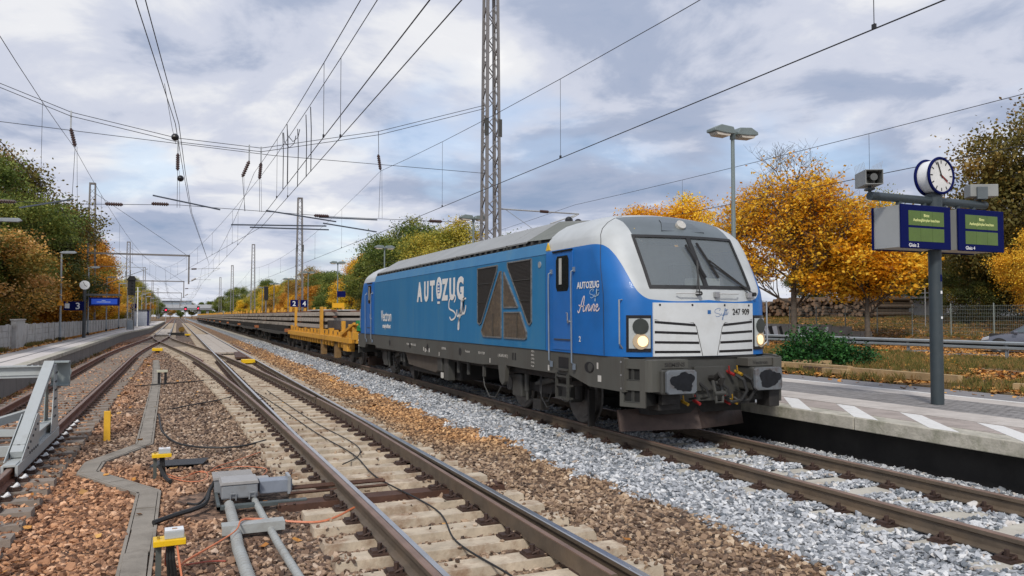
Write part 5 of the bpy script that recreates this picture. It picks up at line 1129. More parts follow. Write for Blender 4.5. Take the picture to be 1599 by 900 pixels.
sh = thing('platform_shelter', 'small pale glass shelter far along the left platform', 'shelter', (-5.6, 140, LZP)); MB().box(-1.2, 1.4, 0, 4, 0, 2.5).build('shelter_wall', mat('shelter_pale', (.42, .45, .50), .4), sh); MB().box(-1.4, 1.8, -.2, 4.2, 2.5, 2.65).build('shelter_roof', dark2_m, sh); MB().box(1.15, 1.38, -.05, .0, 0, 2.5).build('shelter_post', blue_s, sh)
wp = thing('white_post', 'slim white post in front of the distant shelter', 'post', (-5.4, 128, LZP)); MB().cyl((0, 0, 0), (0, 0, 5.9), .08, 8).build('post', white_m, wp)
fs = thing('blue_sign', 'distant blue sign board beside the shelter on the left platform', 'sign', (-6.2, 132, LZP)); MB().box(-1.6, .5, -.05, .05, 2.7, 3.5).build('sign_panel', blue_s, fs); MB().cyl((0, .1, 0), (0, .1, 2.8), .1, 8).build('sign_post', dark2_m, fs)
# far bridge, signals
br = thing('road_bridge', 'road bridge with a covered walkway crossing all tracks at the end of the view', 'bridge', (0, 560, 0))
conb = mat('bridge_grey', (.22, .23, .25), .8)
MB().box(-14, 60, -4, 4, 6.0, 7.2).build('bridge_deck', conb, br); MB().box(-14, 60, -4.2, -4, 7.2, 9.6).build('parapet', mat('parapet_pale', (.45, .47, .50), .7), br)
for x in (-11, 14, 19, 40): MB().box(x-.8, x+.8, -3, 3, -.5, 6).build('bridge_pier', conb, br)
MB().box(-9, 9, -2, 2, 9.6, 11.8).build('walkway', mat('walkway_bluegrey', (.28, .33, .38), .5), br); MB().box(-10, 10, -2.6, 2.6, 11.8, 12.2).build('walkway_roof', conb, br)
redl = mat('signal_red', (.8, .02, .06), .4, emit=(1, .02, .06), estr=2.5)
for x, y, z, lb in ((-3.6, 300, 4.1, 'distant red signal on the left below the bridge'), (3.0, 315, 4.6, 'distant red signal in the middle below the bridge'), (7.8, 330, 5.0, 'distant red signal nearest to the train below the bridge')):
    t_ = thing('railway_signal', lb, 'signal', (x, y, 0), 0, 'distant signals showing red'); MB().box(-.5, .5, -.1, .1, z-.9, z+.9).build('signal_head', black_m, t_); MB().cyl((0, -.12, z), (0, -.2, z), .24, 12).build('red_light', redl, t_); MB().cyl((0, .1, 0), (0, .1, z), .12, 6).build('signal_post', galv, t_)
# ================================================================== FOREGROUND EQUIPMENT
tr_m = mat('trough_concrete', (.27, .24, .20), .95, 0, .15, 3, .3, 25, dirt=(.11, .09, .07), dscale=2.5, damt=.6, coords='World')
trough = thing('cable_trough', 'long zigzag concrete cable trough with lids between the siding and the turnout', 'cable trough', (0, 0, 0))
TP = [(-.33, 5.5), (-.30, 11.15), (-1.16, 12.85), (-1.14, 13.75), (-.50, 15.3), (-.62, 30), (-.95, 44)]
KEEP = []
for (x0, y0), (x1, y1) in zip(TP, TP[1:]):
    L = math.hypot(x1-x0, y1-y0); n = max(1, round(L/.9)); KEEP.append((x0, y0, x1, y1, .155)); d = Vector((x1-x0, y1-y0, 0)).normalized(); rz = math.atan2(d.y, d.x)-math.pi/2
    lid = MB().box(-.105, .105, .006, L/n-.006, -.05, 0).mesh('lid', tr_m); wl = MB()
    wl.box(-.145, -.113, 0, L, -.25, .0).box(.113, .145, 0, L, -.25, .0)
    o = wl.build('trough_wall', tr_m, trough, (x0, y0, -.235), rz=rz)
    for k in range(n): inst('lid', lid, trough, (x0+d.x*L*k/n, y0+d.y*L*k/n, -.232+random.uniform(-.006, .006)), rz+random.uniform(-.012, .012))
for x, y in TP[1:-1]: MB().cyl((x, y, -.4), (x, y, -.236), .145, 8).build('corner_piece', tr_m, trough)
ybox = mat('box_yellow', (.80, .50, .01), .4, 0, .06, 5); gbox = mat('box_clear_grey', (.42, .45, .46), .2, 0, .06, 5)
def axle_box_counter(x, y, z, lb, h):
    t = thing('track_sensor_box', lb, 'sensor box', (x, y, z), R(2), 'yellow trackside sensor boxes'); t.scale = (.68, .68, .9)
    KEEP.append((x-.14, y, x-.139, y, .05))
    MB().box(-.16, -.09, -.03, .03, -.35, h).build('post', mat('post_green', (.085, .095, .085), .6), t)
    b_ = MB().prism([(-.19, h), (.19, h), (.19, h+.055), (-.19, h+.055)], 'y', -.13, .13).build('yellow_base', ybox, t, bevel=.006)
    cvr = MB().box(-.06, .17, -.08, .11, h+.055, h+.13).build('clear_cover', gbox, t, bevel=.008); MB().box(-.055, .165, -.075, .105, h+.131, h+.136).build('white_lid', white_m, cvr); MB().box(.03, .09, -.02, .03, h+.1365, h+.139).build('label', mat('label_brown', (.4, .25, .15)), cvr)
    MB().cyl((-.13, -.02, h+.055), (-.13, -.02, h+.085), .018, 8).build('lock_screw', mat('brass', (.45, .33, .08), .4, .6), b_)
    for k in range(3): MB().tube([(-.02+k*.03, 0, h), (-.02+k*.035, -.02, h-.15), (.0+k*.04, .02, h-.32), (.06+k*.05, .1, -.3)], .022, 6).build('hose', rubber_m, t)
    return t
axle_box_counter(-.03, 7.38, -.25, 'yellow sensor box nearest to the camera, beside the concrete trough', .36)
axle_box_counter(-.17, 12.25, -.25, 'yellow sensor box behind the nearer one, on the trough by the bend', .30)
yp = thing('marker_post', 'short yellow marker post standing in the ballast left of the trough', 'post', (-1.15, 16.1, -.27)); MB().box(-.055, .055, -.035, .035, 0, .56).build('post', mat('post_yellow', (.78, .44, .03), .6, 0, .1, 8), yp, bevel=.006)
for x, y, lb in ((-1.07, 52.7, 'yellow box on the ballast in front of the crossing of rails'), (1.15, 93, 'far yellow box right of the hand lever'), (3.05, 37.5, 'low yellow box between the rails beyond the frog')):
    t_ = thing('track_sensor_box', lb, 'sensor box', (x, y, -.25)); MB().box(-.3, .3, -.2, .2, .12, .3).build('yellow_base', ybox, t_, bevel=.02); MB().box(-.12, .12, -.1, .1, -.05, .12).build('foot', black_m, t_)
sv = thing('point_lever', 'yellow and black hand lever of a far turnout', 'lever', (.55, 98, -.25)); MB().cyl((0, -.1, .7), (0, .1, .7), .34, 16).build('lever_weight', mat('weight_yellow_black', (.16, .09, .01), .6, 0, .9, 3), sv); MB().box(-1.5, .3, -.2, .2, 0, .35).build('lever_stand', dark_m, sv)
pg_ = thing('signal_lamp_stump', 'small black trackside unit with a cream cap on the trough', 'trackside unit', (-.42, 28.6, -.25)); MB().box(-.14, -.06, -.05, .05, 0, .40).box(.06, .14, -.05, .05, 0, .40).build('legs', black_m, pg_); MB().box(-.17, .17, -.1, .1, .40, .47).build('cap', mat('cream', (.5, .48, .36), .6), pg_)
# point machine
pm = thing('point_machine', 'grey point machine with ribbed lids beside the turnout blade', 'point machine', (.46, 9.62, 0)); pm.scale = (.72, .84, 1)
gm = mat('machine_grey', (.30, .315, .33), .45, .25, .08, 5, dirt=(.18, .17, .16), dscale=5, damt=.5); gl = mat('machine_lid', (.36, .35, .34), .5, .1, .08, 6)
MB().box(.0, 1.42, .0, .12, -.21, -.17).box(.0, .05, 0, 1.15, -.21, -.15).box(.0, 1.35, 1.0, 1.1, -.21, -.16).build('base_frame', mat('base_dark', (.10, .12, .12), .5, .3), pm)
MB().box(.0, .62, .86, 1.30, -.17, .0).build('cable_housing', gm, pm, bevel=.01)
lid_ = MB().box(-.02, .64, .84, 1.32, .0, .03).build('ribbed_lid', gl, pm); 
for k in range(11): MB().box(-.01, .63, .86+k*.041, .875+k*.041, .03, .038).build('lid_rib', gl, lid_)
MB().box(.08, .66, .30, .72, -.15, .02).build('motor_housing', gm, pm, bevel=.02); ml = MB().prism([(.06, .02), (.68, .02), (.66, .06), (.09, .06)], 'y', .28, .74).build('motor_lid', gl, pm, bevel=.006)
for x in (.22, .52): MB().tube([(x, .27, -.16), (x, .27, -.08), (x+.09, .27, -.08), (x+.09, .27, -.16)], .012, 5).build('lid_clasp', gm, pm)
MB().box(.70, 1.24, .42, .66, -.14, .02).build('rod_cover', mat('rod_cover_blue', (.26, .29, .34), .4, .2), pm, bevel=.012); MB().box(1.16, 1.21, .38, .70, -.16, .06).build('rod_strap', galv, pm); MB().box(.64, .9, .72, .95, -.14, .0).build('joint_cover', gl, pm, bevel=.01)
for y_, z in ((.5, -.12), (.62, -.12), (.35, -.15)): MB().cyl((1.2, y_, z), (2.9, y_, z), .02, 6).build('drive_rod', steel_sl, pm)
KEEP += [(.45, 9.9, 1.9, 9.9, .42), (.45, 10.6, 1.15, 10.6, .42), (1.2, 10.1, 2.9, 10.1, .16)]
pipe_m = mat('pipe_grey', (.36, .375, .36), .55, 0, .08, 5, .1, 20, dirt=(.25, .22, .19), dscale=3, damt=.5)
for lb, pts, r_ in (('thicker grey conduit running from the point machine to the camera', [(.60, 9.75, -.19), (.60, 8.9, -.20), (.58, 8.0, -.205), (.61, 6.8, -.215), (.62, 5, -.23)] , .055), ('thinner corrugated grey conduit right of the thicker one', [(.90, 9.9, -.19), (.93, 9.0, -.21), (.96, 8.0, -.215), (1.02, 6.8, -.225), (1.06, 5, -.24)], .036)):
    t_ = thing('conduit', lb, 'pipe', (0, 0, 0), 0, 'grey conduits at the point machine'); MB().tube(pts, r_, 14).build('pipe', pipe_m, t_, smooth=50)
    rb = MB()
    for k in range(60):
        f = k/59; y = pts[0][1]+(pts[-1][1]-pts[0][1])*f; x = float(np.interp(-y, [-p[1] for p in pts], [p[0] for p in pts])); z = float(np.interp(-y, [-p[1] for p in pts], [p[2] for p in pts])); rb.cyl((x, y-.012, z), (x, y+.012, z), r_+.003, 14)
    rb.build('pipe_ribs', pipe_m, t_, smooth=50)['kind'] = 'stuff'
    for a, b in zip(pts, pts[1:]): KEEP.append((a[0], a[1], b[0], b[1], r_+.02))
bar = thing('pipe_clamp_bar', 'flat grey bar clamping both conduits', 'bar', (.46, 8.55, -.15)); bar.scale = (.85, 1, .7); MB().box(0, .74, 0, .17, -.02, .035).build('bar', pipe_m, bar, bevel=.006); MB().box(0, .74, -.012, 0, -.1, .035).build('bar_lip', pipe_m, bar); KEEP.append((.42, 8.63, 1.16, 8.63, .1))
def cable(lb, pts, r_, m, n=8):
    P = [Vector(p) for p in pts]; q = [P[0]]+P+[P[-1]]; o = []
    for i in range(1, len(q)-2):
        for k in range(n):
            t = k/n; a, b, c, d = q[i-1], q[i], q[i+1], q[i+2]; v = .5*((2*b)+(c-a)*t+(2*a-5*b+4*c-d)*t*t+(3*b-a-3*c+d)*t**3); o.append(v)
    o.append(P[-1]); ob = MB().tube(o, r_, 6).build('cable', m); tag(ob, lb, 'cable'); return ob
org = mat('cable_orange', (.62, .20, .09), .5, 0, .1, 5)
for k in range(2): cable(['orange cable running from the nearest sensor box across the conduits to the rail', 'orange cable lying close along the first one to the rail'][k], [(.0, 7.38, .05), (.03, 7.45, -.15), (.12, 7.75, -.2+.01*k), (.55, 8.25, -.12), (.66, 8.62+.03*k, -.10), (.85, 8.70+.04*k, -.13), (1.45, 8.5+.03*k, -.17), (1.9, 8.85+.03*k, -.14)], .0075, org)
cable('orange cable hanging in front of the nearest sensor box', [(.03, 7.32, .08), (.06, 7.2, -.1), (.10, 6.9, -.22), (.2, 6.5, -.25)], .009, org); cable('thin red cable behind the nearest sensor box', [(-.04, 7.4, .08), (-.06, 7.5, -.1), (-.02, 7.7, -.22), (.3, 7.75, -.23), (.45, 7.7, -.23)], .008, mat('cable_red', (.35, .08, .05), .5))
for k, p in enumerate(([(-.1, 12.2, -.22), (.1, 11.85, -.23), (.3, 12.2, -.23), (.45, 12.1, -.22), (.6, 12.5, -.22), (.9, 12.9, -.22), (1.3, 13.4, -.2)], [(-.08, 12.0, -.23), (.15, 11.6, -.23), (.35, 11.5, -.22), (.44, 11.8, -.22), (.38, 12.2, -.22), (.2, 12.05, -.22)], [(.5, 12.2, -.22), (.9, 12.35, -.22), (1.25, 12.0, -.22), (1.1, 11.3, -.2)])):
    cable(['orange cable from the rear sensor box towards the rail', 'orange cable loop on the stones behind the point machine', 'orange cable end curling behind the point machine'][k], p, .0065, org)
cable('long black cable snaking over the ballast from the trough to the rail', [(-.35, 19.4, -.2), (-.28, 17.6, -.2), (-.22, 16.4, -.19), (.0, 15.0, -.19), (.3, 14.35, -.19), (.7, 14.05, -.19), (1.1, 14.1, -.19), (1.5, 14.5, -.18)], .018, rubber_m)
cable('black cable at the point machine ending on the stones', [(.47, 10.5, -.05), (.40, 10.3, -.12), (.32, 9.85, -.18), (.0, 9.55, -.2), (-.2, 9.35, -.21)], .028, rubber_m); cable('thin black cable on the point machine', [(.5, 10.9, -.08), (.42, 10.5, -.15), (.28, 10.0, -.19), (.15, 10.1, -.2)], .014, rubber_m)
cable('black cable crossing the trough farther back', [(-1.2, 27.5, -.2), (-.4, 27.9, -.19), (.6, 28.6, -.19), (1.4, 28.9, -.18)], .02, rubber_m); cable('black cable on the stones left of the turnout', [(-.1, 20.4, -.2), (.5, 21.3, -.2), (1.2, 22.2, -.19), (1.5, 23, -.18)], .016, rubber_m)
cable('thin dark wire lying across the sleepers between the rails', [(2.05, 26, -.17), (2.3, 20, -.17), (2.45, 15, -.165), (2.62, 12.4, -.165), (2.55, 10.5, -.165), (2.75, 8.5, -.165), (2.55, 7.2, -.165), (2.65, 6.0, -.165), (2.6, 5, -.165)], .010, rubber_m)
cable('second thin dark wire lying across the sleepers', [(2.5, 24, -.17), (2.65, 17, -.17), (2.85, 13.5, -.165), (2.7, 12.3, -.165), (2.3, 11.6, -.165)], .009, rubber_m)
cable('black hose between trough lids and the rear sensor box', [(-.2, 12.2, -.1), (-.12, 12.0, -.22), (-.05, 11.7, -.24)], .03, rubber_m)
plate = thing('rubber_mat', 'dark flat mat lying under the rear sensor box', 'mat', (.05, 13.05, -.225)); MB().prism([(-.4, -.2), (.35, -.25), (.45, .25), (-.3, .3)], 'z', 0, .01).build('mat_sheet', black_m, plate); KEEP.append((-.2, 13.05, .35, 13.05, .2))
# buffer stop on the siding
bs = thing('buffer_stop', 'grey steel buffer stop clamped on the rails of the siding', 'buffer stop', (XS, 12, 0))
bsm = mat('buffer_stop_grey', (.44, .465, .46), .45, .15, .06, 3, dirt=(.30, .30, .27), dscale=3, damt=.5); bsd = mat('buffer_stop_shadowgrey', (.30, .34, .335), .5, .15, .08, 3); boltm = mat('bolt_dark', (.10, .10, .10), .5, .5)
for s in (-1, 1):
    x = s*G
    MB().box(x-.075, x+.075, .25, 4.25, .012, .045).box(x-.10, x-.065, .25, 4.25, -.12, .03).box(x+.065, x+.10, .25, 4.25, -.12, .03).build('rail_shoe', bsm, bs, bevel=.004)
    MB().box(x-.02, x+.02, .9, 4.1, .045, .22).box(x-.07, x+.07, .9, 4.1, .20, .225).build('base_girder', bsm, bs)
    st_ = MB().beam((x, .75, .10), (x, 3.65, 1.22), .16, .10).build('strut', bsm, bs, bevel=.006)
    for q in (-1, 1): MB().prism([(.45, .045), (1.9, .045), (2.0, .50), (1.75, .56)], 'x', x+q*.10-.006, x+q*.10+.006).build('gusset', bsm, st_)
    MB().prism([(3.25, .045), (4.15, .045), (3.98, .55), (3.85, 1.2), (3.55, 1.2), (3.45, .6)], 'x', x+.085, x+.097).build('upright_plate', bsm, bs)
    MB().prism([(3.45, .045), (3.95, .045), (3.85, 1.2), (3.65, 1.2)], 'x', x-.05, x-.038).build('upright_plate', bsd, bs)
    for k in range(6):
        for q in (0, 1): MB().cyl((x+.097, 3.55+.13*q+.02*k, .30+k*.15), (x+.112, 3.55+.13*q+.02*k, .30+k*.15), .020, 6).build('bolt', boltm, bs)
    for k in range(5): MB().cyl((x+.106, .95+.2*k, .16+k*.06), (x+.12, .95+.2*k, .16+k*.06), .02, 6).cyl((x+.10, 1.1+.17*k, .07), (x+.12, 1.1+.17*k, .07), .02, 6).build('bolt', boltm, bs)
    bh = MB().box(x-.02, x+.28, 4.02, 4.05, .78, 1.24).box(x-.02, x+.28, 3.78, 4.02, 1.215, 1.24).box(x-.02, x+.28, 3.8, 4.02, .80, .82).build('buffer_bracket', bsd, bs); MB().cyl((x+.1, 4.05, 1.02), (x+.1, 4.3, 1.02), .10, 14).cyl((x+.1, 4.3, 1.02), (x+.1, 4.34, 1.02), .17, 18).build('buffer', bsd, bs)
MB().box(-G-.5, G-.05, 3.62, 3.66, 1.02, 1.18).box(-G-.5, G-.05, 3.55, 3.80, 1.165, 1.185).box(-G-.5, G-.05, 3.55, 3.80, .98, 1.0).build('cross_beam', bsm, bs); mb = MB()
for k in range(6): mb.box(G-.33+.09*(k % 3), G-.28+.09*(k % 3), 3.60+.09*(k//3), 3.64+.09*(k//3), 1.186, 1.196)
mb.build('joint_bolts', boltm, bs)['kind'] = 'stuff'
MB().beam((-G, 1.2, .15), (G-.15, 3.1, .45), .10, .12).beam((-G, 3.0, .12), (G-.1, 2.0, .25), .09).beam((-G, 1.0, .12), (G, 1.0, .12), .09, .14).beam((-G, 2.1, .3), (G-.1, 1.55, .3), .07, .10).build('bracing', bsm, bs)
# ================================================================== STONES
def stone_collection(name, m, n, seed):
    c = bpy.data.collections.new(name); r = np.random.default_rng(seed)
    for k in range(n):
        bm = bmesh.new(); sc = np.array([.62, .44, .30])*r.uniform(.8, 1.25, 3); P_ = r.normal(size=(13, 3)); P_ /= np.linalg.norm(P_, axis=1)[:, None]
        for p in P_: bm.verts.new(tuple(p*sc*r.uniform(.8, 1.15)))
        h = bmesh.ops.convex_hull(bm, input=bm.verts[:]); bmesh.ops.delete(bm, geom=[g for g in h['geom_interior'] if isinstance(g, bmesh.types.BMVert)], context='VERTS')
        me = bpy.data.meshes.new('stone'); bm.to_mesh(me); bm.free(); me.materials.append(m); o = bpy.data.objects.new(name+'_piece', me); c.objects.link(o)
    return c
def scatter(name, pts, scale, coll, nvar, tilt=3.1, label=None):
    me = bpy.data.meshes.new(name); me.vertices.add(len(pts)); me.vertices.foreach_set('co', pts.reshape(-1).astype(np.float32)); n = len(pts)
    rot = np.stack([RNG.uniform(-tilt, tilt, n) if tilt < 1 else RNG.normal(0, .45, n), RNG.uniform(-tilt, tilt, n) if tilt < 1 else RNG.normal(0, .45, n), RNG.uniform(-3.1, 3.1, n)], -1)
    for nm, ty, dat, key in (('rot', 'FLOAT_VECTOR', rot, 'vector'), ('scl', 'FLOAT', scale, 'value'), ('idx', 'INT', RNG.integers(0, nvar, n), 'value')):
        at = me.attributes.new(nm, ty, 'POINT'); at.data.foreach_set(key, np.asarray(dat).reshape(-1).astype(np.int32 if ty == 'INT' else np.float32))
    o = bpy.data.objects.new(name, me); COL.objects.link(o); o['kind'] = 'stuff'
    g = bpy.data.node_groups.new(name, 'GeometryNodeTree'); g.interface.new_socket('Geometry', in_out='INPUT', socket_type='NodeSocketGeometry'); g.interface.new_socket('Geometry', in_out='OUTPUT', socket_type='NodeSocketGeometry')
    N = g.nodes; L = g.links; gi = N.new('NodeGroupInput'); go = N.new('NodeGroupOutput'); ip = N.new('GeometryNodeInstanceOnPoints'); ci = N.new('GeometryNodeCollectionInfo')
    ci.inputs['Collection'].default_value = coll; ci.inputs['Separate Children'].default_value = True; ci.inputs['Reset Children'].default_value = True
    def na(nm, ty): a = N.new('GeometryNodeInputNamedAttribute'); a.data_type = ty; a.inputs[0].default_value = nm; return a.outputs['Attribute']
    L.new(gi.outputs[0], ip.inputs['Points']); L.new(ci.outputs[0], ip.inputs['Instance']); ip.inputs['Pick Instance'].default_value = True
    L.new(na('idx', 'INT'), ip.inputs['Instance Index']); e2r = N.new('FunctionNodeEulerToRotation'); L.new(na('rot', 'FLOAT_VECTOR'), e2r.inputs[0]); L.new(e2r.outputs[0], ip.inputs['Rotation'])
    L.new(na('scl', 'FLOAT'), ip.inputs['Scale']); L.new(ip.outputs[0], go.inputs[0]); md = o.modifiers.new('scatter', 'NODES'); md.node_group = g; return o
# ================================================================== TREES AND PLANTS
bark_m = mat('bark', (.10, .082, .065), .9, 0, .3, 5, .5, 18, dirt=(.05, .045, .03), dscale=3); bark2 = mat('bark_dark', (.045, .036, .03), .9, 0, .3, 5)
def leafm(n, cols, tr=.25): return ramp_mat(n, [(.12+.76*i/(len(cols)-1), c) for i, c in enumerate(cols)], .6, 'clump', translucent=tr)
PAL = {'g': leafm('leaf_green', [(0.069, 0.108, 0.023), (0.117, 0.166, 0.035), (0.196, 0.235, 0.049), (0.313, 0.304, 0.058)]),
 'dg': leafm('leaf_dark', [(.10, .085, .02), (0.049, 0.070, 0.019), (0.088, 0.108, 0.027), (0.166, 0.166, 0.035), (0.352, 0.235, 0.039)]),
 'yg': leafm('leaf_yellow_green', [(0.177, 0.196, 0.035), (0.293, 0.293, 0.043), (0.470, 0.392, 0.058), (0.645, 0.451, 0.058)]),
 'y': leafm('leaf_yellow', [(0.487, 0.276, 0.019), (0.780, 0.470, 0.032), (0.850, 0.617, 0.048), (0.390, 0.325, 0.040)]),
 'o': leafm('leaf_orange', [(.26, .11, .015), (.50, .21, .02), (.68, .32, .035), (.78, .44, .08)]),
 'o2': leafm('leaf_bright_orange', [(0.730, 0.308, 0.016), (0.850, 0.487, 0.032), (0.850, 0.617, 0.048)]),
 'ol': leafm('leaf_olive', [(.09, .08, .022), (.15, .13, .032), (.21, .17, .045), (.31, .19, .045)]),
 'og': leafm('leaf_orange_green', [(.11, .13, .03), (.24, .20, .045), (.60, .32, .07), (.80, .50, .22)]),
 'br': leafm('leaf_brown', [(0.196, 0.147, 0.043), (0.392, 0.235, 0.058), (0.587, 0.313, 0.058), (0.196, 0.196, 0.039)]),
 'p': leafm('leaf_pale', [(0.325, 0.308, 0.097), (0.487, 0.422, 0.130), (0.617, 0.487, 0.162)]),
 'yo': leafm('leaf_yellow_orange', [(0.812, 0.390, 0.032), (0.850, 0.585, 0.048), (0.650, 0.325, 0.032), (0.850, 0.682, 0.097)])}
def leaf_quads(C, size, r, flat=.0):
    n = len(C); nrm = r.normal(size=(n, 3)); nrm[:, 2] = np.abs(nrm[:, 2])+flat; nrm /= np.linalg.norm(nrm, axis=1)[:, None]
    a = np.cross(nrm, r.normal(size=(n, 3))); a /= np.linalg.norm(a, axis=1)[:, None]; b = np.cross(nrm, a); s = (size*r.uniform(.6, 1.35, n))[:, None]
    return np.stack([C-a*s*.6, C-b*s*.38+nrm*s*.08, C+a*s*.6, C+b*s*.38-nrm*s*.05], 1)
def crown_mesh(seed, ncl, per, size, rx, z0, z1, clr, gap=.0, low=1.):
    r = np.random.default_rng(seed); C = []; tips = []; CL = []
    for k in range(ncl):
        d = r.normal(size=3); d /= np.linalg.norm(d); q = r.uniform(.5, 1)**.5; f = 1+.28*math.sin(3*math.atan2(d[1], d[0])+seed)+.18*math.sin(5*d[2]+seed)
        zc = (z0+z1)/2+d[2]*q*(z1-z0)/2*.88; prof = math.sqrt(max(.05, 1-((zc-(z0+z1)/2)/((z1-z0)/2))**2)); hw = rx*q*f*(.5+.5*prof)
        c = np.array([d[0]*hw, d[1]*hw, zc]); tips.append(c); cr = clr*r.uniform(.6, 1.25)
        m = int(per*r.uniform(.5, 1.4)); P = r.normal(size=(m, 3))*cr*np.array([.55, .55, .36]); C.append(c+P); CL.append(np.full(m, r.uniform(0, 1)))
    return leaf_quads(np.concatenate(C), size, r, .25), tips, np.concatenate(CL)
def tree_wood(tips, h, r0, seed, nl=26):
    r = np.random.default_rng(seed); tr = MB(); tr.tube([(0, 0, -.5), (.03*r.normal(), .0, h*.25), (.08*r.normal(), .08*r.normal(), h*.55), (.1, 0, h*.85)], [r0, r0*.82, r0*.5, r0*.12], 9)
    br = MB()
    for k in r.permutation(len(tips))[:nl]:
        t = tips[k]; zb = max(h*.16, min(h*.7, t[2]*.62)); mid = (t[0]*.45, t[1]*.45, zb+(t[2]-zb)*.35); br.tube([(0, 0, zb), mid, tuple(t)], [r0*.30*(1-zb/h)+.02, r0*.15*(1-zb/h)+.015, .012], 5)
    return tr, br
VARS = {}
for nm, a in {'broad': (1, 130, 330, .135, 3.3, 1.2, 10, 1.0), 'tall': (2, 130, 330, .13, 2.4, .9, 10, .85), 'full': (3, 160, 300, .14, 3.5, .3, 9.6, .95), 'round': (4, 120, 330, .135, 3.6, 1.5, 9.6, .95), 'sparse': (5, 70, 110, .12, 3., 2.0, 10, 1.0)}.items():
    V, tips, CL = crown_mesh(*a); me = quads_mesh('crown_'+nm, V, PAL['g'], CL); tr, br = tree_wood(tips, 9.3, .2, a[0]+40); VARS[nm] = (me, tr.mesh('trunk', bark2, smooth=60), br.mesh('limbs', bark2))
def put_tree(name, x, y, h, var, pal, label, group=None, z0=0., w=1.):
    t = thing(name, label, 'tree', (x, y, z0), random.uniform(0, 6.3), group); s = (h-z0)/10.; me, tr, br = VARS[var]; sxy = s*w
    c = inst('crown', me, t, (0, 0, 0), 0, (sxy, sxy, s)); c['kind'] = 'stuff'
    c.material_slots[0].link = 'OBJECT'; c.material_slots[0].material = PAL[pal]
    inst('trunk', tr, t, (0, 0, 0), 0, (sxy, sxy, s)); inst('limbs', br, t, (0, 0, 0), 0, (sxy, sxy, s)); return t
CN = {'ol': 'olive', 'g': 'green', 'dg': 'dark green', 'yg': 'yellowish green', 'y': 'yellow', 'o': 'orange', 'o2': 'bright orange', 'og': 'orange and green', 'br': 'brownish', 'p': 'pale half-bare', 'yo': 'golden orange'}
LT = [(-13.0, 64, 14.6, 'g'), (-14, 80, 17.2, 'ol'), (-10.8, 56, 8.4, 'og'), (-14.5, 86, 15.2, 'ol'), (-10.6, 71, 7.6, 'o'), (-12.2, 98, 13.8, 'o'), (-14.0, 139, 16.3, 'o'), (-10.8, 96, 7.3, 'y'), (-14.0, 165, 15.0, 'p'), (-13.0, 184, 13.6, 'p'), (-12, 196, 10.4, 'yg'), (-13.0, 267, 14.9, 'yg'), (-12.5, 323, 15.2, 'g'), (-12.5, 423, 15.3, 'yg'), (-12.0, 547, 14.7, 'g'), (-13, 700, 13.6, 'g'), (-11, 113, 8.6, 'o'), (-12, 60, 11.6, 'g'), (-11.3, 75, 10.8, 'dg'), (-17.0, 127, 17.4, 'g'), (-10.8, 84, 8.2, 'o'), (-12.5, 48, 11.6, 'dg'), (-12, 128, 9.5, 'yo'), (-12, 148, 9.6, 'y'), (-12.2, 225, 11, 'yo'), (-12.5, 245, 11.5, 'g'), (-18, 70, 15.5, 'g'), (-19, 100, 16, 'dg'), (-13, 36, 11, 'dg'), (-11.6, 170, 8.5, 'yg'), (-12, 300, 12, 'o'), (-12.4, 370, 13, 'yg'), (-16, 210, 13, 'g'), (-16, 480, 15, 'dg')]
LBL_L = ['first', 'second', 'third', 'fourth', 'fifth', 'sixth', 'seventh', 'eighth', 'ninth', 'tenth']
def ordl(k): return ORD[k] if k < 20 else '%s after the twentieth' % ORD[k-20]
cnt = {}
for k, (x, y, h, p) in enumerate(sorted(LT, key=lambda t: t[1])):
    cnt[p] = cnt.get(p, 0)+1; q = ORD[cnt[p]-1]
    v = ['broad', 'full', 'tall', 'round'][k % 4] if p != 'p' else 'sparse'
    if h < 11: v = 'full'
    put_tree('broadleaf_tree', x, y, h, v, p, '%s %s tree behind the left platform fence, counted from the near end' % (q, CN[p]), 'trees behind the left platform', .2, 1.3 if h < 11 else .95 if x < -12.8 else .85)
RT = [(24.0, 806, 14, 'g'), (26.0, 677, 15.7, 'g'), (26.0, 543, 15.5, 'g'), (27.0, 448, 17, 'g'), (28.0, 380, 17.0, 'g'), (28.0, 298, 13.1, 'yg'), (31.0, 302, 16.5, 'g'), (27.0, 239, 12.6, 'y'), (30.0, 236, 13.0, 'g'), (27.0, 196, 12.5, 'yg'), (27.0, 171, 13.0, 'br'), (28.0, 157, 12.4, 'g'), (24.0, 148, 8.6, 'o'), (27.0, 141, 10.8, 'g'), (25.0, 120, 8.3, 'y'), (28.0, 127, 12.2, 'o'), (28.5, 118, 12.9, 'yo'), (25.0, 106, 11.5, 'g'), (28.0, 107, 14.9, 'g'), (29.0, 98, 15.3, 'g'), (28.0, 89, 13.6, 'yg'), (29.0, 82, 13.4, 'yg'), (25, 190, 8.4, 'o'), (24.5, 213, 8, 'br'), (25, 262, 9, 'yg'), (26, 340, 10, 'y'), (24.5, 169, 7.4, 'yo'), (24, 134, 6.5, 'g'), (24, 97, 7.6, 'dg'), (36.0, 86, 10.6, 'g'), (36.0, 79, 11.8, 'g'), (35.0, 74, 12.4, 'g'), (43.0, 66, 13.6, 'o2'), (47.0, 64, 14.6, 'o2'), (3, 760, 15, 'g'), (-5, 700, 13, 'br'), (12, 720, 14, 'dg'), (20, 740, 15, 'g'), (33, 150, 13, 'dg'), (34, 200, 14, 'dg'), (46.0, 59, 8.1, 'o')]
cnt = {}
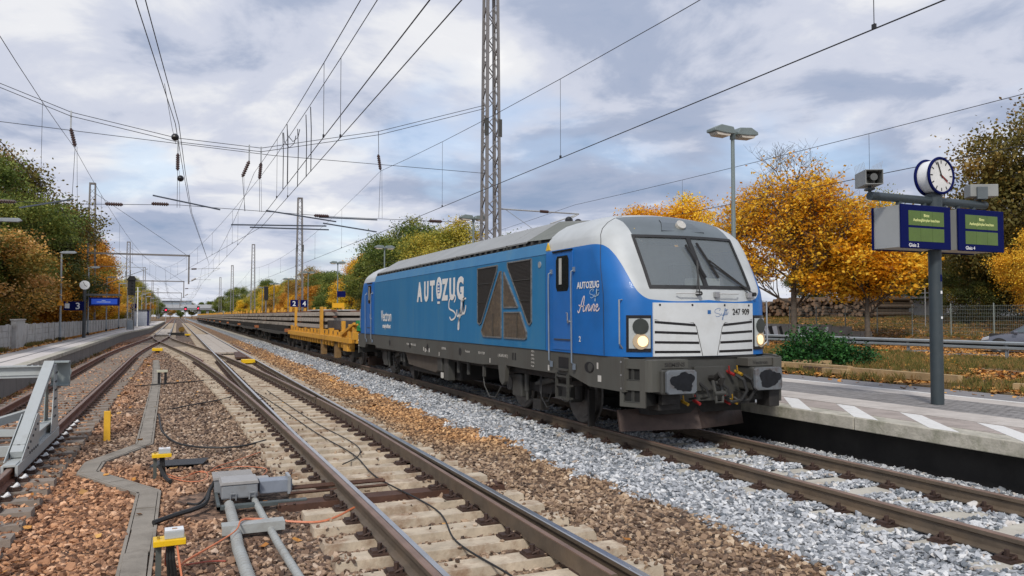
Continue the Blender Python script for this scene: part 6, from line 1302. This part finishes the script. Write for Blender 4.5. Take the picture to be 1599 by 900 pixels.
for k, (x, y, h, p) in enumerate(sorted(RT, key=lambda t: t[1])):
    cnt[p] = cnt.get(p, 0)+1; v = ['round', 'broad', 'tall', 'full'][k % 4]
    if h < 11: v = 'full'
    put_tree('broadleaf_tree', x, y, h, v, p, '%s %s tree in the row beyond the wagons, counted from the locomotive' % (ordl(cnt[p]-1), CN[p]), 'trees beyond the wagons', .1, 1.15 if h < 11 else 1.)
RB = [(58.0, 40.5, 12.4, 'ol', 'olive tree between the displays and the clock, far behind the road'), (64.0, 55, 14.8, 'yg', 'thin yellowish tree seen just left of the clock'), (62.0, 49, 12.4, 'g', 'green tree behind the display for Gleis 2'), (57, 35, 11.3, 'ol', 'olive brown tree behind the display for Gleis 4'), (49.5, 31.8, 13.4, 'ol', 'tall olive brown tree behind the right display'), (48.6, 29.0, 16.4, 'ol', 'tallest olive tree cut by the right edge of the view'), (43.0, 26.5, 7.2, 'yo', 'small golden orange tree at the right edge behind the car'), (47.0, 33.5, 6.5, 'dg', 'low dark green tree behind the mesh fence'), (56.0, 40, 6.5, 'g', 'low green tree beside the white van'), (72, 72, 10, 'dg', 'dark tree far behind the log pile, left'), (75.0, 66, 11.6, 'dg', 'dark tree far behind the log pile, right'), (68, 57, 11, 'g', 'green tree behind the second yellow maple'), (62, 46, 9, 'br', 'brownish tree behind the white van')]
for k, (x, y, h, p, lb) in enumerate(RB): put_tree('broadleaf_tree', x, y, h, ['broad', 'full', 'round'][k % 3] if p != 'yg' else 'sparse', p, lb, None, 1.0, .9)
# the two maples: grown branch by branch
def maple(name, x, y, z0, h, spread, seed, label, trunk_h, pal, droop=0., nleaf=1.75, size=.17, toptw=True):
    r = np.random.default_rng(seed); t = thing(name, label, 'tree', (x, y, z0)); lim = MB(); pts = []; tops = []
    def grow(p, d, L, rad, dep):
        n = 4; P_ = [p]; q = p.copy(); dd = d.copy()
        for k in range(n):
            dd = dd+r.normal(size=3)*.13+np.array([0, 0, .06-droop*(dep > 1)]); dd /= np.linalg.norm(dd); q = q+dd*L/n; P_.append(q.copy())
            if dep >= 2: pts.append((q.copy(), dep))
        lim.tube([tuple(v) for v in P_], [max(.006, rad*(1-.55*k/n)) for k in range(n+1)], 6 if dep < 2 else 4 if dep < 3 else 3, cap=False)
        if dep >= 4: tops.append(q.copy()); return
        nb = [6, 5, 4, 4][dep]
        for k in range(nb):
            f = r.uniform(.3, 1.) if dep else r.uniform(.15, 1); b = P_[int(f*n)]; az = r.uniform(0, 6.28); up = [.9, .65, .45, .35][dep]
            side = np.array([math.cos(az), math.sin(az), 0]); nd = dd*up+side*(.75-up*.3)+np.array([0, 0, .15-droop]); nd /= np.linalg.norm(nd); grow(b.copy(), nd, L*r.uniform(.55, .78), rad*.5, dep+1)
    tr = MB(); r0 = h*.0165; tr.tube([(0, 0, -.4), (0, 0, 0), (.03, .02, trunk_h*.5), (0, 0, trunk_h)], [r0*1.35, r0*1.1, r0, r0*.92], 12)
    nlim = 15
    ld = [(0, 0, trunk_h), (.1, .05, h*.42), (-.05, .1, h*.62), (.05, 0, h*.80)]; lim.tube(ld, [r0*.85, r0*.6, r0*.35, r0*.12], 8)
    for k in range(nlim):
        f = k/(nlim-1); zz_ = trunk_h+(h*.72-trunk_h)*f**1.1; az = k*2.4+r.uniform(-.4, .4); ti = (1.9-1.25*f)*spread*r.uniform(.8, 1.2); d = np.array([math.cos(az)*ti, math.sin(az)*ti, 1.-.35*droop*10*(1-f)]); d /= np.linalg.norm(d)
        grow(np.array([0, 0, zz_]), d, (h-trunk_h)*(.40-.18*f)*r.uniform(.85, 1.15), r0*(.42-.2*f), 1 if f > .55 else 0)
    tr.build('trunk', bark_m, t, smooth=60); lim.build('limbs', bark_m, t)['kind'] = 'stuff'
    C = []; CLV = []
    for (p, d) in pts:
        top = (p[2]-trunk_h)/(h-trunk_h); cv = np.clip(.5+.42*math.sin(p[0]*1.7+seed)*math.cos(p[1]*1.5+p[2]*1.3)+r.normal()*.18, 0, 1); k = int(nleaf*(1.0 if top < .78 else .5 if top < .90 else .2)*r.uniform(.3, 1.6)*(1 if d > 2 else .6)); C.append(p+r.normal(size=(k, 3))*np.array([.26, .26, .17])); CLV.append(np.full(k, cv))
    V = leaf_quads(np.concatenate(C), size, r, .6); o = bpy.data.objects.new('crown', quads_mesh('maple_crown', V, PAL[pal], np.concatenate(CLV))); COL.objects.link(o); o.parent = t; o['kind'] = 'stuff'; print('maple', len(V)); return t
PAL['m'] = leafm('leaf_maple', [(.66, .28, .012), (.84, .42, .02), (.90, .51, .035), (.92, .60, .06), (.84, .60, .06)], .4)
maple('maple_tree', 34, 35.6, .3, 12.4, .85, 5, 'yellow maple with bare twigs at the top, between the lamp and the information board', 2.1, 'm')
maple('maple_tree', 36.2, 32.2, .3, 9.2, 1.15, 9, 'lower spreading yellow maple behind the departure displays', 1.7, 'm', droop=.05, nleaf=2.3, size=.18)
# shrub beside the platform
def bush(name, x, y, z, rx, ry, h, n, size, pal, label, seed, cat='bush'):
    r = np.random.default_rng(seed); t = thing(name, label, cat, (x, y, z)); C = []; CB = []; st = MB()
    for k in range(n//90):
        a = r.uniform(0, 6.28); q = math.sqrt(r.uniform(0, 1)); c = np.array([math.cos(a)*rx*q, math.sin(a)*ry*q, h*r.uniform(.15, 1)*(1-.55*q**2)]); C.append(c+r.normal(size=(90, 3))*np.array([.16, .16, .12]))
        CB.append(np.full(90, r.uniform(0, 1))); st.tube([(c[0]*.2, c[1]*.2, -.1), (c[0]*.7, c[1]*.7, c[2]*.5), tuple(c+np.array([0, 0, .1]))], [.014, .01, .005], 4)
    o = bpy.data.objects.new('foliage', quads_mesh('foliage', leaf_quads(np.concatenate(C), size, r, .5), PAL[pal], np.concatenate(CB))); COL.objects.link(o); o.parent = t; o['kind'] = 'stuff'; st.build('stems', bark2, t)['kind'] = 'stuff'; return t
PAL['bush'] = leafm('leaf_bush', [(.012, .05, .012), (.022, .09, .02), (.035, .13, .025), (.07, .18, .03)], .2)
bush('green_bush', 17.3, 17.3, .35, 1.0, 1.1, 1.35, 9500, .075, 'bush', 'dense bright green bush beside the platform, right of the locomotive', 3)
bush('green_bush', 18.3, 16.6, .35, .6, .6, .75, 2200, .07, 'bush', 'lower trailing part of green bush by the timbers', 4)
bush('weeds', 20.5, 15.5, .2, 2.2, 1.6, .5, 2600, .06, 'br', 'brownish weeds on the bank under the guard rail', 6, 'plants'); bush('weeds', 20.8, 12.0, .2, 2.4, 1.6, .42, 2200, .06, 'yg', 'yellowish weeds right of the board pole', 7, 'plants')
# ------------------------------------------------------------------ leaves and grass on the ground (stuff)
leaf_c = bpy.data.collections.new('fallen_leaf_pieces'); fl_m = ramp_mat('fallen_leaf', [(0, (.16, .06, .015)), (.3, (.38, .15, .03)), (.6, (.58, .27, .06)), (.85, (.66, .38, .12)), (1, (.25, .12, .05))], .7, 'inst')
for k in range(3):
    mb = MB(); q = [(-.5, -.1, .02), (-.25, -.4, .08), (.1, -.35, 0), (.5, -.05, .1), (.2, .3, .02), (-.2, .42, .12)]; mb.add([(a*random.uniform(.8, 1.2), b, c) for a, b, c in q], [(0, 1, 2), (0, 2, 3), (0, 3, 4, 5)]); me = mb.mesh('leaf', fl_m); leaf_c.objects.link(bpy.data.objects.new('leaf_piece', me))
gr_c = bpy.data.collections.new('grass_pieces'); gr_m = ramp_mat('grass_blades', [(0, (.05, .06, .012)), (.35, (.11, .11, .025)), (.65, (.20, .15, .045)), (1, (.30, .17, .06))], .8, 'inst')
for k in range(4):
    mb = MB()
    for j in range(9):
        a = random.uniform(0, 6.3); l = random.uniform(.5, 1); x, y = random.uniform(-.3, .3), random.uniform(-.3, .3); dx, dy = math.cos(a)*.35, math.sin(a)*.35
        mb.add([(x-dy*.08, y+dx*.08, 0), (x+dy*.08, y-dx*.08, 0), (x+dx*.5, y+dy*.5, l*.7), (x+dx, y+dy, l)], [(0, 1, 2), (0, 2, 3)])
    gr_c.objects.link(bpy.data.objects.new('grass_piece', mb.mesh('grass_tuft', gr_m)))
def area_pts(x0, x1, y0, y1, n, zf, cond=None):
    x = RNG.uniform(x0, x1, n); y = RNG.uniform(y0, y1, n); k = infrustum(x, y, 1.1)
    if cond is not None: k &= cond(x, y)
    x, y = x[k], y[k]; return np.stack([x, y, zf(x, y)], -1)
def infrustum(x, y, m=1.12):
    c, s = math.cos(YAW), math.sin(YAW); u = x*c-y*s; w = x*s+y*c; return (w > 3.5) & (np.abs(u) < w*.667*m+1.2)
def tz(x, y): return terrain(x, y)+.012
cl = lambda x, y: vnoise(x, y, 1.3, 41) > .42
LP = np.concatenate([area_pts(15, 29.9, 4, 45, 90000, tz, cl), area_pts(15, 29.9, 45, 130, 20000, tz), area_pts(38.9, 60, 15, 75, 70000, tz), area_pts(30, 38.2, 8, 60, 26000, lambda x, y: np.full_like(x, .31), lambda x, y: vnoise(x, y, 1.5, 44)+.09*np.abs(x-34.5) > .55), area_pts(-7.3, -6.6, 10, 120, 2500, lambda x, y: np.full_like(x, .46)), area_pts(13.9, 14.8, 3, 60, 250, lambda x, y: np.full_like(x, PZ+.003)), area_pts(-4.4, -1, 8, 60, 350, lambda x, y: bz(x, y)+.05), area_pts(-1, 5, 4, 30, 60, lambda x, y: bz(x, y)+.05)])
scatter('fallen_leaves', LP, RNG.uniform(.06, .13, len(LP))*(1+.012*LP[:, 1]), leaf_c, 3, tilt=.5)
GP = np.concatenate([area_pts(14.9, 29.8, 4, 50, 30000, lambda x, y: terrain(x, y)-.01, lambda x, y: vnoise(x, y, 1.1, 47) > .40), area_pts(14.9, 29.8, 50, 140, 14000, lambda x, y: terrain(x, y)-.01), area_pts(39, 60, 15, 75, 22000, lambda x, y: terrain(x, y)-.01), area_pts(-4.44, -4.1, 8, 60, 90, lambda x, y: bz(x, y)), area_pts(-9, -7.45, 10, 150, 2500, lambda x, y: np.full_like(x, .3)), area_pts(-7.3, -6.95, 10, 60, 1500, lambda x, y: np.full_like(x, .44), lambda x, y: vnoise(x, y, 1.5, 49) > .45)])
scatter('verge_grass', GP, RNG.uniform(.09, .24, len(GP))*(1+.004*GP[:, 1]), gr_c, 4, tilt=.15)
# ================================================================== ROADSIDE, right
gr = thing('guard_rail', 'long galvanised guard rail along the road behind the platform', 'guard rail', (29.6, 0, .3)); gm2 = mat('guard_rail_galv', (.36, .40, .42), .4, .45, .08, 3, dirt=(.2, .22, .22), dscale=1.5)
for k in range(-1, 22):
    y = 2.2+k*4.4 if k else 2.2; yy = -2.2+k*4.4
    mb = MB(); mb.prism([(-.00, .42), (-.05, .45), (-.05, .52), (.03, .56), (.03, .60), (-.05, .64), (-.05, .71), (.0, .75), (.03, .75), (.03, .42)], 'y', yy+.005, yy+4.395); mb.build('rail_beam', gm2, gr)
    mb = MB(); mb.box(-.01, .06, -.06, -.05, -.3, .74).box(-.01, .0, -.06, .06, -.3, .74).box(-.01, .06, .05, .06, -.3, .74); mb.build('rail_post', gm2, gr, (.03, yy, 0))
gw = thing('graffiti_wall', 'low concrete wall of upright panels with black and white graffiti behind the bush', 'wall', (38.05, 33.6, .25)); gwm = mat('wall_panel', (.30, .29, .26), .9, 0, .15, 3, .2, 20, dirt=(.12, .11, .09), dscale=2)
for k in range(16):
    y = k*.75; hh = 1.25-.28*(k < 2)-.1*(k < 4); p = MB().box(0, .12, y+.01, y+.74, 0, hh).build('wall_panel', gwm, gw)
for k, (y, w, sl, c) in enumerate(((8.9, .35, .4, 'k'), (8.4, .3, .5, 'w'), (8.0, .25, .45, 'k'), (7.6, .35, .35, 'w'), (7.1, .2, .4, 'k'), (6.4, .4, -.3, 'k'), (6.0, .25, .3, 'w'), (5.4, .35, .4, 'w'), (5.0, .3, .3, 'k'), (4.4, .4, .35, 'w'), (3.9, .2, .3, 'k'), (3.4, .3, -.2, 'w'), (9.4, .2, .3, 'k'))):
    MB().prism([(y, .12), (y+w, .10), (y+w+sl, 1.05), (y+sl*.8, 1.12)], 'x', -.012, -.002-.0003*k).build('graffiti', white_m if c == 'w' else black_m, gw)
fn = thing('mesh_fence', 'grey wire mesh fence with posts behind the parked car', 'fence', (40.2, 10, .75)); fm_ = mat('fence_greygreen', (.26, .30, .28), .5, .3)
for k in range(14): MB().cyl((0, k*2.5, -.3), (0, k*2.5, 2.0), .035, 6).build('fence_post', fm_, fn)
for k in range(13):
    mb = MB(); 
    for j in range(10): mb.beam((0, k*2.5, .05+j*.2), (0, k*2.5+2.5, .05+j*.2), .012)
    for j in range(25): mb.beam((0, k*2.5+j*.1, 0), (0, k*2.5+j*.1, 1.9), .006)
    mb.build('mesh_panel', fm_, fn)['kind'] = 'stuff'
# log pile
lp = thing('log_pile', 'long stacked pile of cut logs behind the maples', 'log pile', (50.5, 44, 2.0)); barkl = mat('log_bark', (.09, .065, .045), .9, 0, .3, 4); cut = mat('log_cut', (.24, .16, .10), .85, 0, .2, 6)
lm = MB(); lm.cyl((0, 0, 0), (4, 0, 0), .5, 9); lm.mi = 1; lm.cyl((-.01, 0, 0), (.001, 0, 0), .47, 9); LOG = lm.mesh('log', [barkl, cut])
cntl = 0; row = 0; z = 0
while z < 2.6:
    y = row % 2*.18
    while y < 24-row*.35:
        d = random.uniform(.26, .44)
        if cntl < 299: o = inst('log', LOG, lp, (random.uniform(-.5, .3), y+d/2, z+d/2+random.uniform(-.04, .06)), random.uniform(-.04, .04), (1, d, d)); cntl += 1
        y += d
    z += .31; row += 1
vn = thing('white_van', 'white van seen through the fence, parked far behind the pole', 'van', (56, 40.2, 1.9), R(20)); MB().prism([(-2.4, .25), (2.6, .25), (2.6, .95), (2.0, 1.1), (1.4, 1.75), (-2.4, 1.8)], 'y', -.9, .9).build('body', white_m, vn, bevel=.06)
MB().prism([(1.9, 1.12), (1.42, 1.66), (.4, 1.68), (.4, 1.12)], 'y', -.91, .91).build('window', mat('window_dark', (.01, .01, .01)), vn)
for x in (-1.6, 1.7): MB().cyl((x, -.92, .3), (x, .92, .3), .32, 14).build('wheel', rubber_m, vn)
ro = thing('shed_roof', 'low pale building roof partly hidden by the pole, behind the grassy plot', 'building', (64, 47.5, 1.6), R(10)); MB().box(-3, 3, -5, 4, 0, 2.0).build('wall', mat('shed_wall', (.3, .31, .31)), ro); MB().prism([(-3.4, 2.0), (3.4, 2.0), (3.4, 2.15), (0, 2.6), (-3.4, 2.15)], 'y', -5.4, 4.4).build('roof', mat('roof_pale', (.55, .58, .60), .5), ro)
pt = thing('road_sign_back', 'thin post with a crossbar seen left of the board pole, beyond the fence', 'post', (44, 34.6, 1.0)); MB().cyl((0, 0, 0), (0, 0, 3.0), .03, 6).box(-.02, .02, -.6, .6, 2.5, 2.54).build('post', galv, pt)
# timbers beside the platform
tim = mat('timber', (.42, .29, .145), .8, 0, .18, 4, .3, 20, dirt=(.20, .14, .08), dscale=3); timd = mat('timber_dark', (.10, .065, .04), .85, 0, .3, 4)
for lb, a, b, z, w, h, m_ in (('short pale timber lying on top of others before the bush', (16.4, 17.2), (16.9, 16.3), .62, .2, .10, tim), ('long pale timber on the platform verge in front of the bush', (15.9, 17.4), (15.9, 14.7), .57, .18, .12, tim), ('dark timber piece under the pale ones', (15.75, 16.1), (15.7, 14.9), .50, .14, .14, timd),
    ('long pale timber running towards the board pole', (16.0, 14.8), (15.95, 11.7), .53, .14, .14, tim), ('small pale timber block at the platform edge', (15.3, 15.0), (15.3, 14.2), .55, .12, .10, tim), ('timber right of the board pole half in the grass', (15.6, 10.3), (16.3, 8.6), .52, .14, .10, tim), ('timber butt left of the short pale one', (15.6, 17.9), (15.7, 16.9), .55, .16, .1, tim)):
    tag(MB().beam((*a, z+.10), (*b, z+.11), w, h*1.25).build('timber', m_, bevel=.008), lb, 'timber')
ppr = thing('paper_scrap', 'white scrap of paper on the platform right of the board pole', 'litter', (12.75, 8.0, PZ+.004), .4); MB().box(-.09, .09, -.05, .05, 0, .012).build('scrap', white_m, ppr)
# parked car: body lofted from cross sections, nose towards +x
car = thing('parked_car', 'dark grey hatchback car on the road behind the guard rail, cut by the right edge', 'car', (36.9, 23.4, .30), R(122))
carm = mat('car_paint', (.13, .14, .175), .25, .4, .05, 3, coat=1.)
secs = [(2.05, .30, .62, .62, .60), (1.95, .22, .72, .70, .80), (1.5, .20, .86, .82, .86), (.95, .20, .96, .90, .88), (.55, .20, .99, .93, .88), (.0, .20, 1.0, .93, .88), (-1.0, .20, 1.0, .93, .88), (-1.8, .22, .98, .9, .86), (-2.05, .35, .85, .8, .78)]
mb = MB(); n = 9
for x, z0, z1, w0, w1 in secs:
    w = w1; mb.v += [(x, -w*.9, z0), (x, -w, z0+.12), (x, -w, (z0+z1)/2), (x, -w*.95, z1-.06), (x, -w*.75, z1), (x, w*.75, z1), (x, w*.95, z1-.06), (x, w, (z0+z1)/2), (x, w, z0+.12), (x, w*.9, z0)]
n = 10
for i in range(len(secs)-1):
    for k in range(n): mb.f.append((i*n+k, i*n+(k+1) % n, (i+1)*n+(k+1) % n, (i+1)*n+k)); mb.m.append(0)
mb.f += [tuple(range(n)), tuple(range((len(secs)-1)*n, len(secs)*n))]; mb.m += [0, 0]; mb.build('body', carm, car, smooth=50)
cg = glass_mat('car_glass', (.12, .15, .17), .25)
gl_ = [(.85, .97, .80), (.10, 1.42, .60), (-1.2, 1.44, .60), (-1.95, 1.0, .74)]
mb = MB()
for x, z, w in gl_: mb.v += [(x, -w, z), (x, w, z)]
for x, z, w in gl_[:1]+gl_[3:]: pass
for i in range(3): mb.f.append((2*i, 2*i+1, 2*i+3, 2*i+2)); mb.m.append(1 if i == 1 else 0)
for s in (0, 1): mb.f.append((s, 2+s, 4+s, 6+s)); mb.m.append(0)
mb.build('window_glass', [cg, carm], car)
for s in (-1, 1):
    MB().beam((.85, s*.80, .97), (.10, s*.60, 1.42), .05).beam((-1.2, s*.6, 1.44), (-1.95, s*.74, 1.0), .08).beam((-.45, s*.61, 1.43), (-.5, s*.83, .98), .05).beam((.1, s*.6, 1.43), (-1.2, s*.6, 1.45), .05).build('pillar', carm, car)
    MB().prism([(2.02, .58), (1.97, .70), (1.70, .78), (1.72, .62)], 'y', s*.55, s*.86).build('headlight', mat('lamp_clear', (.55, .57, .6), .1, .3), car, bevel=.02)
    MB().box(.55, .72, *sorted((s*.9, s*1.08)), .92, 1.05).build('wing_mirror', carm, car, bevel=.03)
    for x in (1.3, -1.3): w = MB().cyl((x, s*.66, .32), (x, s*.90, .32), .32, 22).build('wheel', rubber_m, car, bevel=.02); MB().cyl((x, s*.90, .32), (x, s*.905, .32), .2, 12).build('rim', galv, w)
    MB().cyl((1.3, s*.885, .33), (1.3, s*.892, .33), .38, 20).build('wheel_arch', black_m, car)
MB().box(2.04, 2.075, -.26, .26, .36, .47).build('number_plate', white_m, car); MB().box(2.0, 2.06, -.5, .5, .5, .6).build('grille', black_m, car)
for x, z in ((.7, 1.0),): MB().box(.35, .6, -.5, .5, .95, 1.0).build('dashboard', black_m, car); MB().box(-.3, -.15, -.55, .55, .7, 1.25).build('seats', black_m, car)
MB().box(-1.8, 1.7, -.72, .72, .15, .9).build('interior', black_m, car)
brown_m = ramp_mat('stone_brown', [(0, (.07, .052, .045)), (.2, (.15, .105, .08)), (.45, (.27, .195, .145)), (.7, (.40, .30, .22)), (.9, (.48, .37, .27)), (1, (.62, .54, .45))], .85, 'inst', bump=.25, zone=ZONE)
grey_m = ramp_mat('stone_grey', [(0, (.13, .15, .17)), (.25, (.29, .305, .325)), (.55, (.44, .455, .475)), (.82, (.59, .60, .61)), (.95, (.74, .74, .73)), (1, (.40, .32, .25))], .8, 'inst', bump=.2)
cB = stone_collection('brown_stones', brown_m, 14, 11); cG = stone_collection('grey_stones', grey_m, 14, 12)
def jitter(x0, x1, y0, y1, cell):
    nx = int((x1-x0)/cell); ny = int((y1-y0)/cell); i, j = np.meshgrid(np.arange(nx), np.arange(ny), indexing='ij')
    x = x0+(i+RNG.uniform(-.05, 1.05, i.shape))*cell; y = y0+(j+RNG.uniform(-.05, 1.05, i.shape))*cell; return x.reshape(-1), y.reshape(-1)
def infrustum(x, y, m=1.12):
    c, s = math.cos(YAW), math.sin(YAW); u = x*c-y*s; w = x*s+y*c; return (w > 3.5) & (np.abs(u) < w*.667*m+1.2)
PB, PG, SB, SG = [], [], [], []
SLA = np.array(SLEEPERS)
KEEPOUT = []
for y0, y1, cell in ((4.2, 11, .040), (11, 18, .046), (18, 30, .062), (30, 48, .10), (48, 75, .17)):
    x, y = jitter(-4.75, 9.75, y0, y1, cell); k = infrustum(x, y); x = x[k]; y = y[k]
    bnd = 5.32+.32*(vnoise(x, y, .8, 21)-.5)+.35*(vnoise(x, y, .25, 22)-.5)+RNG.normal(0, .05, len(x)); g = x > bnd
    keep = np.ones(len(x), bool); onsl = np.zeros(len(x), bool); ends = np.zeros(len(x), bool)
    for a0, a1, sy, hw in SLA[(SLA[:, 2] > y0-.3) & (SLA[:, 2] < y1+.3)]:
        ins = (x > a0-.015) & (x < a1+.015) & (np.abs(y-sy) < hw+.028); onsl |= ins; ends |= ins & ((x < a0+.28) | (x > a1-.28))
    lz = x > 6.1
    cover = (np.abs(x-XL) > .98) & (np.abs(x-XL) < 1.5) & (vnoise(x, y, .22, 31) > .5) | (np.abs(x-XL) < .6) & (vnoise(x, y, .3, 33) > .66) | (np.abs(x-XL) > 1.2)
    strayed = onsl & ~lz & (RNG.random(len(x)) < np.where(ends & (vnoise(x, y, .45, 61) > .55), .36, .025)); keep &= ~(onsl & ~(lz & cover) & ~strayed)
    keep &= ~(onsl & lz & (RNG.random(len(x)) < .1))
    offs = np.array([off(v) for v in np.round(y, 1)]) if len(y) < 4e5 else 0
    for xr in (XA+G, XA-G, XL-G, XL+G, XA-G-offs, XA+G-offs): keep &= np.abs(x-xr) > .085
    ss = np.array([sx(v) for v in np.round(y, 1)]); keep &= (np.abs(x-ss-G) > .085) & (np.abs(x-ss+G) > .085)
    for (kx0, ky0, kx1, ky1, hw) in KEEP:
        dx, dy = kx1-kx0, ky1-ky0; L2 = dx*dx+dy*dy; tt = np.clip(((x-kx0)*dx+(y-ky0)*dy)/L2, 0, 1); keep &= np.hypot(x-kx0-tt*dx, y-ky0-tt*dy) > hw
    keep &= ~((np.abs(x-XA) < .7) & (y > 46.9)); keep &= (x < 9.62)
    x, y, g = x[keep], y[keep], g[keep]; n = len(x); strayed = strayed[keep]
    insl = np.zeros(n)
    sc = cell*RNG.lognormal(.10, .38, n)*1.5; sc = np.clip(np.minimum(sc, .058*RNG.lognormal(.16, .28, n)), .03, .13)
    z = bz(x, y)+RNG.uniform(-.3, .25, n)*sc+.014*(vnoise(x, y, .35, 5)-.5)
    A = (x > -3.9) & (x < -1.7); z = np.where(A, z+.045, z)            # siding filled almost flush
    z = np.where((x > 6.3) & (x < 9.0), z+.03, z)
    z = z+np.where((x > 9.05), .02, 0)
    z = np.where(strayed, -.186+sc*.2, z); sc = np.where(strayed, sc*.75, sc)
    P = np.stack([x, y, z], -1); PB.append(P[~g]); SB.append(sc[~g]); PG.append(P[g]); SG.append(sc[g])
PB = np.concatenate(PB); SB = np.concatenate(SB); PG = np.concatenate(PG); SG = np.concatenate(SG)
print('stones', len(PB), len(PG))
scatter('brown_ballast', PB, SB, cB, 14); scatter('grey_ballast', PG, SG, cG, 14)
# text to real meshes
bpy.context.view_layer.update(); dg = bpy.context.evaluated_depsgraph_get()
for o in [o for o in COL.objects if o.type == 'FONT']:
    me = bpy.data.meshes.new_from_object(o.evaluated_get(dg)); n = bpy.data.objects.new(o.name, me); nm = o.name; COL.objects.link(n); n.parent = o.parent; n.matrix_local = o.matrix_local.copy()
    bpy.data.objects.remove(o); n.name = nm
# keep to thing > part > sub-part: pieces with pieces of their own move up one level
for top in [o for o in COL.objects if o.parent is None]:
    for part in list(top.children):
        for sub in list(part.children):
            if sub.children: m_ = part.matrix_basis @ sub.matrix_basis; sub.parent = top; sub.matrix_parent_inverse = Matrix(); sub.matrix_basis = m_
